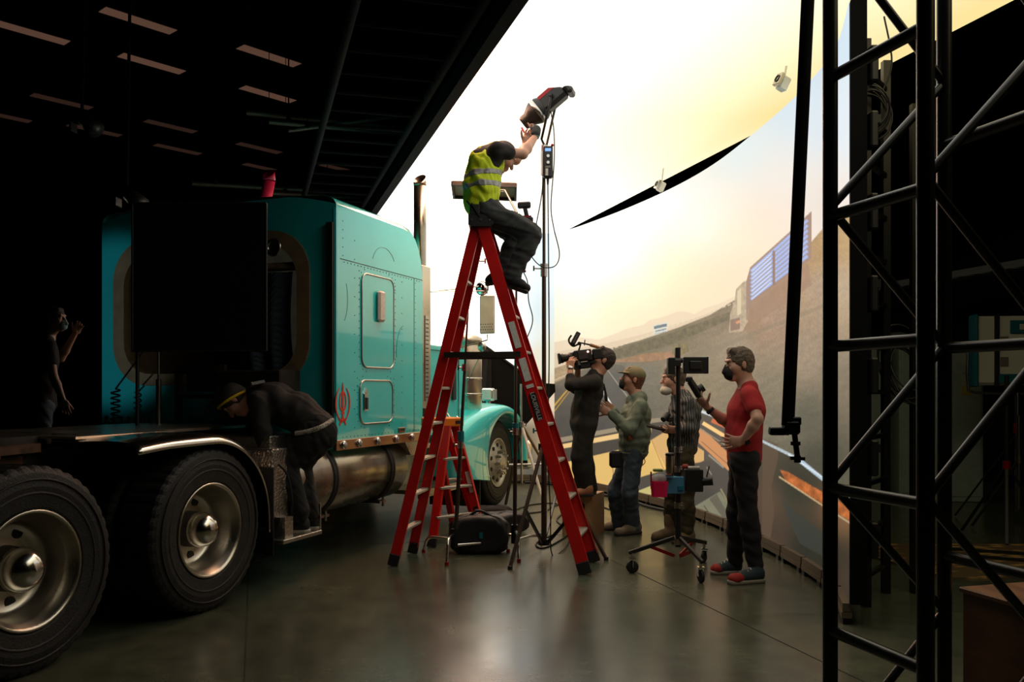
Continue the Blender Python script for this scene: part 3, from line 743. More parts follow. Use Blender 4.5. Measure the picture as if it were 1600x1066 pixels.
m_.add(ri2 + r3, [(i, (i + 1) % N, N + (i + 1) % N, N + i) for i in range(N)], True); m_.add(rim_ + r0, [(i, (i + 1) % N, N + (i + 1) % N, N + i) for i in range(N)])
tb(m_, 'opening_trim', 'tan')
m_ = MB(); m_.box((A0 - .02, .045, 1.9), (.03, .06, 1.7)); tb(m_, 'rubber_strip', 'rubber2')
m_ = MB(); m_.cyl((A0 + .06, .42, 2.43), (A0 + .06, 1.1, 2.43), .035); tb(m_, 'curtain_roll', 'tan')
m_ = MB(); m_.lathe([(.045, .0), (.05, -.01), (.07, -.012), (.075, .0)], (A0 - .02, .58, 2.58), (1, 0, 0), 24); m_.cyl((A0 - .01, .58, 2.58), (A0 - .02, .58, 2.58), .05, n=20); tb(m_, 'dome_light', 'chromed')
# quilt
m_ = MB()
def qf(u, v):
    z = 2.38 - v * 1.0; bb = .42 + u * .5 * (1 - .25 * v) + .05 * math.sin(v * 3); a = A0 + .02 + .05 * math.sin(u * 14) * (.3 + v) + .10 * (1 - u) * v
    return Vector((a, bb, z))
m_.grid(qf, 40, 40); o = tb(m_, 'moving_blanket', 'blanket'); sm = o.modifiers.new('t', 'SOLIDIFY'); sm.thickness = .015
# seams, rivets
m_ = MB()
m_.bar((A0 + .06, -.001, 2.47), (A1 - .005, -.001, 2.47), .003, .006); m_.bar((T(647), -.001, ZB + .02), (T(647), -.001, 2.47), .003, .005, up=(1, 0, 0))
tb(m_, 'panel_seam', 'seam')
m_ = MB()
def rivet(a, z, r=.0055): m_.cyl((a, .001, z), (a, -.0035, z), r, r * .7, n=6)
for i in range(11): rivet(T(554), 1.1 + i * .155)
for i in range(10): rivet(T(628), 1.1 + i * .145)
for i in range(26): rivet(A0 + .12 + i * .055, 2.45)
for i in range(24): rivet(T(649), 1.0 + i * .062, .004)
for i in range(24): rivet(A0 + .1 + i * .06, 1.03, .005)
for i in range(5): rivet(A0 + .1, 2.5 + i * .07)
tb(m_, 'rivets', 'seam').__setitem__('kind', 'stuff')
# hatches
def hatch(a0, a1, z0, z1, r):
    def loop(i_, b_): 
        pts = []
        for ca, cz, t0 in ((a1 - r, z1 - r, 0), (a0 + r, z1 - r, 90), (a0 + r, z0 + r, 180), (a1 - r, z0 + r, 270)):
            for k in range(7):
                t = math.radians(t0 + 15 * k); pts.append(Vector((ca + (r - i_) * math.cos(t), b_, cz + (r - i_) * math.sin(t))))
        return pts
    h = MB(); L2 = loop(.014, -.006); h.add(L2, [tuple(range(len(L2)))]); L3 = loop(.014, .0)
    nn_ = len(L2); h.add(L2 + L3, [(i, (i + 1) % nn_, nn_ + (i + 1) % nn_, nn_ + i) for i in range(nn_)])
    hd = tb(h, 'hatch_door', 'teal')
    g = MB(); pts = loop(.006, -.006); g.tube(pts + [pts[0], pts[1]], .0075, 6, cap=False); tb(g, 'rubber_gasket', 'chromed', hd)
    g = MB()
    for p in loop(-.03, 0)[::2]: g.cyl(p + Vector((0, .001, 0)), p + Vector((0, -.003, 0)), .0045, n=6)
    k = int((z1 - z0) / .06)
    for i in range(k):
        for aa in (a0 - .03, a1 + .03): g.cyl((aa, .001, z0 + r + i * .06), (aa, -.003, z0 + r + i * .06), .0045, n=6)
    tb(g, 'rivets', 'seam', hd).__setitem__('kind', 'stuff')
    return hd
h1 = hatch(T(564), T(615), 1.60, 2.405, .09); h2 = hatch(T(561), T(613), 1.12, 1.50, .09)
m_ = MB(); m_.box(((T(585) + T(598)) / 2, -.025, 2.14), (.115, .04, .27), bev=.02); tb(m_, 'vent_cover', 'white')
m_ = MB(); m_.box((T(570), -.012, 1.31), (.075, .012, .15), bev=.006); m_.prism([(T(570) - .035, -.006, 1.385), (T(570), -.006, 1.43), (T(570) + .035, -.006, 1.385)], (0, -.012, 0)); tb(m_, 'latch', 'chrome', h2)
m_ = MB(); m_.box((T(570), -.02, 1.30), (.04, .01, .10), bev=.004); tb(m_, 'latch_paddle', 'black', h2)
# scuffs
m_ = MB()
def arcline(ca, cz, r, t0, t1, rz_=1.0):
    pts = [Vector((ca + r * math.cos(math.radians(t0 + (t1 - t0) * i / 14)), -.001, cz + r * rz_ * math.sin(math.radians(t0 + (t1 - t0) * i / 14)))) for i in range(15)]
    m_.tube(pts, .0016, 4)
arcline(T(600), 2.5, .21, 25, 165, .8); arcline(T(632), 1.75, .16, 100, 190, 1.6); arcline(T(533), 2.15, .1, -60, 40, 2); arcline(T(580), 1.3, .08, -20, 130)
tb(m_, 'scuff_marks', 'seam')
# emblem: double-edged blade, ring and two curved swords
cx, cz = T(534) + .012, 1.30; S = .17; em = MB()
def ep(x, y): return Vector((cx + x * S * .70, -.0025, cz + y * S))
def flat(pts, off=-.0022): em.prism([ep(*p) for p in pts], (0, off, 0))
flat([(0, 1.02), (.11, .78), (.07, .62), (.12, .45), (.13, .05), (.08, -.35), (.20, -.42), (.20, -.50), (.07, -.50), (.07, -.78), (0, -.88), (-.07, -.78), (-.07, -.50), (-.20, -.50), (-.20, -.42), (-.08, -.35), (-.13, .05), (-.12, .45), (-.07, .62), (-.11, .78)])
R1 = .47; R0_ = .36; NN = 32; ringv = []
for i in range(NN):
    t = 2 * PI * i / NN; ringv.append((ep(R1 * math.cos(t), .12 + R1 * 1.05 * math.sin(t)), ep(R0_ * math.cos(t), .12 + R0_ * 1.08 * math.sin(t))))
for i in range(NN):
    a_, b_ = ringv[i], ringv[(i + 1) % NN]; em.prism([a_[0], b_[0], b_[1], a_[1]], (0, -.002, 0))
for sg in (-1, 1):
    Lo = []; Li = []
    for i in range(15):
        t = i / 14; ang = math.radians(62 - 150 * t); w_ = .17 * math.sin(PI * min(1, t * .9 + .08)) ** .7
        Lo.append((sg * .98 * math.cos(ang) ** 1 if math.cos(ang) > 0 else 0, .02 + .85 * math.sin(ang)))
        Li.append((sg * (.98 - w_) * math.cos(ang), .02 + (.85 - w_ * .55) * math.sin(ang)))
    for i in range(14): em.prism([ep(*Lo[i]), ep(*Lo[i + 1]), ep(*Li[i + 1]), ep(*Li[i])], (0, -.002, 0))
    em.prism([ep(sg * .05, -.55), ep(sg * .45, -.98), ep(sg * .34, -1.04), ep(-sg * .02, -.72)], (0, -.002, 0))
    em.prism([ep(sg * .16, -.92), ep(sg * .55, -.72), ep(sg * .5, -.64), ep(sg * .12, -.84)], (0, -.002, 0))
tb(em, 'emblem', 'khanda')
# light strip under the sleeper
m_ = MB(); m_.box(((A0 + A1) / 2 - .01, .0, .968), (A1 - A0 + .02, .03, .085), bev=.004); strip = tb(m_, 'light_bar', 'warmplate')
for pxx in (534, 558, 587, 616, 641):
    a = T(pxx); l = MB(); l.lathe([(.034, 0), (.034, -.014), (.026, -.02)], (a, -.015, .968), (0, 1, 0), 20); tb(l, 'lamp_ring', 'chrome', strip)
    l = MB(); l.lathe([(.026, -.018), (.018, -.026), (0, -.03)], (a, -.015, .968), (0, 1, 0), 20); tb(l, 'lamp_lens', 'hlens', strip)
m_ = MB(); m_.box((T(627), -.006, 1.045), (.13, .008, .045), bev=.003); pl = tb(m_, 'name_plate', 'warmplate')
o = link('lettering', text('AERODYNE', .022, (T(627), -.011, 1.045), (1, 0, 0), (0, 0, 1), 'seam', pl, 'x', sx=.9), pl)
# fuel tank
ta0, ta1, tb_, tz, tr = .98, 2.78, .30, .70, .30
m_ = MB(); m_.lathe([(0, -.02), (.2, -.02), (.27, -.012), (tr, .02), (tr, ta1 - ta0 - .02), (.27, ta1 - ta0 + .012), (.2, ta1 - ta0 + .02), (0, ta1 - ta0 + .02)], (ta0, tb_, tz), (1, 0, 0), 56)
tk = tb(m_, 'fuel_tank', 'tank')
for aa in (1.50, 2.46):
    l = MB(); l.lathe([(tr + .001, -.035), (tr + .014, -.03), (tr + .014, -.012), (tr + .004, -.008), (tr + .004, .008), (tr + .014, .012), (tr + .014, .03), (tr + .001, .035)], (aa, tb_, tz), (1, 0, 0), 48); tb(l, 'tank_strap', 'rubber2', tk)
    l = MB(); l.box((aa, .18, .40), (.12, .16, .02)); l.cyl((aa, .10, .36), (aa, .10, .44), .012, n=8); tb(l, 'tank_bracket', 'chromed', tk)
# step box behind the tank
m_ = MB(); m_.box((.82, .30, .74), (.27, .56, .50), bev=.01); sb = tb(m_, 'step_box', 'diamond')
m_ = MB(); m_.box((.92, .10, .335), (.50, .36, .03), bev=.004); m_.bar((1.16, -.06, .34), (1.16, -.06, .55), .015, .025); m_.box((.78, .1, .42), (.10, .3, .16)); tb(m_, 'step', 'diamond')
m_ = MB(); m_.tube(catmull([(.72, .0, .88), (.80, -.02, .80), (.86, -.02, .62), (.88, 0, .5)], 6), .008); tb(m_, 'strap', 'rubber2', sb)
m_ = MB(); m_.box((1.02, .55, 1.02), (.5, .9, .12), bev=.01); tb(m_, 'deck_box', 'diamond')
# bracket + steps ahead of the tank
m_ = MB(); m_.prism([(2.70, .0, .93), (3.05, .0, .93), (3.05, .0, .78), (2.82, .0, .80)], (0, .12, 0)); m_.cyl((2.8, -.002, .87), (2.8, .005, .87), .02); tb(m_, 'skirt_bracket', 'diamond')
m_ = MB(); m_.box((3.5, .22, .86), (.95, .45, .03)); m_.box((3.5, .40, .62), (.95, .05, .48)); m_.box((3.5, .16, .42), (.95, .36, .04)); m_.box((3.5, .02, .40), (.95, .02, .08)); tb(m_, 'cab_step', 'diamond')
# cab
tb(MB().prism([(3.09, .52, 2.44), (3.85, .52, 2.44), (3.85, .52, 2.48), (3.09, .52, 2.50)], (0, 1.36, 0)), 'cab_roof', 'teal')
for bb, bu in ((.12, .50), (2.25, 1.87)):
    sd_ = tb(MB().prism([(3.09, bb, .95), (4.25, bb, .95), (4.38, bb, 1.2), (4.38, bb, 1.86), (3.09, bb, 1.86)], (0, .03, 0)), 'cab_side', 'teal')
    m_ = MB(); m_.prism([(3.09, bb + .015, 1.86), (4.34, bb + .015, 1.86), (4.25, bu + .015, 1.96), (3.09, bu + .015, 1.96)], (0, 0, .012)); tb(m_, 'belt_panel', 'teal', sd_)
    m_ = MB(); m_.prism([(3.09, bu, 1.9), (3.20, bu, 1.9), (3.20, bu, 2.48), (3.09, bu, 2.48)], (0, .03, 0))
    m_.prism([(4.10, bu, 1.9), (4.22, bu, 1.9), (3.90, bu, 2.46), (3.80, bu, 2.46)], (0, .03, 0))
    m_.prism([(3.09, bu, 2.40), (3.90, bu, 2.40), (3.85, bu, 2.48), (3.09, bu, 2.48)], (0, .03, 0)); tb(m_, 'window_frame', 'teal', sd_)
    tb(MB().prism([(3.20, bu + .015, 1.96), (4.12, bu + .015, 1.96), (3.84, bu + .015, 2.40), (3.20, bu + .015, 2.40)], (0, .006, 0)), 'side_window', 'window', sd_)
tb(MB().prism([(4.22, .53, 1.9), (4.22, 1.87, 1.9), (3.90, 1.87, 2.44), (3.90, .53, 2.44)], (.008, 0, 0)), 'windshield', 'window')
m_ = MB(); m_.tube([(3.45, .112, 1.02), (3.45, .112, 1.82), (4.2, .112, 1.82), (4.2, .112, 1.02), (3.45, .112, 1.02)], .006, 4); dr_ = tb(m_, 'door_seam', 'seam')
m_ = MB(); m_.box((T(707, .12), .10, 1.47), (.09, .02, .34), bev=.03); tb(m_, 'door_vent', 'black')
m_ = MB(); a_ = T(707, .1); m_.tube(catmull([(a_ - .12, .11, 1.16), (a_ - .1, .06, 1.09), (a_ + .1, .06, 1.07), (a_ + .14, .11, 1.12)], 5), .011); tb(m_, 'grab_handle', 'chrome')
# cowl, hood, grille, bumper
def hood(u, v):
    a = 4.38 + u * 1.62; wdt = .68 - .10 * u; zt = 1.90 - .07 * u * u; r = .16; k = v
    # half-section from near bottom over the top to far bottom
    pts = [(-wdt, 1.05), (-wdt, zt - r), (-wdt + r * .3, zt - r * .3), (-wdt + r, zt), (0, zt + .05), (wdt - r, zt), (wdt - r * .3, zt - r * .3), (wdt, zt - r), (wdt, 1.05)]
    i = v * 8; q = min(int(i), 7); f_ = i - q; p = (pts[q][0] * (1 - f_) + pts[q + 1][0] * f_, pts[q][1] * (1 - f_) + pts[q + 1][1] * f_)
    return Vector((a, 1.2 + p[0], p[1]))
m_ = MB(); m_.grid(hood, 10, 16); o = tb(m_, 'hood', 'teal'); o.modifiers.new('t', 'SOLIDIFY').thickness = .01
m_ = MB(); m_.box((4.30, 1.2, 1.5), (.14, 2.1, .74)); tb(m_, 'cowl', 'teal')
m_ = MB(); m_.box((6.03, 1.2, 1.35), (.07, 1.12, 1.0), bev=.02); g_ = tb(m_, 'grille_surround', 'chrome')
m_ = MB()
for i in range(18): m_.box((6.07, .72 + i * .056, 1.35), (.015, .012, .86))
tb(m_, 'grille_bars', 'chromed', g_)
m_ = MB(); m_.box((6.35, 1.2, .55), (.1, 2.4, .38), bev=.04); tb(m_, 'bumper', 'chrome')
# front fender
OUT = catmull([(4.00, 0, .46), (3.94, 0, .70), (4.02, 0, .95), (4.42, 0, 1.13), (5.0, 0, 1.22), (5.42, 0, 1.23), (5.78, 0, 1.12), (6.02, 0, .92), (6.13, 0, .68), (6.15, 0, .50)], 4)
INN = catmull([(4.90, 0, .35), (4.84, 0, .55), (4.86, 0, .74), (4.96, 0, .93), (5.16, 0, 1.07), (5.42, 0, 1.11), (5.68, 0, 1.05), (5.88, 0, .9), (5.99, 0, .7), (6.02, 0, .5)], 4)
for sg, b0 in ((1, 0.0), (-1, 2.4)):
    def fen(u, v):
        i = u * (len(OUT) - 1); q = min(int(i), len(OUT) - 2); f_ = i - q; o_ = OUT[q].lerp(OUT[q + 1], f_); n_ = INN[q].lerp(INN[q + 1], f_)
        tab = [(0, .05, 0), (.0, .0, 0), (.25, -.035, 0), (.6, -.035, 0), (.85, -.01, 0), (.97, .04, 0), (1.0, .12, .005), (1.0, .3, .02), (1.0, .60, .0)]
        t, bb, dz = tab[round(v * 8)]; p = n_.lerp(o_, t)
        return Vector((p.x, b0 + sg * bb, p.z + dz))
    m_ = MB(); m_.grid(fen, len(OUT) - 1, 8); o = tb(m_, 'front_fender', 'teal')
    ss_ = o.modifiers.new('s', 'SUBSURF'); ss_.levels = 1; ss_.render_levels = 2; o.modifiers.new('t', 'SOLIDIFY').thickness = .008
tb(MB().cyl((4.72, -.035, .42), (4.72, -.045, .42), .012, n=10), 'fender_bolt', 'chrome')
m_ = MB(); m_.box((4.52, .3, .36), (.02, .62, .52)); mf = tb(m_, 'mud_flap', 'rubber2')
o = link('lettering', text('KENWORTH', .10, (4.505, .28, .20), (0, -1, 0), (0, 0, 1), 'sign_red', mf, 'x', sx=1.0), mf)
# headlight on the fender
m_ = MB(); m_.box((5.55, .30, 1.35), (.15, .17, .16), bev=.03); hl = tb(m_, 'headlight', 'chrome')
m_ = MB(); m_.box((5.47, .30, 1.35), (.012, .14, .13), bev=.004); tb(m_, 'headlight_lens', 'hlens', hl); m_ = MB(); m_.box((5.55, .212, 1.35), (.12, .012, .13), bev=.004); tb(m_, 'headlight_lens', 'hlens', hl)
tb(MB().cyl((5.55, .30, 1.2), (5.55, .30, 1.3), .03), 'headlight_post', 'chrome', hl)
# air cleaner
m_ = MB(); ac = (4.80, .26, 1.08)
m_.lathe([(0, 0), (.12, 0), (.165, .04), (.165, .80), (.15, .84), (.15, .86), (.17, .87), (.17, .93), (.1, .97), (0, .97)], ac, (0, 0, 1), 32); acn = tb(m_, 'air_cleaner', 'brushed')
for z in (.28, .46): tb(MB().lathe([(.168, z - .012), (.174, z), (.168, z + .012)], ac, (0, 0, 1), 32), 'strap', 'chrome', acn)
# exhausts
def stack(b, m1, top, lean=(0, 0), low=2.6):
    p = Vector((3.22, b, 0)); t_ = Vector((3.22 + lean[0], b + lean[1], top))
    c_ = MB(); ring_n = 24; rr = .062
    pts = [p + Vector((0, 0, 1.1)), p.lerp(t_, .0) + Vector((0, 0, low))] if False else None
    pts = [Vector((3.22, b, 1.15)), Vector((3.22, b, low)), Vector((3.22 + lean[0] * .5, b + lean[1] * .5, (low + top) / 2)), t_]
    c_.tube(pts, rr, ring_n, cap=False)
    # slanted, flared tip
    vs = []; 
    for k in range(ring_n):
        t = 2 * PI * k / ring_n; vs.append(t_ + Vector((rr * math.cos(t), rr * math.sin(t), 0)))
    for k in range(ring_n):
        t = 2 * PI * k / ring_n; vs.append(t_ + Vector((rr * math.cos(t) - .01, rr * math.sin(t), .07 + .055 * math.cos(t))))
    c_.add(vs, [(k, (k + 1) % ring_n, ring_n + (k + 1) % ring_n, ring_n + k) for k in range(ring_n)], True)
    o_ = tb(c_, 'exhaust_stack', m1); o_.modifiers.new('t', 'SOLIDIFY').thickness = .003
    return o_
st = stack(.10, 'stackm' if 'stackm' in M else 'tank', 3.42)
m_ = MB(); sp = rrect(0, .001, 0, 1, .1, 0) if False else None
m_.box((3.22, .04, 1.93), (.20, .02, 1.40), bev=.006); m_.box((3.125, .10, 1.93), (.014, .13, 1.40)); m_.box((3.315, .10, 1.93), (.014, .13, 1.40)); sh = tb(m_, 'heat_shield', 'brushed', st)
m_ = MB(); m_.box((3.22, .026, 1.72), (.08, .008, .84)); tb(m_, 'perforated_strip', 'chromed', st)
m_ = MB()
for i in range(20):
    for j in (-1, 0, 1): m_.box((3.22 + j * .022, .0205, 1.34 + i * .04), (.006, .003, .012))
tb(m_, 'perforations', 'black', st).__setitem__('kind', 'stuff')
s2 = stack(2.02, 'pinklit', 3.62, (-.0, -.16), 2.95); s2['label'] = 'far-side stack, coloured as if lit pink'
# mirrors (bracket from the door)
ma = 4.06; mb0 = -.28
mc = Vector((ma, mb0, 2.21)); m_ = MB(); m_.box((ma, mb0, 2.21), (.035, .17, .41), bev=.01); mr_ = tb(m_, 'side_mirror', 'stainback')
g = MB()
for r_ in range(3):
    for c_ in range(6 - r_ % 2): g.cyl((ma - .0175, mb0 - .065 + c_ * .026 + (r_ % 2) * .013, 2.05 + r_ * .028), (ma - .019, mb0 - .065 + c_ * .026 + (r_ % 2) * .013, 2.05 + r_ * .028), .006, n=8)
tb(g, 'perforations', 'black', mr_).__setitem__('kind', 'stuff')
g = MB(); g.box((ma - .018, mb0, 2.40), (.004, .16, .006)); g.box((ma - .018, mb0, 2.02), (.004, .16, .006)); tb(g, 'mirror_rim', 'chromed', mr_)
m_ = MB(); m_.lathe([(0, -.035), (.04, -.028), (.065, -.012), (.07, .0), (0, .01)], (ma, mb0 + .06, 2.49), (1, 0, 0), 28); tb(m_, 'convex_mirror', 'mirrorglass')
tb(MB().ring((ma, mb0 + .06, 2.49), (1, 0, 0), .071, .006, 28, 6), 'mirror_rim', 'black')
m_ = MB()
m_.tube([(ma, mb0, 2.43), (ma, mb0, 2.52), (3.86, .50, 2.44)], .008); m_.tube([(ma, mb0, 2.0), (ma, mb0, 1.94), (ma, .13, 1.84)], .008); m_.tube([(3.5, .50, 2.42), (ma, mb0, 2.46)], .006)
tb(m_, 'mirror_bracket', 'chromed')
m_ = MB(); m_.lathe([(0, -.03), (.04, -.025), (.06, -.005), (.055, .01), (0, .012)], (4.6, -.0, 1.90), (.95, -.3, 0), 20); m_.cyl((4.6, 0, 1.84), (4.65, .2, 1.5), .006); tb(m_, 'fender_mirror', 'chromed')
# horn, roof lamps
m_ = MB()
for (a_, b_) in ((1.75, 1.5), (1.85, 1.62)): m_.lathe([(.0, 0), (.02, 0), (.022, .03), (.0, .05)], (a_, b_, 3.0), (0, 0, 1), 12)
tb(m_, 'roof_marker', 'chrome')
m_ = MB(); m_.lathe([(.06, 0), (.035, .08), (.018, .22), (.012, .3)], (1.9, 1.15, 3.04), (1, 0, .15), 20, True); tb(m_, 'air_horn', 'chrome')
# pogo stick, hoses, equipment behind the sleeper
m_ = MB(); pb = 1.50; pa = 1.20; m_.cyl((pa, pb, 1.13), (pa, pb, 1.5), .022); m_.cyl((pa, pb, 1.5), (pa, pb, 2.06), .009); m_.sphere((pa, pb, 2.07), .016); pg = tb(m_, 'hose_tender', 'chromed')
def coil(p, q, R, turns, r=.008):
    p = Vector(p); q = Vector(q); d = q - p; a = d.orthogonal().normalized(); b = d.normalized().cross(a)
    return [p + d * (i / (turns * 14)) + (a * math.cos(i * 2 * PI / 14) + b * math.sin(i * 2 * PI / 14)) * R for i in range(turns * 14 + 1)]
m_ = MB(); m_.tube(coil((1.3, 2.05, 1.15), (1.3, 2.05, 1.42), .035, 6), .008, 6); m_.tube(coil((1.2, 2.1, 1.16), (1.25, 1.6, 1.15), .03, 7), .008, 6); m_.tube(catmull([(1.3, 2.05, 1.42), (1.25, 1.7, 1.75), (1.2, 1.5, 2.0)], 6), .008); tb(m_, 'air_hose', 'cable')
m_ = MB(); m_.tube(catmull([(1.35, 1.2, 1.2), (1.3, 1.0, 1.35), (1.35, .8, 1.5), (1.4, .75, 1.3)], 6), .014); m_.tube(catmull([(1.35, 1.3, 1.2), (1.3, 1.1, 1.22), (1.35, .9, 1.36)], 6), .010); tb(m_, 'brake_line', 'chromed')
m_ = MB(); m_.box((1.33, .62, 1.37), (.28, .62, .40), bev=.01); tb(m_, 'equipment_box', 'frame')
m_ = MB()
for bb in (1.0, 1.45): m_.bar((1.38, bb, 1.15), (1.38, bb, 1.62), .04, .05)
m_.bar((1.38, 1.0, 1.36), (1.38, 1.45, 1.36), .05, .04); m_.bar((1.38, 1.0, 1.6), (1.38, 1.45, 1.6), .05, .04); m_.box((1.42, 1.22, 1.49), (.02, .34, .18)); tb(m_, 'headache_frame', 'frame')
# ================================================================ ladders
def L3(p, q, t): return Vector(p).lerp(Vector(q), t)
def ladder(name, label, ftop, fbot, rtop, rbot, wf, wr, th, steps_f, steps_r, top_dims, topmat, brand, brand_at, treadr, group=None):
    """ftop/fbot: (near, far) pairs of the front rails; rtop/rbot the rear rails"""
    base = (fbot[0] + fbot[1] + rbot[0] + rbot[1]) / 4; base.z = 0
    t = thing(name, label, 'ladder', base)
    for tp, bt, w in ((ftop, fbot, wf), (rtop, rbot, wr)):
        for i in (0, 1):
            d = (bt[i] - tp[i]); m_ = MB(); side = (tp[1] - tp[0]).normalized()
            e = bt[i] + (-d.normalized()) * .07
            upv = side.cross(d).normalized()
            m_.bar(tp[i], e, .010, w, up=upv)
            for sg in (-1, 1): m_.bar(tp[i] + upv * sg * w / 2 + side * (.014 if i == 0 else -.014), e + upv * sg * w / 2 + side * (.014 if i == 0 else -.014), .030, .006, up=upv)
            r_ = m_.build('rail', 'red', t)
            f_ = MB(); f_.bar(e + d.normalized() * -.03, bt[i] + d.normalized() * -.004, th + .006, w + .01, up=upv, bev=.004); f_.build('foot', 'rubber2', r_)
    for (tp, bt, steps, tw) in ((ftop, fbot, steps_f, .08), (rtop, rbot, steps_r, treadr)):
        for s_ in steps:
            a = L3(tp[0], bt[0], s_); b_ = L3(tp[1], bt[1], s_); m_ = MB(); m_.bar(a, b_, tw, .022, bev=.003)
            for k in (-.3, 0, .3): m_.bar(a + Vector((tw * k, 0, .0115)), b_ + Vector((tw * k, 0, .0115)), .008, .003)
            m_.build('step', 'alu', t)
    return t
Yt = 7.05
ft = (Vector((-.235, 6.93, 2.72)), Vector((-.205, 7.20, 2.72))); fb = (P(915, 0, 6.70), P(929, 0, 7.18))
rt_ = (Vector((-.285, 6.95, 2.72)), Vector((-.255, 7.22, 2.72))); rb = (P(613, 0, 7.02), P(644, 0, 7.57))
st8 = [1 - (.305 * k + .3) / 2.9 for k in range(8)]
lad = ladder('step_ladder', 'tall red fiberglass double-sided step ladder with worker seated on its black top', ft, fb, rt_, rb, .092, .074, .03, st8, st8, None, 'black', '', None, .06)
c_ = (ft[0] + ft[1] + rt_[0] + rt_[1]) / 4
m_ = MB(); m_.box(c_ + Vector((0, 0, .035)), (.20, .36, .085), bev=.006); m_.box(c_ + Vector((0, 0, .005)), (.17, .37, .05)); cp = m_.build('top_cap', 'black', lad)
for dx in (-.07, .0, .07): MB().cyl(c_ + Vector((dx, -.183, .03)), c_ + Vector((dx, -.19, .03)), .007, n=8).build('rivet', 'chromed', cp)
sp = MB(); z_ = 1.69
def at_z(tp, bt, z): return L3(tp, bt, (tp.z - z) / (tp.z - bt.z))
for i, o_ in ((0, -.03), (1, .03)):
    sp = MB(); sp.bar(at_z(ft[i], fb[i], z_) + Vector((0, o_, 0)), at_z(rt_[i], rb[i], z_) + Vector((0, o_, 0)), .008, .045); sp.build('spreader', 'frame', lad)
def rail_frame(tp, bt, s_):
    d = (bt - tp).normalized(); p = L3(tp, bt, s_); n_ = Vector((0, -1, 0)); n_ = (n_ - d * n_.dot(d)).normalized(); x = d.cross(n_); return p, d, n_, x
def sticker(par, tp, bt, s0, s1, w, m, off=.009):
    p, d, n_, x = rail_frame(tp, bt, (s0 + s1) / 2); L_ = (bt - tp).length * (s1 - s0)
    R = Matrix((d, x, n_)).transposed(); mb = MB(); mb.box(p + n_ * off, (L_, w, .0015), R); return mb.build('sticker', m, par), p, d, n_, x
sticker(lad, ft[0], fb[0], .285, .36, .05, 'white'); sticker(lad, ft[0], fb[0], .39, .455, .055, 'white'); sticker(lad, ft[0], fb[0], .465, .475, .06, 'white')
for rt2, a in ((0, 0),):
    o, p, d, n_, x = sticker(lad, ft[0], fb[0], .49, .565, .055, 'black')
    add_text('LOUISVILLE', .045, p + n_ * .0115, d, x if x.x > 0 else -x, 'white', lad, sx=1.0)
    tl = link('lettering', bpy.data.meshes.new('x'), lad) if False else None
# small ladder
f_t = (P(697, 1.08, 8.08), P(712, 1.08, 8.25)); f_b = (P(674, 0, 7.86), P(757, 0, 8.17))
r_t = (P(679, 1.08, 8.25), P(697, 1.08, 8.42)); r_b = (P(709, 0, 8.66), P(748, 0, 8.78))
ls = ladder('step_ladder', 'small red step ladder with yellow top standing behind the tall one', f_t, f_b, r_t, r_b, .075, .06, .03, (.28, .52, .76), (.5,), None, 'yellow', '', None, .04)
cc = (f_t[0] + f_t[1] + r_t[0] + r_t[1]) / 4
m_ = MB(); ax_ = Matrix.Rotation(math.radians(35), 3, 'Z'); m_.box(cc + Vector((-.03, 0, .03)), (.32, .26, .085), ax_, bev=.01); yc = m_.build('top_cap', 'yellow', ls)
m_ = MB(); m_.box(cc + Vector((-.03, 0, .03)) + ax_ @ Vector((.09, -.132, .0)) , (.05, .006, .03), ax_); m_.build('tool_slot', 'black', yc)
sticker(ls, f_t[1], f_b[1], .40, .58, .045, 'white', .012)
o, p, d, n_, x = sticker(ls, f_t[1], f_b[1], .70, .93, .05, 'black', .012)
add_text('LOUISVILLE', .042, p + n_ * .0145, d, x if x.x > 0 else -x, 'white', ls)
for it in (lad, ls):
    for k_ in kids(it):
        if k_.name.startswith('rail'): k_['label'] = 'red rail'

# ================================================================ stands
def knob(mb, p, d, L_=.06):
    p = Vector(p); d = Vector(d).normalized(); mb.cyl(p, p + d * L_, .007, n=8); mb.bar(p + d * L_ + Vector((0, 0, -.022)), p + d * L_ + Vector((0, 0, .022)), .014, .014, up=(1, 0, 0))
def collar(mb, p, r, h=.05): mb.cyl(Vector(p) - Vector((0, 0, h / 2)), Vector(p) + Vector((0, 0, h / 2)), r, n=16)
def cstand(label, base, angs, top, r=.0175, mt='stand_dull', joints=(1.0,), legm='chrome', lean=Vector((0, 0, 0)), group='C-stands between the ladder legs'):
    t = thing('light_stand', label, 'stand', base, group=None); b0 = Vector(base)
    tp = b0 + Vector((0, 0, top)) + lean; nj = [0.08] + list(joints) + [top]
    for i in range(len(nj) - 1):
        m_ = MB(); m_.cyl(L3(b0, tp, nj[i] / top), L3(b0, tp, nj[i + 1] / top), r * (1 - .22 * i), n=14); m_.build('riser', mt, t)
        if i:
            m_ = MB(); q = L3(b0, tp, nj[i] / top); collar(m_, q, r * 1.6, .06); knob(m_, q, (-1, -.3, 0), .055); m_.build('clamp', 'chromed', t)
    m_ = MB(); collar(m_, b0 + Vector((0, 0, .16)), r * 1.7, .16); m_.build('leg_collar', 'blacksteel', t)
    for i, (a, L_) in enumerate(angs):
        d = Vector((math.cos(a), math.sin(a), 0)); z0 = .20 - .05 * i
        m_ = MB(); m_.tube(catmull([b0 + Vector((0, 0, z0)), b0 + d * L_ * .55 + Vector((0, 0, z0)), b0 + d * L_ * .82 + Vector((0, 0, z0 - .015)), b0 + d * L_ * .93 + Vector((0, 0, .09)), b0 + d * L_ + Vector((0, 0, .012))], 6), .0125, 10)
        lg = m_.build('leg', legm, t); f_ = MB(); f_.cyl(b0 + d * L_ + Vector((0, 0, .0)), b0 + d * L_ + Vector((0, 0, .03)), .016, n=10); f_.build('foot_tip', 'redd', lg)
    return t
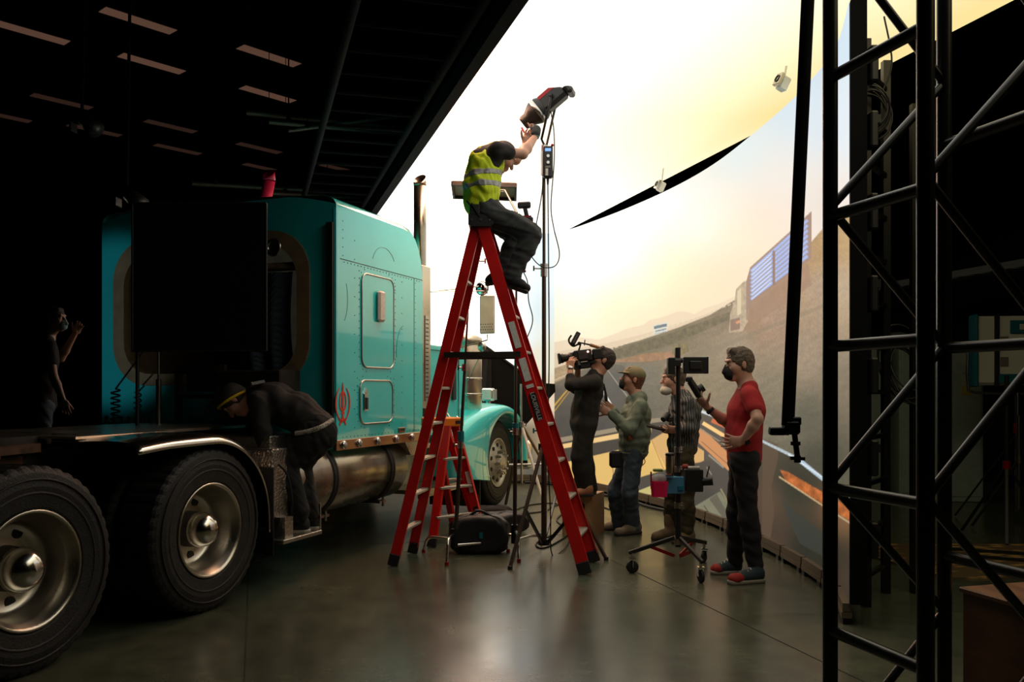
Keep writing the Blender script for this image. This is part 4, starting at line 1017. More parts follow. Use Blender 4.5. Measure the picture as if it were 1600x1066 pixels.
def ang(frm, px, py):
    q = G(px, py); d = q - Vector(frm); d.z = 0; return math.atan2(d.y, d.x), d.length
c1 = P(710, 0, 7.40)
cs1 = cstand('left C-stand with long riser between the two red ladders', c1, [ang(c1, 698, 884), ang(c1, 662, 864), (math.radians(25), .5)], 2.55, joints=(.95, 1.6), lean=Vector((.14, 0, 0)))
c2 = P(804, 0, 7.62)
cs2 = cstand('right C-stand rising in front of the truck wheel with teal collar', c2, [ang(c2, 811, 879), (math.radians(165), .45), (math.radians(60), .5)], 2.95, joints=(1.05, 1.9), lean=Vector((.02, 0, 0)))
for t_, zz in ((cs1, 1.02), (cs2, 1.08)):
    q = Vector(t_.location) + Vector((.055 if t_ == cs1 else .007, 0, zz)); m_ = MB(); collar(m_, q, .027, .09); m_.build('collar', 'tealtrim', t_)
# knob clamp held near the big ladder top
m_ = MB(); q = Vector(c1) + Vector((.14, 0, 2.50)); m_.cyl(q, q + Vector((.035, -.02, 0)), .022, n=14); m_.cyl(q, q + Vector((.03, 0, 0)), .02); knob(m_, q, (1, 0, .0), .12); m_.build('grip_head', 'chromed', cs1)
# combo stand with the big lamp
c3 = P(850, 0, 7.57); t = thing('light_stand', 'tall combo stand carrying the spotlight beside the tall ladder', 'stand', c3)
for (z0, z1, r_) in ((.07, 1.30, .024), (1.28, 2.45, .019), (2.43, 3.52, .014)):
    MB().cyl(c3 + Vector((0, 0, z0)), c3 + Vector((0, 0, z1)), r_, n=16).build('riser', 'stand_dull', t)
for z0, r_ in ((1.29, .034), (2.44, .03)):
    m_ = MB(); collar(m_, c3 + Vector((0, 0, z0)), r_, .10); collar(m_, c3 + Vector((0, 0, z0 + .05)), r_ * 1.2, .02); knob(m_, c3 + Vector((-.02, 0, z0 + .02)), (-1, -.2, 0), .07); m_.build('clamp', 'chromed', t)
tj = c3 + Vector((0, 0, .92)); m_ = MB(); collar(m_, tj, .05, .06); m_.build('tripod_collar', 'blacksteel', t)
m_ = MB(); collar(m_, c3 + Vector((0, 0, .10)), .05, .05); m_.build('tripod_collar', 'blacksteel', t)
tj2 = c3 + Vector((0, 0, 1.06)); m_ = MB(); knob(m_, tj2, (-1, 0, 0), .09); collar(m_, tj2, .035, .10); m_.build('clamp', 'tealtrim', t)
for px_, py_ in ((797, 890), (947, 876), (885, 806)):
    f_ = G(px_, py_); d = (f_ - c3); d.z = 0; dn = d.normalized(); m_ = MB()
    m_.bar(tj + dn * .04, f_ + Vector((0, 0, .015)), .026, .022); lg = m_.build('leg', 'stand_dull', t)
    m_ = MB(); mid = L3(tj, f_, .55); m_.bar(c3 + dn * .04 + Vector((0, 0, .10)), mid, .018, .028); m_.build('brace', 'blacksteel', lg)
    MB().cyl(f_, f_ + Vector((0, 0, .03)), .02, n=12).build('foot_pad', 'rubber2', lg)
# spotlight
tip = W(817, 194, 7.55); rear = W(853, 163, 7.50); ax = (rear - tip).normalized(); q = c3 + Vector((0, 0, 3.50))
lamp = thing('spotlight', 'black cylindrical spotlight with red stripe aimed down-left atop the combo stand', 'light', q)
m_ = MB(); Lh = (rear - tip).length
m_.lathe([(0, .0), (.055, .0), (.062, .02), (.062, .06), (.085, .10), (.105, .14), (.105, .20), (.09, .23)], tip, ax, 28); m_.build('reflector_hood', 'black', lamp)
up_ = Vector((0, 0, 1)); s_ = ax.cross(up_).normalized(); u_ = s_.cross(ax); R_ = Matrix((ax, s_, u_)).transposed()
m_ = MB(); m_.box(tip + ax * .33, (.26, .14, .15), R_, bev=.03); m_.build('lamp_body', 'black', lamp)
m_ = MB(); m_.box(tip + ax * .33 + u_ * .055 - s_ * .071 * (1 if s_.y > 0 else -1), (.20, .004, .03), R_); m_.box(tip + ax * .33 + u_ * .077, (.20, .05, .003), R_); m_.build('red_stripe', 'redd', lamp)
m_ = MB(); m_.box(tip + ax * .48, (.06, .17, .18), R_, bev=.02); m_.build('rear_cap', 'black', lamp)
m_ = MB(); m_.box(tip + ax * .512 + u_ * .03, (.004, .10, .03), R_); m_.build('status_plate', 'white', lamp); m_ = MB(); m_.box(tip + ax * .515 - u_ * .03, (.006, .03, .02), R_); m_.build('socket', 'redd', lamp)
m_ = MB(); m_.lathe([(.106, .15), (.112, .16), (.112, .175), (.106, .185)], tip, ax, 28); m_.build('mount_ring', 'chromed', lamp)
yb = q + Vector((0, 0, .03)); pv = tip + ax * .33
for sg in (-1, 1):
    pp = pv + s_ * sg * .10; MB().tube([yb, yb + s_ * sg * .10 + Vector((0, 0, .02)), pp + Vector((0, 0, -.05)), pp], .011, 8).build('yoke_arm', 'black', lamp)
    m_ = MB(); m_.cyl(pp - s_ * sg * .03, pp + s_ * sg * .03, .02, n=12); m_.build('yoke_knob', 'black', lamp)
m_ = MB(); collar(m_, q + Vector((0, 0, -.01)), .026, .07); m_.build('receiver', 'chromed', lamp)
MB().lathe([(0, .001), (.054, .001)], tip, -ax, 24).build('lamp_lens', 'lampface', lamp)
m_ = MB(); m_.tube(catmull([tip + Vector((-.01, 0, -.03)), tip + Vector((.03, -.02, -.10)), tip + Vector((.10, -.02, -.13)), tip + Vector((.14, 0, -.10))], 6), .008); m_.bar(tip + Vector((.03, -.02, -.14)), tip + Vector((.07, -.02, -.06)), .01, .012); m_.build('safety_lever', 'redd', lamp)
# control box
q = W(856, 254, 7.50); bx = thing('control_box', 'black ballast control box with blue screen clipped to the combo stand', 'control box', q)
MB().box(q, (.085, .07, .27), bev=.012).build('housing', 'black', bx); MB().box(q + Vector((0, -.036, .10)), (.05, .004, .025)).build('display', 'lcd', bx)
for dz in (.045, -.01): MB().cyl(q + Vector((0, -.035, dz)), q + Vector((0, -.05, dz)), .013, n=16).build('dial', 'chromed', bx)
MB().box(q + Vector((-.01, -.037, -.09)), (.022, .004, .06)).build('label_plate', 'white', bx); add_text('ARRI', .022, q + Vector((0, -.0365, -.045)), (1, 0, 0), (0, 0, 1), 'white', bx)
m_ = MB(); m_.cyl(q + Vector((0, 0, -.13)), q + Vector((0, 0, -.19)), .013, .008, n=10); m_.build('plug', 'cable', bx)
m_ = MB(); m_.box(q + Vector((-.045, .03, .0)), (.03, .05, .2)); m_.build('mount_clip', 'chromed', bx)
def cable(label, pts, r=.005, m='cable', sub=8, name='power_cable', cat='cable', group=None):
    m_ = MB(); m_.tube(catmull(pts, sub), r, 6); o_ = m_.build(name, m); tag(o_, label, cat, group); return o_
cable('thin cable looping from the spotlight rear down and around the combo stand', [rear + Vector((.03, 0, -.02)), W(865, 200, 7.48), W(866, 250, 7.44), W(861, 320, 7.44), W(865, 355, 7.44), W(874, 395, 7.44), W(868, 415, 7.42), W(850, 418, 7.42), W(835, 407, 7.44), W(830, 392, 7.46), W(838, 350, 7.52), W(847, 300, 7.54), W(848, 262, 7.54)])
cable('straight power cable hanging beside the combo stand down to the floor', [W(856, 288, 7.50), W(857, 400, 7.48), W(858, 560, 7.48), W(856, 700, 7.45), W(860, 800, 7.45), G(862, 868) + Vector((0, 0, .008)), G(880, 862) + Vector((0, 0, .008)), G(890, 846) + Vector((0, 0, .008))], .0055)
o = cable('thin cable with red bead dangling below the seated worker', [W(815, 400, 7.3), W(817, 422, 7.3), W(824, 440, 7.3), W(826, 470, 7.3), W(832, 495, 7.3), W(830, 512, 7.3), W(820, 535, 7.3)], .0045)
b2 = MB().sphere(W(820, 424, 7.3), .011); b2.build('bead', 'redd', o)
o = MB().sphere(W(863, 227, 7.47), .013).build('cable_toggle', 'redd'); tag(o, 'small red toggle on the cable right of the control box', 'toggle')
# panel fixture behind the worker
q = W(757, 296, 8.4); pn = thing('reflector_panel', 'brown-lined flat panel light mounted behind the seated worker', 'light panel', q)
Rt = Matrix.Rotation(math.radians(2), 3, 'Y') @ Matrix.Rotation(math.radians(-12), 3, 'X')
MB().box(q + Rt @ Vector((0, 0, -.0)), (.60, .30, .02), Rt).build('panel', 'reflector', pn)
for sx_ in (-1, 1): MB().box(q + Rt @ Vector((.30 * sx_, 0, -.02)), (.02, .32, .04), Rt).build('side_rim', 'frame', pn)
for sy_ in (-1, 1): MB().box(q + Rt @ Vector((0, .15 * sy_, -.02)), (.62, .02, .04), Rt).build('edge_rim', 'frame', pn)
m_ = MB(); m_.tube([q, q + Vector((.2, -.3, -.08)), Vector(c2) + Vector((.02, 0, 2.95))], .01); m_.build('arm', 'stand_dull', pn)
# black duvetyne flag ahead of the truck
YF = 11.9; q = W(800, 608, YF)
fl_ = thing('floppy_flag', 'large black cloth flag blocking light in front of the truck nose', 'flag', P(815, 0, YF))
m_ = MB(); pl_ = [(744, 530), (800, 572), (838, 598), (867, 600), (868, 612), (822, 664), (800, 650), (744, 652)]
m_.prism([W(x, y, YF + .25 * ((x - 744) / 120.)) for x, y in pl_], (0, .03, 0)); m_.build('cloth', 'flag', fl_)
m_ = MB(); m_.bar(W(744, 530, YF - .02), W(838, 598, YF + .2), .02, .02); m_.build('frame_bar', 'black', fl_)
def foldf(u, v): p = W(750 + u * 18, 545 + v * 100, YF - .06 + .05 * math.sin(u * 9 + v * 2)); return p
MB().grid(foldf, 14, 10).build('drape', 'matte', fl_)
# white stand holding it
c4 = P(815, 0, 10.4); t = thing('light_stand', 'pale stand with white leg holding the black flag', 'stand', c4)
MB().cyl(c4 + Vector((0, 0, .3)), W(814, 600, 10.5), .014).build('riser', 'chromed', t)
hub = c4 + Vector((0, 0, 1.0)); m_ = MB(); collar(m_, hub, .03, .06); knob(m_, hub, (1, 0, 0), .05); m_.build('clamp', 'chromed', t)
for (px_, py_, mm) in ((853, 801, 'white'), (872, 765, 'wood'), (790, 790, 'stand_dull')):
    f_ = G(px_, py_); MB().bar(hub, f_ + Vector((0, 0, .01)), .03, .02).build('leg', mm, t)
MB().cyl(c4 + Vector((-.15, 0, .52)), c4 + Vector((.45, .1, .52)), .014).build('cross_arm', 'chromed', t)
# apple boxes
def applebox(c, lab, rz):
    t = thing('apple_box', lab, 'box', c, rz); R = Matrix.Rotation(rz, 3, 'Z'); c = Vector(c)
    wdt, dp, h = .30, .42, .20; th = .018
    # built as panels; the near end has a hand slot
    m_ = MB()
    for z in (th / 2, h - th / 2): m_.box(c + Vector((0, 0, z)), (wdt, dp, th), R)
    for sx_ in (-1, 1): m_.box(c + R @ Vector((sx_ * (wdt / 2 - th / 2), 0, h / 2)), (th, dp - .002, h - 2 * th), R)
    m_.box(c + R @ Vector((0, dp / 2 - th / 2, h / 2)), (wdt - 2 * th, th, h - 2 * th), R)
    for x0, x1, z0, z1 in ((-.132, .132, th, .07), (-.132, .132, .125, h - th), (-.132, -.075, .07, .125), (.075, .132, .07, .125)):
        m_.box(c + R @ Vector(((x0 + x1) / 2, -dp / 2 + th / 2, (z0 + z1) / 2)), (x1 - x0, th, z1 - z0), R)
    m_.build('body', 'wood', t)
    return t
ab = G(914, 838); ab.y += .16
applebox(ab, 'wooden apple box on the floor under the operator, lower of two', math.radians(-22))
applebox(ab + Vector((0, -.0, .2)), 'wooden apple box directly under the camera operator\'s shoe, upper of two', math.radians(-22))
# sandbag and soft bag near the C-stands
def blob(label, name, cat, c, dims, m, seed, rz=0, sag=.3):
    rnd = random.Random(seed); c = Vector(c)
    def f_(u, v):
        th_ = 2 * PI * u; ph = PI * v; e = .25
        sx_ = math.copysign(abs(math.cos(th_)) ** e, math.cos(th_)) * abs(math.sin(ph)) ** .3; sy_ = math.copysign(abs(math.sin(th_)) ** e, math.sin(th_)) * abs(math.sin(ph)) ** .3; sz_ = math.copysign(abs(math.cos(ph)) ** .7, math.cos(ph))
        w_ = 1 + .06 * math.sin(5 * th_ + seed) * math.sin(3 * ph) + .04 * math.sin(9 * th_ + 4 * ph)
        z = dims[2] / 2 * sz_ * (1 - sag * (.5 * (sx_ * sx_)) * (1 if sz_ > 0 else 0)) * (1 + .05 * math.sin(7 * th_))
        p = Vector((dims[0] / 2 * sx_ * w_, dims[1] / 2 * sy_ * w_, z)); return c + Matrix.Rotation(rz, 3, 'Z') @ p
    t = thing(name, label, cat, (c.x, c.y, c.z - dims[2] / 2)); MB().grid(f_, 48, 24).build('bag_body', m, t); return t
bgc = G(748, 868); bgc.z = .17; bgc.y += .12
bag = blob('black sandbag slumped between the C-stand bases', 'sandbag', 'sandbag', bgc, (.50, .24, .32), 'bag', 3)
MB().box(bgc + Vector((.02, -.125, .0)), (.03, .008, .05)).build('tag', 'tealtrim', bag); m_ = MB(); m_.tube(catmull([bgc + Vector((-.1, -.02, .14)), bgc + Vector((0, -.04, .2)), bgc + Vector((.12, -.02, .14))], 6), .012); m_.build('handle', 'bag', bag)
q = P(785, .10, 8.7); blob('crumpled black bag lying by the truck front wheel', 'duffel_bag', 'bag', q, (.42, .34, .2), 'bag', 8, .5)
q = P(768, .09, 9.3); blob('small dark cloth heap under the truck fender', 'cloth_heap', 'cloth', q, (.45, .3, .18), 'matte', 5, .2)
cable('loose black cable snaking over the floor beside the apple boxes', [G(800, 800), G(830, 790), G(868, 788), G(880, 800), G(870, 815), G(890, 832), G(868, 850), G(846, 858), G(838, 850), G(862, 838)], .008)
cable('long cable crossing behind the combo stand toward the screen', [G(760, 812), G(800, 806), G(850, 800), G(866, 792), G(905, 782), G(960, 800)], .008)
for o_ in bpy.data.objects:
    if o_.name.startswith('power_cable') and 'floor' in o_['label'] or ('crossing' in o_.get('label', '')): o_.location.z += .008
m_ = MB(); pts = [wall_at(s_)[0] - wall_at(s_)[2] * (.10 + .03 * math.sin(s_ * 5)) + Vector((0, 0, .02)) for s_ in np.linspace(4.6, 8.6, 40)]
o = m_.tube(pts, .016, 8).build('power_cable', 'cable'); tag(o, 'thick black cable bundle running along the foot of the video wall', 'cable')

# ================================================================ monitor cart
pc_ = Vector((1.285, 6.78, 0)); t = thing('monitor_stand', 'rolling black stand with monitors and red braces beside the man in red', 'monitor stand', pc_)
MB().cyl(pc_ + Vector((0, 0, .2)), pc_ + Vector((0, 0, .82)), .023, n=16).build('riser', 'black', t); MB().cyl(pc_ + Vector((0, 0, .80)), pc_ + Vector((0, 0, 1.74)), .018, n=16).build('riser', 'black', t)
for z_ in (.24, .52, .80, .95):
    m_ = MB(); collar(m_, pc_ + Vector((0, 0, z_)), .032, .045); knob(m_, pc_ + Vector((0, 0, z_)), (.6, -.8, 0), .05); m_.build('clamp', 'chromed', t)
whl = [(P(988, 0, 6.76), 0), (P(1095, 0, 6.42), 0), (P(1100, 0, 7.18), 0)]
for wp, _ in whl:
    d = (wp - pc_); d.z = 0; dn = d.normalized(); e = pc_ + d * 1.08 + Vector((0, 0, .155))
    lg = MB().bar(pc_ + dn * .03 + Vector((0, 0, .27)), e, .022, .032, bev=.004).build('leg', 'black', t)
    MB().bar(pc_ + dn * .03 + Vector((0, 0, .13)), L3(pc_ + dn * .03 + Vector((0, 0, .27)), e, .55), .012, .025).build('brace', 'redd', lg)
    m_ = MB(); sdv = dn.cross(Vector((0, 0, 1))); m_.cyl(wp + Vector((0, 0, .155)), wp + Vector((0, 0, .11)), .012, n=10); m_.box(wp + Vector((0, 0, .112)), (.05, .05, .012)); m_.bar(wp + sdv * .022 + Vector((0, 0, .11)), wp + sdv * .022 + Vector((0, 0, .05)), .006, .03); m_.bar(wp - sdv * .022 + Vector((0, 0, .11)), wp - sdv * .022 + Vector((0, 0, .05)), .006, .03); fk = m_.build('caster_fork', 'chrome', lg)
    MB().lathe([(0, -.013), (.036, -.013), (.048, -.008), (.048, .008), (.036, .013), (0, .013)], wp + Vector((0, 0, .048)), sdv, 24).build('caster_wheel', 'rubber2', lg)
def mon(label, px0, px1, py0, py1, Y, dp, name='monitor', cat='monitor'):
    c_ = W((px0 + px1) / 2, (py0 + py1) / 2, Y); w_ = (px1 - px0) * Y / F; h_ = (py1 - py0) * Y / F
    t_ = thing(name, label, cat, c_); MB().box(c_, (w_, dp, h_), bev=.006).build('housing', 'black', t_)
    MB().box(c_ + Vector((0, dp / 2 + .001, 0)), (w_ * .86, .003, h_ * .82)).build('screen', 'screen', t_); return t_, c_, w_, h_
t1, c_, w_, h_ = mon('wide black monitor seen from behind atop the rolling stand', 1067, 1104, 558, 584, 6.78, .05)
MB().box(c_ + Vector((0, -.032, 0)), (w_ * .5, .02, h_ * .5), bev=.005).build('battery_plate', 'black', t1); MB().box(c_ + Vector((w_ / 2 + .006, .03, 0)), (.01, .10, h_ * 1.0)).build('sun_hood', 'matte', t1)
t1, c_, w_, h_ = mon('small square monitor at the left of the rolling stand head', 1043, 1054, 559, 585, 6.76, .07)
m_ = MB(); q = pc_ + Vector((0, 0, 1.64)); m_.cyl(q + Vector((-.05, -.02, 0)), q + Vector((.03, -.02, 0)), .02, n=12); m_.box(q + Vector((-.01, 0, .03)), (.03, .04, .14), bev=.004); m_.box(q + Vector((-.02, -.03, -.02)), (.07, .03, .05), bev=.004); m_.build('head_bracket', 'black', t)
# clutter shelf
q = W(1054, 758, 6.74); MB().box(q, (.14, .06, .13), bev=.004).build('mount_plate', 'blueplastic', t); MB().box(q + Vector((.04, -.035, -.02)), (.04, .02, .03)).build('plate_latch', 'tealtrim', t)
t2, c_, w_, h_ = mon('black monitor box clamped halfway up the rolling stand', 1070, 1097, 733, 768, 6.74, .10)
m_ = MB(); m_.cyl(c_ + Vector((w_ / 2 + .0, -.03, -.01)), c_ + Vector((w_ / 2 + .07, -.05, 0)), .03, .035, n=16); m_.build('eyepiece', 'black', t2); MB().cyl(c_ + Vector((w_ / 2 + .03, -.02, .02)), c_ + Vector((w_ / 2 + .05, -.02, .11)), .006).build('antenna', 'chromed', t2)
q = W(1047, 743, 6.68); tu = thing('steel_tumbler', 'brushed steel travel tumbler on the rolling stand shelf', 'tumbler', q)
MB().lathe([(0, 0), (.026, 0), (.032, .02), (.034, .15), (.033, .155)], q, (0, 0, 1), 28).build('cup', 'steelcup', tu); MB().lathe([(0, .172), (.03, .172), (.036, .165), (.036, .152), (.033, .15)], q, (0, 0, 1), 28).build('lid', 'black', tu)
q = W(1030, 764, 6.66); ca = thing('caddy', 'bright pink plastic caddy hanging off the rolling stand', 'caddy', q - Vector((0, 0, .06)))
def caddy(u, v):
    t_ = 2 * PI * u; s_ = .88 + .12 * v + .03 * math.sin(t_ * 8) * v; x = .065 * math.copysign(abs(math.cos(t_)) ** .4, math.cos(t_)) * s_; y = .04 * math.copysign(abs(math.sin(t_)) ** .4, math.sin(t_)) * s_
    return q + Vector((x, y, -.06 + v * .115))
m_ = MB(); m_.grid(caddy, 48, 8); m_.box(q + Vector((0, 0, -.058)), (.11, .065, .004)); o = m_.build('basket', 'pink', ca); MB().cyl(q + Vector((-.06, 0, 0)), q + Vector((-.062, 0, .13)), .006).build('post', 'redd', ca)
q = W(1030, 748, 6.70); o = MB().sphere(q, .06, 20, 12, (1, .5, .62)).build('plastic_bag', 'clear'); tag(o, 'clear plastic bag bulging above the pink caddy', 'bag')
q = W(1028, 735, 6.72); o = MB().box(q, (.075, .05, .02), bev=.006).build('sanitizer_pack', 'green'); tag(o, 'flat green pack behind the steel tumbler', 'pack')
q = W(1071, 729, 6.72); o = MB().box(q, (.05, .05, .035), bev=.012).build('marker_cap', 'sign_red'); tag(o, 'red cap object on top of the stand shelf', 'cap')
q = W(1083, 731, 6.70); o = MB().cyl(q - Vector((.04, 0, 0)), q + Vector((.05, 0, 0)), .012, n=12).build('tape_roll', 'white'); tag(o, 'short white tube on the black monitor box', 'tube')
# blue plate holds green pack/bag/caddy
MB().box(W(1040, 752, 6.73), (.12, .012, .10), bev=.003).build('shelf_plate', 'blueplastic', t)

# ================================================================ hanging pole with clamp
q0 = W(1264, -40, 3.1); q1 = W(1231, 665, 3.1); hp = thing('hanging_pole', 'thick black pipe hanging from above with clamp at its lower end', 'pole', q1)
top_ = q0 + (q0 - q1) * ((HC - q0.z) / (q0.z - q1.z)) if q0.z < HC else q0
MB().cyl(q1, top_, .0225, .0235, n=20).build('pipe', 'matte', hp)
m_ = MB(); m_.cyl(W(1202, 673, 3.1), W(1232, 675, 3.1), .013, n=14); m_.box(W(1214, 674, 3.1), (.05, .035, .028), bev=.004); m_.build('spigot', 'black', hp)
m_ = MB(); m_.box(W(1236, 668, 3.1), (.055, .05, .05), bev=.008); m_.box(W(1241, 658, 3.1), (.04, .04, .03), bev=.004); m_.build('clamp', 'black', hp)
m_ = MB(); m_.cyl(W(1241, 675, 3.1), W(1246, 715, 3.1), .010, n=10); m_.cyl(W(1243, 690, 3.1), W(1243, 696, 3.1), .017, n=12); m_.bar(W(1235, 716, 3.1), W(1257, 717, 3.1), .016, .012); m_.cyl(W(1246, 712, 3.1), W(1246, 723, 3.1), .012, n=10); m_.build('tee_handle', 'black', hp)

# ================================================================ truss tower
A_ = Vector((1.125, 3.10, 0)); w_ = .46; B_ = A_ - GD * w_; C_ = A_ + GP * .49; D_ = B_ + GP * .49; RT = .0262
tr_ = thing('truss_tower', 'black box truss tower standing in the right foreground', 'truss', (A_ + D_) / 2)
HT = HC - .02
for p in (A_, B_, C_, D_): MB().cyl(p, p + Vector((0, 0, HT)), RT, n=20).build('chord', 'truss', tr_)
def strut(p, z0, q, z1, r=.0155):
    MB().cyl(p + Vector((0, 0, z0)), q + Vector((0, 0, z1)), r, n=12).build('strut', 'truss', tr_)
for z_ in (.08, .567, 1.070, 1.57, 2.03, 2.52, 3.02, 3.52): strut(A_, z_, B_, z_, .021)
for z_ in (.05, .806, 1.57, 2.32, 3.08, 3.83): strut(C_, z_, D_, z_, .021)
zz = [(.12, 'A'), (.6, 'C'), (1.087, 'A'), (1.58, 'C'), (2.06, 'A'), (2.55, 'C'), (3.03, 'A'), (3.5, 'C')]
for i in range(len(zz) - 1):
    a, b_ = zz[i], zz[i + 1]; strut(A_ if a[1] == 'A' else C_, a[0], A_ if b_[1] == 'A' else C_, b_[0], .0155)
for i in range(len(zz) - 1):
    a, b_ = zz[i], zz[i + 1]; strut(B_ if a[1] == 'A' else D_, a[0], B_ if b_[1] == 'A' else D_, b_[0], .0155)
MB().box((A_ + D_) / 2 + Vector((0, 0, .006)), (.62, .62, .012), Matrix.Rotation(math.radians(16.26), 3, 'Z')).build('base_plate', 'blacksteel', tr_)

# ================================================================ behind the wall: support ladders, coils
def frame_ladder(p, q, label, step=.30, z1=3.7):
    p = Vector(p); q = Vector(q); t = thing('support_frame', label, 'scaffold', (p + q) / 2)
    for e in (p, q): MB().box(e + Vector((0, 0, z1 / 2)), (.05, .05, z1)).build('post', 'truss', t)
    k = .2
    while k < z1:
        MB().bar(p + Vector((0, 0, k)), q + Vector((0, 0, k)), .03, .03).build('rung', 'truss', t); k += step
    return t
frame_ladder((2.31, 5.72, 0), (2.60, 6.10, 0), 'upright support frame directly behind the video wall edge', .30)
frame_ladder((2.80, 6.10, 0), (3.05, 6.55, 0), 'second upright support frame, right of the one at the wall edge', .42, 3.4)
m_ = MB(); rnd = random.Random(4); cc = W(1357, 172, 5.62)
for k in range(11):
    Rr = .10 + rnd.random() * .06; tl_ = rnd.random() * .6 - .3; off = Vector((rnd.uniform(-.02, .02), rnd.uniform(-.06, .06), rnd.uniform(-.03, .03)))
    pts = [cc + off + Vector((Rr * math.cos(t_), tl_ * Rr * math.sin(t_), Rr * 1.15 * math.sin(t_))) for t_ in np.linspace(0, 2 * PI, 26)]
    m_.tube(pts, .006, 5)
m_.tube(catmull([cc + Vector((-.05, 0, .15)), cc + Vector((.0, 0, .35)), cc + Vector((-.08, .02, .50)), cc + Vector((-.12, .02, .55))], 6), .005)
m_.tube(catmull([cc + Vector((.08, 0, .1)), cc + Vector((.15, 0, .3)), cc + Vector((.10, 0, .6))], 6), .006)
o = m_.build('cable_coil', 'cable'); tag(o, 'big coil of black cables hung behind the video wall edge', 'cable coil')
m_ = MB(); cc = W(1415, 575, 6.2)
for k in range(9):
    Rr = .10 + rnd.random() * .08; off = Vector((rnd.uniform(-.03, .03), rnd.uniform(-.06, .06), rnd.uniform(-.05, .05)))
    m_.tube([cc + off + Vector((Rr * math.cos(t_), .1 * math.sin(t_), Rr * 1.5 * math.sin(t_))) for t_ in np.linspace(0, 2 * PI, 26)], .007, 5)
o = m_.build('cable_coil', 'cable'); tag(o, 'lower cable coil hanging inside the truss tower view', 'cable coil')
pw = thing('power_distro', 'black rack of boxes mounted on the back of the video wall edge', 'power unit', (2.16, 5.34, 0))
for k, z_ in enumerate((.5, 1.0, 1.5, 2.0, 2.5, 3.0, 3.4)):
    m_ = MB(); m_.box((2.20, 5.36, z_), (.05, .10, .22), bev=.01); m_.box((2.225, 5.34, z_ + .06), (.02, .06, .05)); m_.build('module', 'black', pw)

# ================================================================ small tracking lamps at the LED ceiling
def tracker(c, label, rz):
    t = thing('tracking_camera', label, 'camera', c); c = Vector(c); R = Matrix.Rotation(math.radians(25), 3, 'Y') @ Matrix.Rotation(rz, 3, 'Z')
    MB().box(c, (.07, .07, .11), R, bev=.008).build('housing', 'silver', t); f_ = R @ Vector((-.05, -.03, -.02))
    MB().box(c + R @ Vector((-.06, -.02, 0)), (.03, .08, .10), R, bev=.004).build('face', 'chromed', t)
    MB().ring(c + R @ Vector((-.078, -.02, 0)), R @ Vector((1, 0, 0)), .026, .005, 20, 6).build('lens_ring', 'black', t)
    MB().cyl(c, (c.x + .03, c.y + .02, HC), .008).build('bracket', 'silver', t)
tracker(W(1224, 131, 6.9), 'silver tracking camera at the yellow right part of the LED ceiling', .3)
tracker(W(1033, 292, 10.1), 'silver tracking camera over the dark gap above the video wall', .3)

# ================================================================ right-hand background
for i, (x, lab) in enumerate(((4.9, 'grey electrical cabinet seen through the left truss bay'), (5.35, 'grey electrical cabinet with yellow sticker left of the truss chord'), (6.22, 'grey electrical cabinet with yellow sticker right of the truss'))):
    Y = 11.6 if i < 2 else 11.2; xx = (1365 - 800) / F * Y if i == 0 else (1398 - 800) / F * Y + .25 if i == 1 else (1490 - 800) / F * Y
    wd_ = .30 if i == 0 else .55
    t = thing('electrical_cabinet', lab, 'cabinet', (xx, Y, 0)); MB().box((xx, Y, 1.0), (wd_, .4, 2.0), bev=.01).build('housing', 'panel_grey', t)
    MB().box((xx, Y - .205, 1.0), (wd_ - .06, .012, 1.86), bev=.004).build('door', 'panel_grey', t)
    if i:
        sx_ = xx + (.0 if i == 1 else .06); MB().box((sx_, Y - .214, 1.55), (.12, .004, .18)).build('notice', 'white', t); add_text('ETN', .04, (sx_ - .02, Y - .217, 1.61), (1, 0, 0), (0, 0, 1), 'tealtrim', t)
        MB().box((sx_, Y - .214, 1.40), (.12, .004, .11)).build('yellow_sticker', 'yellowtag', t); MB().cyl((sx_ + .14, Y - .21, 1.66), (sx_ + .14, Y - .26, 1.66), .035, n=16).build('rotary_handle', 'redd', t)
ct = thing('cable_tray', 'overhead cable tray along the dark right wall', 'cable tray', W(1345, 463, 13.5))
e0 = Vector((5.3, 14.5, 2.95)); e1 = Vector((6.9, 8.5, 2.95))
for off in (-.15, .15): MB().bar(e0 + Vector((off, 0, 0)), e1 + Vector((off, 0, 0)), .02, .09).build('side_rail', 'grey', ct)
for k in range(24): MB().bar(L3(e0, e1, k / 24) + Vector((-.15, 0, -.03)), L3(e0, e1, k / 24) + Vector((.15, 0, -.03)), .03, .015).build('rung', 'grey', ct)
# large panel lamp on its stand
Y = 9.4; c_ = Vector(((1590 - 800) / F * Y, Y, 1.83)); t = thing('soft_panel_light', 'big grey panel lamp with teal corners on a stand at far right', 'light', (c_.x, c_.y, 0)); Rk = Matrix.Rotation(math.radians(-8), 3, 'Z')
MB().box(c_, (.90, .16, .74), Rk, bev=.03).build('housing', 'silver', t)
for sx_ in (-1, 1):
    MB().box(c_ + Rk @ Vector((sx_ * .45, -.02, .0)), (.04, .2, .78), Rk, bev=.015).build('end_guard', 'tealtrim', t)
for sx_ in (-.24, .26): MB().box(c_ + Rk @ Vector((sx_, -.085, 0)), (.05, .02, .76), Rk).build('strap', 'rubber2', t)
MB().box(c_ + Rk @ Vector((.0, -.09, .25)), (.22, .02, .14), Rk, bev=.005).build('corner_guard', 'tealtrim', t)
MB().box(c_ + Rk @ Vector((.03, -.102, .25)), (.10, .006, .06), Rk).build('display', 'white', t)
MB().box(c_ + Rk @ Vector((-.08, -.09, -.30)), (.28, .02, .10), Rk, bev=.005).build('control_panel', 'tealtrim', t)
for dz in (.1, -.12): MB().box(c_ + Rk @ Vector((-.165, -.084, dz)), (.08, .006, .1), Rk).build('vent', 'grey', t)
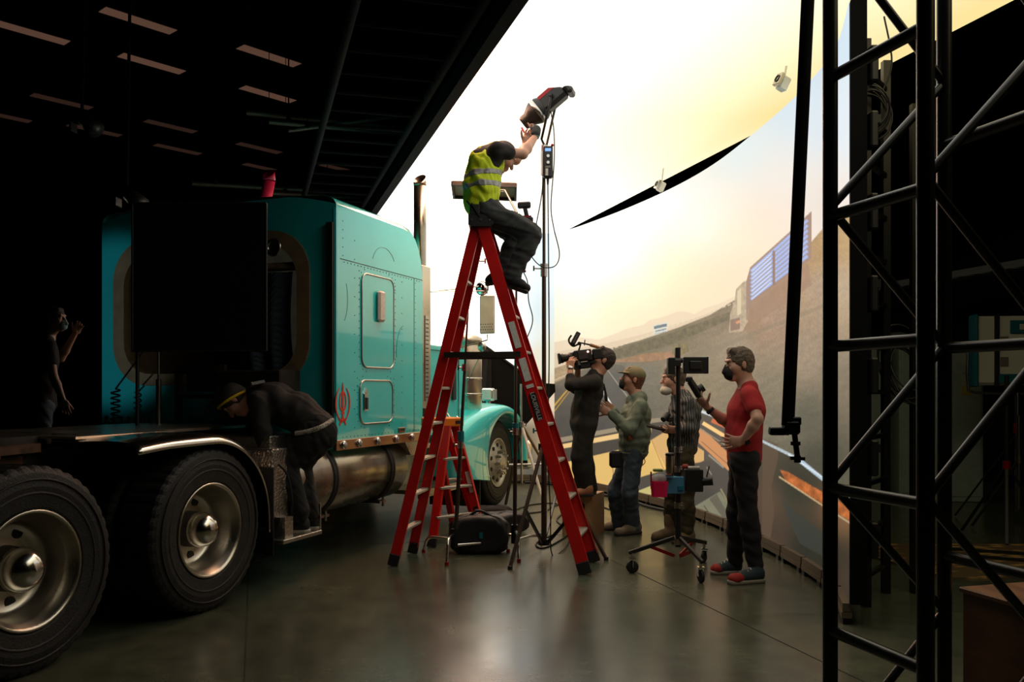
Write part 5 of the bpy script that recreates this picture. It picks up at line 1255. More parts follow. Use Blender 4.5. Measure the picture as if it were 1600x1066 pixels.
add_text('SKYPANEL', .065, c_ + Rk @ Vector((.11, -.084, .08)), Rk @ Vector((1, 0, 0)), (0, 0, 1), 'black', t)
MB().tube(catmull([c_ + Rk @ Vector((-.5, 0, 0)), c_ + Rk @ Vector((-.5, 0, -.35)), c_ + Rk @ Vector((-.4, 0, -.45)), c_ + Rk @ Vector((.4, 0, -.45)), c_ + Rk @ Vector((.5, 0, -.35)), c_ + Rk @ Vector((.5, 0, 0))], 6), .016).build('yoke', 'chromed', t)
MB().cyl((c_.x, c_.y, .1), (c_.x, c_.y, 1.38), .025).build('riser', 'chromed', t); m_ = MB(); collar(m_, (c_.x, c_.y, 1.0), .04, .1); m_.build('clamp', 'redd', t)
for k in range(3):
    a = k * 2.1 + .5; d = Vector((math.cos(a), math.sin(a), 0)); MB().bar(Vector((c_.x, c_.y, .95)) , Vector((c_.x, c_.y, .02)) + d * .6, .03, .02).build('leg', 'blacksteel', t)
# wooden crate in the corner
q = Vector((2.02, 3.25, 0)); t = thing('wooden_crate', 'reddish plywood crate with chrome hardware at the bottom right corner', 'crate', q); Rk = Matrix.Rotation(math.radians(16), 3, 'Z')
MB().box(q + Vector((.05, .05, .32)), (.52, .42, .62), Rk, bev=.004).build('body', 'woodred', t)
MB().box(q + Vector((.05, .05, .635)), (.54, .44, .02), Rk, bev=.004).build('lid', 'woodred', t)
m_ = MB(); m_.tube(catmull([q + Vector((.0, -.08, .65)), q + Vector((.03, -.08, .70)), q + Vector((.08, -.08, .69)), q + Vector((.12, -.08, .65))], 6), .012); m_.cyl(q + Vector((.06, -.08, .65)), q + Vector((.07, -.08, .70)), .02, n=12); m_.build('latch', 'chrome', t)
MB().cyl(q + Vector((-.13, -.08, .645)), q + Vector((-.09, -.08, .655)), .015, n=12).build('clasp', 'chrome', t)
# carpet patch with tracks
cpb = [G(1350, 868), G(1350, 852), G(1640, 852), G(1640, 905), G(1480, 905)]
m_ = MB(); m_.prism([p + Vector((0, 0, .001)) for p in cpb], (0, 0, .012)); o = m_.build('floor_carpet', 'carpet'); tag(o, 'gold patterned carpet piece on the floor behind the truss', 'carpet')
for k, (a, b_) in enumerate((((1480, 862), (1640, 872)), ((1480, 870), (1640, 884)))):
    o = MB().bar(G(*a) + Vector((0, 0, .025)), G(*b_) + Vector((0, 0, .025)), .03, .02).build('floor_rail', 'black'); tag(o, 'black rail lying on the gold carpet, %s of the two' % ('farther' if k == 0 else 'nearer'), 'rail')
# dark stands and cases in the far right
for k, (px_, Y, h, r_) in enumerate(((1573, 8.3, 1.55, .02), (1592, 8.9, 1.15, .02))):
    c_ = P(px_, 0, Y); t = thing('light_stand', ('dim tripod stand under the big panel lamp', 'shorter dim stand right of the other at far right')[k], 'stand', c_)
    MB().cyl(c_ + Vector((0, 0, .2)), c_ + Vector((0, 0, h)), r_).build('riser', 'chromed' if k else 'black', t)
    for j in range(3):
        a = j * 2.1 + .9 * k; MB().bar(c_ + Vector((0, 0, .7)), c_ + Vector((.45 * math.cos(a), .45 * math.sin(a), .02)), .025, .02).build('leg', 'black', t)
    m_ = MB(); collar(m_, c_ + Vector((0, 0, .7)), .035, .08); m_.build('clamp', 'redd' if k == 0 else 'chromed', t)

# ================================================================ overhead: unlit fixtures, pipes, rigging
HZ = RZ - .06
def cp2(px, py, z=HZ): Y = F * (z - EYE) / (608 - py); return Vector(((px - 800) * Y / F, Y, z))
FD = Vector((.66, .75, 0)).normalized(); FS = Vector((-FD.y, FD.x, 0))
fx = [(217, 32, 'nearest, at the upper left'), (48, 50, 'leftmost at the top edge'), (238, 99, 'second from the camera, left row'), (421, 87, 'brightest, right row'), (419, 147, 'right row, behind the brightest'),
      (97, 158, 'dim, left edge behind the first row'), (267, 197, 'third along the left row'), (278, 233, 'fourth along the left row'), (405, 231, 'third along the right row'), (412, 262, 'fourth along the right row, above the pink-tinted stack'), (530, 263, 'farthest, near the screen edge'), (148, 203, 'dim, behind the hanging lamp'), (2, 180, 'cut by the left picture edge')]
f0 = None
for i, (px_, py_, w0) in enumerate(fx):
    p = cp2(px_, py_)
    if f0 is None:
        f0 = thing('ceiling_light', 'unlit ceiling tube fixture with painted reflected glow, ' + w0, 'ceiling light', p, math.atan2(FD.y, FD.x), 'dim tube fixtures on the black ceiling')
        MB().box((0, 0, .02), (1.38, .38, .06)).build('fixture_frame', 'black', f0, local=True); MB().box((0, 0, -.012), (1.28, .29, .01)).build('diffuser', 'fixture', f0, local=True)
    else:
        c_ = copy_tree(f0); c_.location = p; c_['label'] = 'unlit ceiling tube fixture with painted reflected glow, ' + w0
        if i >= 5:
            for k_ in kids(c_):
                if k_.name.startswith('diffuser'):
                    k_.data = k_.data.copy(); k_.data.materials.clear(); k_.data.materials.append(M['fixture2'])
def pipe(label, a, b_, r, m='brownpipe'):
    t = thing('rigging_pipe', label, 'pipe', a); MB().cyl(a, b_, r, n=12).build('tube', m, t)
    for f_ in (.12, .5, .88):
        q = L3(a, b_, f_); m_ = MB(); m_.box(q + Vector((0, 0, r)), (.06, .08, .08), bev=.01); m_.build('hook_clamp', 'black', t); MB().cyl(q, (q.x, q.y, RZ), .006, n=6).build('hanger_rod', 'room', t)
    return t
pipe('upper long rigging pipe left of the LED ceiling', W(385, 176, 12), W(660, 203, 13), .035)
pipe('lower rigging pipe parallel to the long one', W(420, 190, 12), W(665, 212, 13), .04)
pipe('slanting rigging pipe crossing the two parallel pipes', W(450, 204, 11.8), W(690, 172, 12.6), .03)
pipe('low rigging pipe just above the truck roof', W(300, 287, 13), W(590, 303, 14), .035)
pipe('second low rigging pipe just above the truck roof', W(425, 302, 13), W(592, 310, 14), .035)
def spot(c, label):
    t = thing('rigged_lamp', label, 'light', c); c = Vector(c); MB().lathe([(0, 0), (.07, 0), (.085, .1), (.1, .26), (.0, .27)], c, (.7, -.2, -.6), 16).build('lamp_body', 'black', t)
    m_ = MB(); m_.box(c + Vector((-.1, 0, -.12)), (.03, .14, .10), bev=.005); m_.build('barn_door', 'chromed', t); MB().cyl(c, (c.x + .05, c.y + .05, RZ), .018).build('drop_pipe', 'room', t)
spot(W(128, 183, 10), 'small hanging lamp with metal flap at upper left'); spot(W(198, 300, 10), 'small hanging lamp just above the left end of the truck')
# truss along the left edge of the LED ceiling
t = thing('ceiling_truss', 'dim black ladder truss running along the left edge of the LED ceiling', 'truss', bl)
off1 = Vector((-.20, -.06, .05)); off2 = Vector((-1.0, -.28, .05))
for of in (off1, off2): MB().cyl(bl + of, fl + of, .035, n=10).build('chord', 'room', t)
for k in range(24): MB().cyl(L3(bl, fl, k / 24) + off1, L3(bl, fl, k / 24) + off2, .018, n=8).build('rung', 'room', t)
# edge profile of LED ceiling
m_ = MB(); m_.bar(bl + Vector((-.05, -.015, .02)), fl + Vector((-.05, -.015, .02)), .10, .16); m_.build('edge_profile', 'room', cl)

# ================================================================ black flag behind the sleeper
YB = 6.62; t = thing('cloth_flag', 'big square black cloth flag in front of the sleeper opening', 'flag', P(310, 1.14, YB))
x0, x1, z0, z1 = W(207, 0, YB).x, W(416, 0, YB).x, W(0, 548, YB).z, W(0, 318, YB).z
MB().box(((x0 + x1) / 2, YB, (z0 + z1) / 2), (x1 - x0 - .02, .012, z1 - z0 - .02)).build('cloth', 'flag', t)
for a, b_ in (((x0, z0), (x1, z0)), ((x1, z0), (x1, z1)), ((x1, z1), (x0, z1)), ((x0, z1), (x0, z0))): MB().cyl((a[0], YB, a[1]), (b_[0], YB, b_[1]), .010, n=8).build('frame_bar', 'black', t)
MB().cyl((x0 + .02, YB + .04, 1.14), (x0 + .02, YB + .04, z1), .014).build('stand_pole', 'black', t)

# added lamp, out of view at far left, to light the sleeper's left end
q = Vector((-5.2, 4.9, 1.9)); t = thing('added_lamp', 'added unseen lamp on a stand at the far left of the truck', 'light', (q.x, q.y, 0))
aim = Vector((-3.63, 7.7, 2.0)); dv = (aim - q).normalized()
MB().lathe([(.0, -.12), (.05, -.12), (.06, 0), (.085, .06), (.08, .06), (.055, .0)], q, dv, 20).build('lamp_body', 'black', t); MB().cyl((q.x, q.y, .1), (q.x, q.y, q.z - .07), .015).build('riser', 'black', t)
for k in range(3): MB().bar(Vector((q.x, q.y, .6)), Vector((q.x, q.y, .02)) + Vector((math.cos(k * 2.1), math.sin(k * 2.1), 0)) * .45, .02, .02).build('leg', 'black', t)
ld = bpy.data.lights.new('added_lamp_beam', 'SPOT'); ld.energy = 45; ld.spot_size = math.radians(30); ld.spot_blend = .5; ld.shadow_soft_size = .05; ld.color = (.7, .9, 1)
lo = bpy.data.objects.new('added_lamp_beam', ld); COL.objects.link(lo); lo.parent = t; lo.location = (0, 0, q.z); lo.location += dv * .08; lo.rotation_euler = dv.to_track_quat('-Z', 'Y').to_euler()
# ================================================================ people: bodies grown from a blended distance field
def sdf_mesh(name, prims, vox, m, parent, noise=0.0, nfreq=22.0, seed=0):
    P0 = np.min([np.minimum(p['a'], p['b']) - p['R'] for p in prims if not p.get('sub')], axis=0) - vox * 3
    P1 = np.max([np.maximum(p['a'], p['b']) + p['R'] for p in prims if not p.get('sub')], axis=0) + vox * 3
    n = np.ceil((P1 - P0) / vox).astype(int) + 1
    f = np.full(n, .5, np.float32)
    ax = [P0[i] + vox * np.arange(n[i]) for i in range(3)]
    for p in prims:
        pad = p['R'] + p['k'] + 2 * vox
        lo = np.minimum(p['a'], p['b']) - pad; hi = np.maximum(p['a'], p['b']) + pad
        i0 = np.clip(np.floor((lo - P0) / vox).astype(int), 0, n - 1); i1 = np.clip(np.ceil((hi - P0) / vox).astype(int) + 1, 1, n)
        if (i1 <= i0).any(): continue
        X, Y, Z = np.meshgrid(ax[0][i0[0]:i1[0]], ax[1][i0[1]:i1[1]], ax[2][i0[2]:i1[2]], indexing='ij')
        q = np.stack([X, Y, Z], -1) - p['a']; d = p['b'] - p['a']
        if p['t'] == 'e':
            l = q @ p['rot']; r = p['rad']; kk = np.sqrt(((l / r) ** 2).sum(-1)); k2 = np.sqrt(((l / (r * r)) ** 2).sum(-1)) + 1e-9
            dist = kk * (kk - 1) / k2
        else:
            if p.get('w') is not None:
                w = p['w']; s = 1 - 1 / p['m']; q = q - (q @ w)[..., None] * w * s; d = d - w * (d @ w) * s
            L2 = max(d @ d, 1e-9); t = np.clip((q @ d) / L2, 0, 1); rr = p['ra'] + (p['rb'] - p['ra']) * t
            dist = np.sqrt(((q - t[..., None] * d) ** 2).sum(-1)) - rr
        S = (slice(i0[0], i1[0]), slice(i0[1], i1[1]), slice(i0[2], i1[2])); g = f[S]; k = max(p['k'], 1e-4)
        if p.get('sub'):
            h = np.maximum(k - np.abs(g + dist), 0) / k; f[S] = np.maximum(g, -dist) + h * h * k * .25
        else:
            h = np.maximum(k - np.abs(g - dist), 0) / k; f[S] = np.minimum(g, dist) - h * h * k * .25
    if noise:
        X, Y, Z = np.meshgrid(*ax, indexing='ij'); rnd = np.random.RandomState(seed); w = 0
        for i in range(5):
            v = rnd.randn(3); v /= np.linalg.norm(v); u = rnd.randn(3); fr = nfreq * (1 + .5 * i)
            w = w + np.sin((X * v[0] + Y * v[1] + Z * v[2]) * fr + 2 * np.sin((X * u[0] + Y * u[1] + Z * u[2]) * fr * .35) + i) / (1 + .4 * i)
        f = f + (noise * w).astype(np.float32)
    f[0] = f[-1] = .5; f[:, 0] = f[:, -1] = .5; f[:, :, 0] = f[:, :, -1] = .5
    ins = f < 0; c = np.zeros(n - 1, np.int8)
    for dx in (0, 1):
        for dy in (0, 1):
            for dz in (0, 1): c += ins[dx:n[0] - 1 + dx, dy:n[1] - 1 + dy, dz:n[2] - 1 + dz]
    act = (c > 0) & (c < 8); I = np.argwhere(act); vid = np.full(act.shape, -1, np.int64); vid[act] = np.arange(len(I))
    corners = [(0, 0, 0), (1, 0, 0), (0, 1, 0), (1, 1, 0), (0, 0, 1), (1, 0, 1), (0, 1, 1), (1, 1, 1)]
    vals = np.stack([f[I[:, 0] + a, I[:, 1] + b, I[:, 2] + c_] for a, b, c_ in corners], 1)
    acc = np.zeros((len(I), 3)); cnt = np.zeros(len(I))
    for i in range(8):
        for j in range(i + 1, 8):
            if sum(abs(corners[i][k] - corners[j][k]) for k in range(3)) != 1: continue
            a, b = vals[:, i], vals[:, j]; m_ = (a < 0) != (b < 0); t = np.where(m_, a / np.where(a - b == 0, 1, a - b), 0)
            pt = np.array(corners[i]) + t[:, None] * (np.array(corners[j]) - np.array(corners[i])); acc += pt * m_[:, None]; cnt += m_
    co = (I + acc / cnt[:, None]) * vox + P0
    quads = []
    for ax_ in range(3):
        sl0 = [slice(1, -1)] * 3; sl1 = [slice(1, -1)] * 3; sl0[ax_] = slice(0, -1); sl1[ax_] = slice(1, None)
        A, B = ins[tuple(sl0)], ins[tuple(sl1)]; E = np.argwhere(A != B); off = np.ones(3, int); off[ax_] = 0; E = E + off
        fl_ = ins[E[:, 0], E[:, 1], E[:, 2]]; u, v = [(1, 2), (2, 0), (0, 1)][ax_]; ids = []
        for (du, dv) in ((-1, -1), (0, -1), (0, 0), (-1, 0)):
            e = E.copy(); e[:, u] += du; e[:, v] += dv; ids.append(vid[e[:, 0], e[:, 1], e[:, 2]])
        Q = np.stack(ids, 1); Q = np.where(fl_[:, None], Q, Q[:, ::-1]); quads.append(Q)
    Q = np.concatenate(quads); Q = Q[(Q >= 0).all(1)]
    inv = np.array(WM[parent].inverted()); co = co @ inv[:3, :3].T + inv[:3, 3]
    me = np_mesh(name, co, Q); me.materials.append(M[m] if isinstance(m, str) else m)
    return link(name, me, parent)
V = lambda *a: np.array(a[0] if len(a) == 1 else a, float)
def cap(a, b, ra, rb=None, k=.02, w=None, m=1.0, sub=False):
    rb = ra if rb is None else rb; a = V(a); b = V(b)
    return dict(t='c', a=a, b=b, ra=ra, rb=rb, R=max(ra, rb) * max(1, m), k=k, w=(V(w) / np.linalg.norm(V(w)) if w is not None else None), m=m, sub=sub)
def ell(c, rad, rot=None, k=.02, sub=False):
    c = V(c); return dict(t='e', a=c, b=c, rad=V(rad), rot=np.eye(3) if rot is None else rot, R=max(rad), k=k, sub=sub)
def nrm(v): v = V(v); return v / np.linalg.norm(v)
def head_prims(c, fw, up, k=.012):
    fw = nrm(fw); up = nrm(V(up) - fw * (V(up) @ fw)); sd = np.cross(up, fw); R = np.stack([fw, sd, up], 1); c = V(c)
    Q = lambda x, y, z: c + fw * x + sd * y + up * z
    pr = [ell(Q(-.012, 0, .032), (.097, .075, .088), R, .01), ell(Q(.022, 0, -.035), (.068, .058, .080), R, .03), cap(Q(.062, -.012, -.098), Q(.062, .012, -.098), .020, k=.025),
          cap(Q(.088, 0, .022), Q(.112, 0, -.022), .009, .015, k=.012), cap(Q(.084, -.035, .038), Q(.084, .035, .038), .014, k=.015),
          ell(Q(.094, .031, .016), (.014, .016, .010), R, .012, True), ell(Q(.094, -.031, .016), (.014, .016, .010), R, .012, True),
          ell(Q(.079, .031, .015), (.0125, .0125, .0125), R, .003), ell(Q(.079, -.031, .015), (.0125, .0125, .0125), R, .003),
          cap(Q(.088, -.02, -.056), Q(.088, .02, -.056), .009, k=.010), cap(Q(.084, -.02, -.070), Q(.084, .02, -.070), .009, k=.010),
          ell(Q(.055, .045, -.02), (.03, .022, .03), R, .03), ell(Q(.055, -.045, -.02), (.03, .022, .03), R, .03),
          ell(Q(-.008, .078, .002), (.018, .009, .031), R, .008), ell(Q(-.008, -.078, .002), (.018, .009, .031), R, .008),
          cap(Q(-.03, .0, -.05), Q(-.03, 0, -.09), .052, .052, .03)]
    return pr, Q, R
def hair_prims(Q, R, long=0.0, top=.0, thick=.006):
    pr = [ell(Q(-.014, 0, .034), (.099 + thick, .077 + thick, .090 + thick + top), R, .01), ell(Q(-.045, 0, -.025 - long), (.050 + thick, .058 + thick * .6, .055 + long), R, .03),
          cap(Q(.055, -.03, .098 + top), Q(.055, .03, .098 + top), .020 + top * .5, k=.02),
          ell(Q(.120, 0, -.065), (.115, .12, .118), R, .008, True), ell(Q(.030, .085, -.055), (.034, .03, .055), R, .008, True), ell(Q(.030, -.085, -.055), (.034, .03, .055), R, .008, True),
          ell(Q(-.008, .080, .0), (.020, .016, .030), R, .006, True), ell(Q(-.008, -.080, .0), (.020, .016, .030), R, .006, True)]
    return pr
def mask_prims(Q, R):
    return [ell(Q(.076, 0, -.050), (.046, .048, .050), R, .01), cap(Q(.103, 0, .008), Q(.125, 0, -.045), .008, .014, .02), ell(Q(.055, 0, -.075), (.06, .058, .038), R, .02), ell(Q(.02, 0, -.04), (.055, .2, .2), R, .01, True)]
def hand_prims(wr, d, nrm_, side, curl=(.3, .3, .3, .3), thumb=.5, S=1.0, spread=.10, tcurl=.3):
    """wr wrist; d direction of the fingers; nrm_ palm normal (out of the palm); side = +1/-1 thumb side"""
    wr = V(wr); d = nrm(d); n_ = V(nrm_); n_ = nrm(n_ - d * (n_ @ d)); s_ = np.cross(d, n_) * side; pr = []
    pr.append(cap(wr + d * .012 * S, wr + d * .078 * S, .017 * S, .016 * S, .012, w=s_, m=2.35))
    pr.append(cap(wr + d * .02 * S + s_ * .018 * S + n_ * .006, wr + d * .05 * S + s_ * .026 * S + n_ * .01, .016 * S, .013 * S, .012))
    lens = (.072, .080, .074, .058)
    for i in range(4):
        off = (.030 - .0205 * i) * S; base = wr + d * (.082 - .004 * abs(i - 1)) * S + s_ * off; fd = nrm(d + s_ * spread * (1.5 - i) * .8); p = base - fd * .012 * S; ang_ = 0
        for j, fr in enumerate((.48, .30, .24)):
            ang_ += curl[i] * (1.0, 1.25, .8)[j]; dd = fd * math.cos(ang_) + n_ * math.sin(ang_); q = p + dd * lens[i] * fr * S * (1.15 if j == 0 else 1)
            r0 = (.0088, .0080, .0072)[j] * S; pr.append(cap(p, q, r0, r0 * .9, .003 if j else .005)); p = q
    b0 = wr + d * .028 * S + s_ * .030 * S; td = nrm(d * .65 + s_ * .75 * thumb * 1.6 + n_ * .35)
    p1 = b0 + td * .036 * S; t2 = nrm(td + d * .35 + n_ * tcurl); p2 = p1 + t2 * .030 * S; t3 = nrm(t2 + n_ * tcurl * .8 + d * .1); p3 = p2 + t3 * .024 * S
    pr += [cap(b0 - td * .012, p1, .0125 * S, .0105 * S, .008), cap(p1, p2, .0105 * S, .0095 * S, .003), cap(p2, p3, .0095 * S, .0075 * S, .003)]
    return pr
def shoe(name, heel, toe, m, msole, parent, h=.10, w=1.25, mtoe=None, ankle=None, boot=0.0):
    """heel, toe: ground points"""
    heel = V(heel); toe = V(toe); d = nrm(toe - heel); L = np.linalg.norm(toe - heel); sd = nrm(np.cross((0, 0, 1), d)); z = V(0, 0, 1)
    pr = [cap(heel + d * .035 + z * .045, toe - d * .045 + z * .040, .036, .033, .02, w=sd, m=w), cap(heel + d * .04 + z * .075, heel + d * L * .55 + z * .06, .040, .036, .03, w=sd, m=1.1),
          ell(toe - d * .055 + z * .035, (.045, .045, .032), None, .03)]
    pr.append(cap(heel + d * .05 + z * .08, heel + d * .055 + z * (h + boot), .040, .042 if boot else .038, .03))
    pr.append(dict(t='e', a=heel + z * -.48, b=heel + z * -.48, rad=V(2, 2, .5), rot=np.eye(3), R=2, k=.003, sub=True))
    sdf_mesh(name, pr, .006, m, parent)
    so = [cap(heel + d * .03 + z * .02, toe - d * .04 + z * .02, .043, .041, .01, w=sd, m=1.12)]
    so.append(dict(t='e', a=heel + z * -.50, b=heel + z * -.50, rad=V(2, 2, .5), rot=np.eye(3), R=2, k=.003, sub=True)); so.append(dict(t='e', a=heel + z * .528, b=heel + z * .528, rad=V(2, 2, .5), rot=np.eye(3), R=2, k=.003, sub=True))
    sdf_mesh('sole', so, .006, msole, parent)
    if mtoe:
        tp = [cap(toe - d * .105 + z * .046, toe - d * .043 + z * .040, .036, .0365, .02, w=sd, m=w * 1.04), ell(heel + d * .02, (.001, .001, .001), None, .001)]
        tp = [tp[0], ell(toe - d * .056 + z * .035, (.0462, .0462, .0332), None, .02), dict(t='e', a=heel + z * -.474, b=heel + z * -.474, rad=V(2, 2, .5), rot=np.eye(3), R=2, k=.003, sub=True)]
        sdf_mesh('toe_cap', tp, .006, mtoe, parent)
def laces(parent, heel, toe, m='white'):
    heel = Vector(tuple(heel)); toe = Vector(tuple(toe)); d = (toe - heel).normalized(); sd = Vector((0, 0, 1)).cross(d).normalized(); m_ = MB()
    for k in range(5):
        c = heel + d * (.11 + .025 * k) + Vector((0, 0, .108 - .011 * k)); m_.tube([c - sd * .03 - Vector((0, 0, .006)), c + Vector((0, 0, .002)), c + sd * .03 + d * .012 - Vector((0, 0, .006))], .003, 5)
    m_.build('laces', m, parent)
def person(label, base, J, skin, top=None, trousers=None, vox=.0055, extra=None, slim=1.0, torso_w=1.25, group=None):
    """J: world joints: head, fw, up, neck, chest, belly, pelvis, sh/el/wr/hp/kn/an as (near, far) pairs, hand specs"""
    t = thing('person', label, 'person', base)
    J = {k: (V(v) if not isinstance(v, (list, tuple)) or not hasattr(v[0], '__len__') else [V(x) for x in v]) for k, v in J.items() if k not in ('hands', 'nohands')} | {k: J[k] for k in ('hands',) if k in J}
    hp, Q, R = head_prims(J['head'], J['fw'], J['up'])
    side = nrm(J['sh'][0] - J['sh'][1])
    pr = list(hp); nb = Q(-.028, 0, -.075)
    pr.append(cap(nb, J['neck'], .054, .058, .03)); pr.append(cap(J['neck'], J['chest'], .065, .10, .04, w=side, m=1.3))
    pr.append(cap(J['chest'], J['belly'], .105, .10, .04, w=side, m=1.3)); pr.append(cap(J['belly'], J['pelvis'], .10, .105, .04, w=side, m=1.3))
    for i in (0, 1):
        pr.append(cap(J['neck'], J['sh'][i], .045, .050, .04)); pr.append(cap(J['sh'][i], J['el'][i], .048, .038, .03)); e = J['el'][i]; w = J['wr'][i]
        m_ = e + (w - e) * .3; pr += [cap(e, m_, .039, .041, .02), cap(m_, w, .041, .026, .02, )]
        pr.append(cap(J['hp'][i], J['kn'][i], .078, .052, .04)); kn = J['kn'][i]; an = J['an'][i]; c_ = kn + (an - kn) * .3; pr += [cap(kn, c_, .05, .056, .03), cap(c_, an, .054, .036, .03)]
    for h in J.get('hands', []): pr += hand_prims(*h[0], **h[1])
    sdf_mesh('body', pr, vox, skin, t)
    return t, J, Q, R, side
def up_(p, px, py, Y): return W(px, py, Y)
def torso_prims(J, side, r=(.12, .135, .125, .125), m=1.32, lo=None, k=.05):
    pr = [cap(J['neck'] - V(0, 0, .0), J['chest'], r[0] * .62, r[1], k, w=side, m=m), cap(J['chest'], J['belly'], r[1], r[2], k, w=side, m=m), cap(J['belly'], J['pelvis'] if lo is None else lo, r[2], r[3], k, w=side, m=m)]
    for i in (0, 1): pr.append(cap(J['neck'] + (J['sh'][i] - J['neck']) * .3, J['sh'][i], .05, .062, .04))
    return pr
def neck_hole(J, Q, r=.062): return cap(J['neck'] * .7 + V(Q(-.02, 0, -.08)) * .3, V(Q(-.02, 0, -.06)), r, r, .012, sub=True)
def legs_prims(J, r=(.10, .072, .06), k=.04, side=None, hem=.0, flare=0):
    pr = [cap(J['belly'] * .35 + J['pelvis'] * .65, J['pelvis'], .118, .125, .04, w=side, m=1.28)]
    for i in (0, 1):
        kn = J['kn'][i]; an = J['an'][i]; pr += [cap(J['hp'][i], kn, r[0], r[1], k), cap(kn, kn + (an - kn) * .35, r[1], r[1] * .98, .03), cap(kn + (an - kn) * .3, an, r[1] * .95, r[2] + flare, .03)]
    return pr
def pants(name, J, side, m, parent, r, vox=.0075, noise=.0035, flare=0, seed=1, nf=26):
    return sdf_mesh(name, legs_prims(J, r, side=side, flare=flare), vox, m, parent, noise, nf, seed)

# ---------------------------------------------------------------- man in the red T-shirt
Y = 6.58; n_, f_ = -1, 1
J = dict(head=W(1155, 571, Y), fw=(-1, -.12, -.06), up=(0, 0, 1), neck=W(1168, 606, Y), chest=W(1166, 640, Y), belly=W(1161, 680, Y), pelvis=W(1163, 716, Y),
         sh=[W(1171, 618, Y - .18), W(1162, 616, Y + .18)], el=[W(1184, 655, Y - .30), W(1138, 662, Y + .16)], wr=[W(1160, 690, Y - .22), W(1104, 636, Y + .02)],
         hp=[W(1163, 722, Y - .09), W(1160, 722, Y + .09)], kn=[W(1169, 806, Y - .10), W(1150, 805, Y + .12)], an=[W(1180, 884, 6.46), W(1149, 876, 6.74)],
         hands=[((W(1159, 690, Y - .22), (-1, -.05, .05), (0, 1, .2), 1), dict(curl=(.15, .2, .25, .3), thumb=.4, spread=.25)), ((W(1103, 635, Y + .02), (-.70, -.25, .75), (-.3, .0, .8), -1), dict(curl=(.35, .4, .5, .55), thumb=.9))])
t, J, Q, R, sd = person('man in red T-shirt and black mask touching the monitor stand', P(1165, 0, 6.6), J, 'skin2')
el = J['el']; pr = torso_prims(J, sd, (.12, .128, .128, .128), 1.28, lo=J['pelvis'] + V(0, 0, .02)) + [cap(J['sh'][i], J['sh'][i] * .45 + el[i] * .55, .064, .058, .035) for i in (0, 1)] + [neck_hole(J, Q)]
sdf_mesh('t_shirt', pr, .007, 'redshirt', t, .0028, 20, 3)
pants('trousers', J, sd, 'charcoal', t, (.098, .070, .058))
sdf_mesh('hair', hair_prims(Q, R, 0, .012, .008), .0045, 'hairgr', t, .0012, 110, 2); sdf_mesh('face_mask', mask_prims(Q, R), .0045, 'mask', t)
for hl, to in (((1192, 907, 6.46), (1138, 911, 6.36)), ((1158, 893, 6.76), (1110, 896, 6.72))):
    h_ = P(hl[0], 0, hl[2]); t_ = P(to[0], 0, to[2]); shoe('sneaker', h_, t_, 'shoeblue', 'sole', t, .11, 1.2, 'shoered'); laces(t, h_, t_)
m_ = MB(); w_ = Vector(tuple(J['wr'][0])); m_.cyl(w_ + Vector((.012, 0, 0)), w_ + Vector((.04, .0, .015)), .034, n=20); m_.build('wristwatch', 'mask', t)
w_ = Vector(tuple(J['wr'][1])); MB().cyl(w_ + Vector((.02, .0, -.02)), w_ + Vector((.035, 0, -.035)), .033, n=20).build('wristband', 'mask', t)
c_ = W(1085, 606, Y - .0); o = thing('hand_controller', 'black lens controller held by the man in red below the monitor', 'controller', c_)
ax_ = Vector((.55, 0, -.85)).normalized(); MB().cyl(c_ - ax_ * .06, c_ + ax_ * .07, .026, .030, n=20).build('grip', 'black', o); MB().cyl(c_ + ax_ * .03 + Vector((.02, 0, .01)), c_ + ax_ * .03 + Vector((.05, 0, .03)), .032, n=24).build('focus_knob', 'black', o)
MB().box(c_ - ax_ * .075, (.05, .04, .04), bev=.008).build('clamp', 'black', o)

# ---------------------------------------------------------------- man in the denim jacket and cap
Y = 8.55
J = dict(head=W(988, 594, Y), fw=(-1, -.1, .22), up=(.15, 0, 1), neck=W(996, 621, Y), chest=W(994, 648, Y), belly=W(991, 680, Y), pelvis=W(990, 704, Y),
         sh=[W(1000, 635, Y - .18), W(990, 633, Y + .18)], el=[W(984, 671, Y - .25), W(972, 668, Y + .18)], wr=[W(953, 645, Y - .14), W(958, 640, Y + .12)],
         hp=[W(991, 712, Y - .09), W(984, 712, Y + .09)], kn=[W(984, 769, Y - .10), W(961, 767, Y + .10)], an=[W(989, 824, 8.62), W(968, 822, 8.82)],
         hands=[((W(952, 645, Y - .14), (-.8, .15, .45), (.1, 1, -.1), 1), dict(curl=(.12, .15, .18, .22), thumb=.6, spread=.2)), ((W(957, 639, Y + .12), (-.75, -.2, .5), (.1, -1, 0), -1), dict(curl=(.15, .2, .2, .25), thumb=.6, spread=.2))])
t, J, Q, R, sd = person('man in green denim jacket and khaki cap gesturing with both hands', P(985, 0, 8.6), J, 'skin')
el = J['el']; wr = J['wr']; pr = torso_prims(J, sd, (.13, .135, .140, .140), 1.3, lo=J['pelvis'] + V(0, 0, .02)) + [neck_hole(J, Q)]
for i in (0, 1): pr += [cap(J['sh'][i], el[i], .066, .056, .03), cap(el[i], wr[i] + (el[i] - wr[i]) * .12, .056, .042, .03)]
sdf_mesh('denim_jacket', pr, .0075, 'denim', t, .0045, 26, 5)
sdf_mesh('collar', [cap(J['neck'] + V(.02, 0, -.01), J['neck'] + V(-.05, 0, -.04), .078, .070, .02, w=sd, m=1.1), cap(J['neck'] + V(.01, 0, .01), V(Q(-.02, 0, -.07)), .064, .07, .005, sub=True)], .006, 'denim', t)
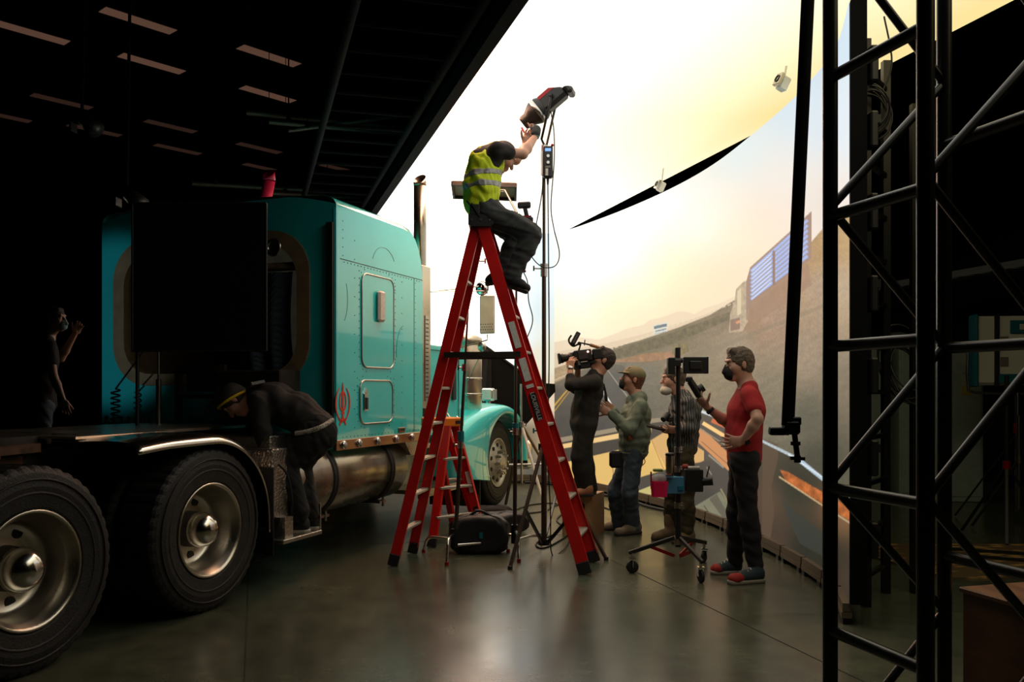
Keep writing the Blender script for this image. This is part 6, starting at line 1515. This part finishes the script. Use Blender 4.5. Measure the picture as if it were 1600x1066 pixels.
hem = [cap(J['belly'], J['pelvis'] + V(0, 0, .02), .150, .147, .02, w=sd, m=1.3), dict(t='e', a=J['pelvis'] + V(0, 0, .49), b=J['pelvis'] + V(0, 0, .49), rad=V(3, 3, .5), rot=np.eye(3), R=3, k=.003, sub=True), dict(t='e', a=J['pelvis'] + V(0, 0, -.56), b=J['pelvis'] + V(0, 0, -.56), rad=V(3, 3, .5), rot=np.eye(3), R=3, k=.003, sub=True)]
sdf_mesh('jacket_hem', hem, .007, 'denim', t, .003, 26, 5)
m_ = MB(); cc = Vector(tuple(J['chest'])); m_.box(cc + Vector((-.08, -.175, -.20)), (.03, .01, .07)); m_.build('patch', 'yellow', t)
pants('jeans', J, sd, 'jeans', t, (.092, .076, .074), flare=.008, seed=4)
sdf_mesh('hair', hair_prims(Q, R, .03, 0, .010), .0055, 'hairred', t, .0015, 90, 2)
sdf_mesh('face_mask', mask_prims(Q, R)[:1] + mask_prims(Q, R)[2:], .005, 'mask', t)
sdf_mesh('cap', [ell(Q(-.012, 0, .062), (.112, .090, .078), R, .01), cap(Q(.07, 0, .055), Q(.145, 0, .048), .010, .008, .012, w=R[:, 1], m=7.5), ell(Q(0, 0, -.07), (.2, .2, .105), R, .008, True)], .005, 'cap', t)
for hl, to in (((1000, 0, 8.62), (961, 0, 8.45)), ((976, 0, 8.86), (943, 0, 8.80))): shoe('boot', P(*hl), P(*to), 'bootgrey', 'soledk', t, .12, 1.25, boot=.04)
q = W(962, 718, Y - .12); MB().box(q, (.12, .10, .16), bev=.02).build('belt_pouch', 'mask', t)
m_ = MB(); m_.tube(catmull([W(996, 700, Y - .16), W(1003, 712, Y - .18), W(1008, 722, Y - .17), W(1000, 728, Y - .16), W(984, 722, Y - .14)], 6), .004); m_.build('keyring', 'hairred', t)

# ---------------------------------------------------------------- camera operator on the apple boxes
Y = 8.42; ZB_ = .40
J = dict(head=W(941, 563, Y), fw=(-1, -.1, .55), up=(.55, 0, 1), neck=W(929, 589, Y), chest=W(921, 610, Y), belly=W(915, 635, Y), pelvis=W(912, 660, Y),
         sh=[W(929, 598, Y - .18), W(922, 598, Y + .16)], el=[W(892, 601, Y - .24), W(900, 606, Y + .18)], wr=[W(891, 578, Y - .16), W(903, 578, Y + .05)],
         hp=[W(913, 668, Y - .08), W(911, 668, Y + .08)], kn=[W(908, 715, Y - .09), W(911, 714, Y + .08)], an=[W(913, 762, Y - .06), W(921, 763, Y + .10)],
         hands=[((W(891, 577, Y - .16), (.15, .15, 1), (.6, .7, 0), 1), dict(curl=(.35, .4, .45, .5), thumb=.6)), ((W(903, 577, Y + .05), (-.2, -.3, 1), (.0, -.8, 0), -1), dict(curl=(.4, .45, .5, .55), thumb=.5))])
t, J, Q, R, sd = person('camera operator in black jumpsuit standing on apple boxes', P(915, ZB_, Y), J, 'skin')
el = J['el']; wr = J['wr']; pr = torso_prims(J, sd, (.13, .130, .120, .128), 1.3) + [neck_hole(J, Q)]
for i in (0, 1): pr += [cap(J['sh'][i], el[i], .066, .056, .03), cap(el[i], wr[i] + (el[i] - wr[i]) * .55, .056, .046, .03)]
pr += legs_prims(J, (.105, .092, .080), side=sd)
sdf_mesh('jumpsuit', pr, .008, 'jumpsuit', t, .003, 22, 6)
sdf_mesh('hair', hair_prims(Q, R, 0, .004, .007), .005, 'hairdk', t, .0012, 100, 2); sdf_mesh('face_mask', mask_prims(Q, R), .005, 'mask', t)
for dy, px0, px1 in ((-.08, 926, 897), (.08, 930, 903)):
    h_ = P(px0, ZB_, Y + dy); t_ = P(px1, ZB_, Y + dy - .02); shoe('shoe', h_, t_, 'orangeleather', 'soledk', t, .06, 1.15)
m_ = MB(); m_.cyl(W(888, 575, Y - .16), W(894, 576, Y - .16), .031, n=16); m_.build('wristwatch', 'chromed', t)
m_ = MB(); m_.tube(catmull([W(934, 590, Y - .10), W(944, 605, Y), W(946, 625, Y), W(948, 622, Y), W(943, 600, Y + .05)], 6), .010); m_.build('camera_strap', 'mask', t)
# the cine camera
Yc = Y - .04; c_ = W(910, 556, Yc); cam_ = thing('cinema_camera', 'black cinema camera with wooden top handle shouldered by the operator', 'camera', c_)
ta = Vector((-.92, 0, -.12)).normalized(); tu_ = Vector((-.12, 0, .92)).normalized(); Rc = Matrix((ta, Vector((0, 1, 0)), tu_)).transposed()
MB().box(c_, (.17, .12, .11), Rc, bev=.008).build('camera_body', 'black', cam_); MB().box(c_ + Rc @ Vector((.0, -.066, .0)), (.09, .012, .07), Rc, bev=.003).build('side_panel', 'frame', cam_)
m_ = MB(); m_.lathe([(0, 0), (.045, 0), (.045, .05), (.038, .06), (.038, .10), (.046, .11), (.046, .13), (.0, .13)], c_ + Rc @ Vector((-.02, 0, -.0)) + ta * .10, ta, 24); m_.build('cine_lens', 'black', cam_)
m_ = MB(); m_.box(c_ + ta * .225, (.02, .13, .10), Rc, bev=.003); m_.box(c_ + ta * .17, (.06, .10, .02), Rc); m_.build('matte_box', 'black', cam_)
MB().box(c_ + Rc @ Vector((-.14, 0, -.0)), (.09, .09, .10), Rc, bev=.01).build('battery', 'black', cam_)
MB().cyl(W(922, 539, Yc), W(938, 544, Yc), .016, .014, n=14).build('wooden_handle', 'handlewood', cam_)
m_ = MB(); m_.tube([c_ + Rc @ Vector((.03, 0, .05)), W(908, 536, Yc), W(922, 539, Yc)], .009); m_.cyl(W(905, 537, Yc - .03), W(905, 537, Yc + .03), .018); m_.tube(catmull([W(905, 537, Yc), W(896, 541, Yc), W(890, 536, Yc), W(889, 530, Yc), W(893, 524, Yc)], 6), .009); m_.tube([W(913, 540, Yc), W(914, 531, Yc)], .005); m_.build('top_arm', 'black', cam_)
Rm = Matrix.Rotation(math.radians(28), 3, 'Y'); q = W(899, 529, Yc); MB().box(q, (.045, .10, .13), Rm, bev=.006).build('onboard_monitor', 'black', cam_); MB().box(q + Rm @ Vector((.0, -.052, 0)), (.02, .004, .10), Rm).build('monitor_edge', 'chromed', cam_)
m_ = MB(); m_.cyl(c_ + Rc @ Vector((.05, -.06, -.06)), c_ + Rc @ Vector((.05, -.11, -.10)), .018, n=12); m_.cyl(c_ + Rc @ Vector((.05, .06, -.06)), c_ + Rc @ Vector((.05, .07, -.12)), .018, n=12); m_.bar(c_ + Rc @ Vector((.12, 0, -.07)), c_ + Rc @ Vector((-.14, 0, -.07)), .06, .018); m_.box(c_ + Rc @ Vector((0.0, .0, -.10)), (.12, .08, .05), Rc, bev=.01); m_.build('shoulder_rig', 'black', cam_)
m_ = MB(); m_.cyl(c_ + Rc @ Vector((-.05, -.07, .03)), c_ + Rc @ Vector((-.05, -.085, .03)), .01); m_.build('record_button', 'lampface', cam_)

# ---------------------------------------------------------------- person with the tablet behind the monitor stand
Y = 8.15
J = dict(head=W(1052, 594, Y), fw=(-1, -.05, -.02), up=(-.12, 0, 1), neck=W(1064, 619, Y), chest=W(1070, 643, Y), belly=W(1068, 675, Y), pelvis=W(1066, 700, Y),
         sh=[W(1075, 632, Y - .17), W(1066, 632, Y + .17)], el=[W(1078, 668, Y - .22), W(1066, 668, Y + .2)], wr=[W(1060, 671, Y - .18), W(1050, 672, Y + .14)],
         hp=[W(1068, 708, Y - .09), W(1064, 708, Y + .09)], kn=[W(1071, 768, Y - .09), W(1052, 766, Y + .10)], an=[W(1074, 828, 8.10), W(1049, 826, 8.35)],
         hands=[((W(1060, 671, Y - .18), (-1, .2, .0), (.0, .8, .6), 1), dict(curl=(.25, .3, .3, .35), thumb=.4)), ((W(1050, 672, Y + .14), (-1, -.3, -.05), (.0, -.6, .6), -1), dict(curl=(.3, .3, .3, .35), thumb=.4))])
t, J, Q, R, sd = person('person in marbled grey jacket, white mask at chin, standing behind the monitor stand', P(1062, 0, 8.2), J, 'skin2')
el = J['el']; wr = J['wr']; pr = torso_prims(J, sd, (.13, .140, .132, .135), 1.25, lo=J['pelvis'] + V(0, 0, .02)) + [neck_hole(J, Q)]
for i in (0, 1): pr += [cap(J['sh'][i], el[i], .068, .060, .03), cap(el[i], wr[i] + (el[i] - wr[i]) * .15, .060, .046, .03)]
sdf_mesh('jacket', pr, .0075, 'pattern', t, .005, 28, 8)
pants('trousers', J, sd, 'olive', t, (.095, .080, .070), seed=9, noise=.005)
sdf_mesh('hair', hair_prims(Q, R, 0, .0, .008), .0055, 'hairbr', t, .002, 80, 2)
sdf_mesh('face_mask', [ell(Q(.075, 0, -.095), (.052, .050, .045), R, .01), ell(Q(.05, 0, -.09), (.05, .05, .04), R, .02)], .005, 'maskw', t)
m_ = MB(); m_.tube([Vector(tuple(Q(.07, -.05, -.09))), Vector(tuple(Q(.03, -.078, -.03))), Vector(tuple(Q(.0, -.082, .03)))], .003, 5); m_.build('mask_strap', 'maskw', t)
for hl, to in (((1084, 0, 8.12), (1050, 0, 8.02)), ((1054, 0, 8.30), (1018, 0, 8.22))): shoe('boot', P(*hl), P(*to), 'boot', 'soledk', t, .12, 1.2, boot=.10)
m_ = MB(); m_.sphere(W(1042, 650, Y - .12), .035, sc=(1, .8, 1)); m_.cyl(W(1042, 650, Y - .15), W(1036, 656, Y - .19), .03, .026, n=16); m_.box(W(1046, 655, Y - .12), (.06, .06, .05), bev=.01); o = m_.build('meter', 'black'); tag(o, 'small black meter at the chest of the person in marbled jacket', 'light meter')
c_ = W(1034, 671, Y - .03); Rk = Matrix.Rotation(math.radians(14), 3, 'Y'); o = thing('tablet', 'dark tablet in a case held out by the person in marbled jacket', 'tablet', c_)
MB().box(c_, (.26, .19, .028), Rk, bev=.008).build('case', 'frame', o); MB().box(c_ + Rk @ Vector((0, 0, .016)), (.23, .16, .003), Rk).build('screen', 'screen', o)

# ---------------------------------------------------------------- worker seated on the ladder
Y = 7.08
J = dict(head=W(786, 246, Y + .13), fw=(.75, .3, -.6), up=(.6, .1, .8), neck=W(774, 238, Y + .06), chest=W(760, 256, Y + .02), belly=W(752, 290, Y), pelvis=W(752, 322, Y),
         sh=[W(777, 236, Y - .13), W(772, 236, Y + .20)], el=[W(817, 241, Y - .05), W(806, 250, Y + .28)], wr=[W(836, 214, Y + .16), W(822, 225, Y + .36)],
         hp=[W(762, 330, Y - .08), W(762, 330, Y + .12)], kn=[W(830, 366, Y - .16), W(808, 372, Y + .12)], an=[W(801, 432, Y - .15), W(782, 424, Y + .02)],
         hands=[((W(836, 214, Y + .16), (.25, .3, 1), (-.6, .6, .1), 1), dict(curl=(.5, .55, .6, .6), thumb=.6)), ((W(822, 226, Y + .36), (.2, .0, 1), (.3, -.6, .2), -1), dict(curl=(.5, .55, .6, .6), thumb=.6))])
t, J, Q, R, sd = person('worker in yellow hi-vis vest seated atop the ladder adjusting the spotlight', P(752, 2.8, Y), J, 'skin')
el = J['el']; wr = J['wr']
sdf_mesh('t_shirt', torso_prims(J, sd, (.13, .135, .120, .120), 1.3) + [cap(J['sh'][i], J['sh'][i] * .55 + el[i] * .45, .072, .058, .03) for i in (0, 1)], .0075, 'blackcloth', t, .003, 22, 11)
vp = torso_prims(J, sd, (.135, .142, .140, .138), 1.33, lo=J['pelvis'] + V(0, 0, .02))[:3] + [cap(J['sh'][i], J['sh'][i] * .9 + el[i] * .1, .085, .085, .02, sub=True) for i in (0, 1)] + [cap(J['sh'][0] + V(.03, -.02, -.05), J['sh'][0] + V(.08, -.05, -.02), .08, .08, .02, sub=True), neck_hole(J, Q, .08)]
sdf_mesh('hi_vis_vest', vp, .0075, 'hivis', t, .0045, 26, 12)
for k, zc in ((0, 276), (1, 294)):
    a = V(W(756, zc, Y)); full = torso_prims(J, sd, (.137, .1445, .1425, .140), 1.335, lo=J['pelvis'] + V(0, 0, .02))[:3]
    tilt = np.array(Matrix.Rotation(math.radians(-6), 3, 'Y')); hs = .5
    full += [dict(t='e', a=a + V(0, 0, .022 + hs), b=a + V(0, 0, .022 + hs), rad=V(3, 3, hs), rot=tilt, R=3, k=.002, sub=True), dict(t='e', a=a - V(0, 0, .022 + hs), b=a - V(0, 0, .022 + hs), rad=V(3, 3, hs), rot=tilt, R=3, k=.002, sub=True)]
    sdf_mesh('reflective_band', full, .0065, 'reflect', t, .0042, 26, 12)
pants('work_jeans', J, sd, 'darkjeans', t, (.110, .082, .066), seed=13, noise=.005)
sdf_mesh('hair', hair_prims(Q, R, 0, 0, .008), .006, 'hairdk', t)
# gloves
sdf_mesh('glove', hand_prims(W(836, 214, Y + .16), (.25, .3, 1), (-.6, .6, .1), 1, curl=(.5, .55, .6, .6), thumb=.6, S=1.0) + [cap(W(837, 208, Y + .16), W(838, 203, Y + .17), .040, .038, .02)], .0055, 'glove', t)
wq = W(836, 213, Y + .16); MB().cyl(wq + Vector((-.004, 0, -.006)), wq + Vector((0, .004, .008)), .037, n=20).build('glove_cuff', 'tealtrim', t)
for an, to in ((J['an'][0], W(818, 452, Y - .15)), (J['an'][1], W(764, 443, Y + .02))):
    an = Vector(tuple(an)); d = (to - an); dz = d.normalized(); dh = Vector((dz.x, 0, -.28 if to.x > an.x else .0)).normalized()
    if to.x > an.x: heel = an + Vector((-.05, .04, -.075)); toe = heel + Vector((.15, -.20, -.075)).normalized() * .27
    else: heel = an + Vector((.03, 0, -.09)); toe = heel + Vector((-.12, .02, -.02)).normalized() * .15
    hv, tv = V(heel), V(toe); dd = nrm(tv - hv); upn = nrm(np.cross(dd, (0, 1, 0))); upn = upn if upn[2] > 0 else -upn
    L_ = np.linalg.norm(tv - hv)
    sdf_mesh('work_boot', [cap(hv + upn * .045 + dd * .03, tv + upn * .04 - dd * .03, .038, .034, .02, w=(0, 1, 0), m=1.2), cap(hv + upn * .07 + dd * .04, V(an) - V(0, 0, .0), .044, .046, .03), cap(hv + upn * .07 + dd * .04, hv + dd * L_ * .6 + upn * .055, .042, .036, .03)], .006, 'mask', t)
    sdf_mesh('sole', [cap(hv + upn * .012 + dd * .01, tv + upn * .012 - dd * .01, .016, .016, .01, w=(0, 1, 0), m=3.0), cap(hv + upn * .012 + dd * .02, tv + upn * .012 - dd * .02, .018, .018, .01, w=dd, m=1.2)], .006, 'soledk', t)
m_ = MB(); m_.bar(W(737, 318, Y - .18), W(750, 338, Y - .18), .035, .014); m_.bar(W(729, 314, Y - .17), W(740, 326, Y - .18), .012, .012); m_.box(W(742, 328, Y - .17), (.08, .03, .09), bev=.01); m_.build('tool_pouch', 'black', t)
q = W(818, 327, Y + .18); o = thing('cordless_drill', 'black cordless tool with red trim resting at the seated worker\'s knee', 'tool', q)
m_ = MB(); m_.bar(q + Vector((-.05, 0, .03)), q + Vector((.06, 0, .035)), .06, .05, bev=.01); m_.bar(q + Vector((.01, 0, .02)), q + Vector((.03, 0, -.07)), .04, .035, bev=.008); m_.box(q + Vector((.035, 0, -.09)), (.09, .07, .045), bev=.01); m_.build('drill_body', 'black', o); MB().box(q + Vector((.03, -.037, -.065)), (.07, .004, .012)).build('red_trim', 'redd', o)

# ---------------------------------------------------------------- bent-over crew member on the truck step
Y = 6.62
J = dict(head=W(369, 627, Y), fw=(-.45, -.1, -1), up=(-.8, 0, .45), neck=W(400, 617, Y), chest=W(425, 628, Y), belly=W(463, 643, Y), pelvis=W(494, 668, Y),
         sh=[W(404, 627, Y - .16), W(402, 622, Y + .17)], el=[W(412, 674, Y - .20), W(396, 670, Y + .14)], wr=[W(410, 710, Y - .18), W(400, 705, Y + .10)],
         hp=[W(497, 676, Y - .08), W(496, 676, Y + .09)], kn=[W(440, 724, Y - .12), W(462, 730, Y + .07)], an=[W(466, 800, Y - .12), W(482, 796, Y + .02)],
         hands=[((W(410, 710, Y - .18), (.15, 0, -1), (-.2, 1, 0), 1), dict(curl=(.35, .4, .45, .5), thumb=.5)), ((W(400, 705, Y + .10), (.05, 0, -1), (.2, -1, 0), -1), dict(curl=(.35, .4, .45, .5), thumb=.5))])
t, J, Q, R, sd = person('crew member in black bending over the truck fender step', P(470, .35, Y), J, 'skin')
el = J['el']; wr = J['wr']; pr = torso_prims(J, sd, (.13, .145, .140, .140), 1.25) + [neck_hole(J, Q)]
for i in (0, 1): pr += [cap(J['sh'][i], el[i], .072, .060, .03), cap(el[i], wr[i] + (el[i] - wr[i]) * .12, .060, .046, .03)]
sdf_mesh('sweatshirt', pr, .008, 'blackcloth', t, .004, 22, 14)
pants('trousers', J, sd, 'blackcloth', t, (.145, .105, .088), seed=15, noise=.005)
sdf_mesh('hair', hair_prims(Q, R, 0, 0, .012), .0065, 'hairdk', t)
sdf_mesh('cap', [ell(Q(-.012, 0, .055), (.112, .090, .082), R, .01), ell(Q(0, 0, -.07), (.2, .2, .105), R, .008, True)], .006, 'blackcloth', t)
qs = [Vector(tuple(Q(.104 * math.cos(a), .088 * math.sin(a), .025 + .07 * math.cos(a)))) for a in np.linspace(-2.8, 2.8, 24)]
m_ = MB(); m_.tube(qs, .011, 6); m_.build('headband', 'strapyellow', t)
m_ = MB(); m_.tube(catmull([W(462, 678, Y - .20), W(483, 674, Y - .225), W(503, 667, Y - .21), W(520, 656, Y - .12)], 8), .018, 8); m_.build('checkered_belt', 'checker', t)
m_ = MB(); m_.bar(W(392, 600, Y - .10), W(412, 596, Y - .06), .09, .02); m_.build('shoulder_patch', 'reflect', t)
for an, dy in ((J['an'][0], -.10), (J['an'][1], .06)):
    hx = an[0] + .075; h_ = V(hx, Y + dy, .35); t_ = V(hx - .27, Y + dy - .02, .35); shoe('sneaker', h_, t_, 'mask', 'sole', t, .11, 1.35)

# ---------------------------------------------------------------- dim crew member at the far left
Y = 8.8
J = dict(head=W(86, 500, Y), fw=(1, -.1, .05), up=(0, 0, 1), neck=W(74, 531, Y), chest=W(68, 560, Y), belly=W(66, 598, Y), pelvis=W(66, 632, Y),
         sh=[W(76, 540, Y - .18), W(70, 540, Y + .18)], el=[W(84, 590, Y - .24), W(95, 560, Y + .2)], wr=[W(99, 626, Y - .22), W(118, 520, Y + .2)],
         hp=[W(66, 640, Y - .09), W(62, 640, Y + .09)], kn=[W(66, 705, Y - .1), W(48, 703, Y + .1)], an=[W(64, 768, Y - .1), W(44, 768, Y + .1)],
         hands=[((W(99, 626, Y - .22), (.25, 0, -1), (-.4, 1, 0), 1), dict(curl=(.25, .3, .35, .4), thumb=.3)), ((W(118, 520, Y + .2), (.4, 0, .8), (.4, -.6, 0), -1), dict(curl=(.4, .45, .5, .5), thumb=.5))])
t, J, Q, R, sd = person('dim figure in dark T-shirt and pale mask at far left behind the truck', P(62, .30, Y), J, 'skin', vox=.0065)
el = J['el']; sdf_mesh('t_shirt', torso_prims(J, sd, (.13, .135, .130, .130), 1.3) + [cap(J['sh'][i], J['sh'][i] * .5 + el[i] * .5, .068, .060, .03) for i in (0, 1)] + [neck_hole(J, Q)], .009, 'blackcloth', t, .003, 22, 17)
pants('jeans', J, sd, 'jeans', t, (.098, .080, .066), vox=.009, seed=18)
sdf_mesh('hair', hair_prims(Q, R, 0, 0, .012), .007, 'hairdk', t); sdf_mesh('face_mask', mask_prims(Q, R), .006, 'maskb', t)
zf = .305
for an, dy in ((J['an'][0], -.1), (J['an'][1], .1)): shoe('shoe', V(an[0] - .06, Y + dy, zf), V(an[0] + .20, Y + dy, zf), 'mask', 'soledk', t)
c_ = P(55, 0, Y); tt = thing('platform', 'low dark platform under the figure at far left', 'platform', c_); MB().box(c_ + Vector((0, 0, .285)), (1.2, .8, .03)).build('deck', 'frame', tt)
for sx_ in (-1, 1):
    for sy_ in (-1, 1): MB().box(c_ + Vector((sx_ * .56, sy_ * .36, .135)), (.05, .05, .27)).build('leg', 'frame', tt)
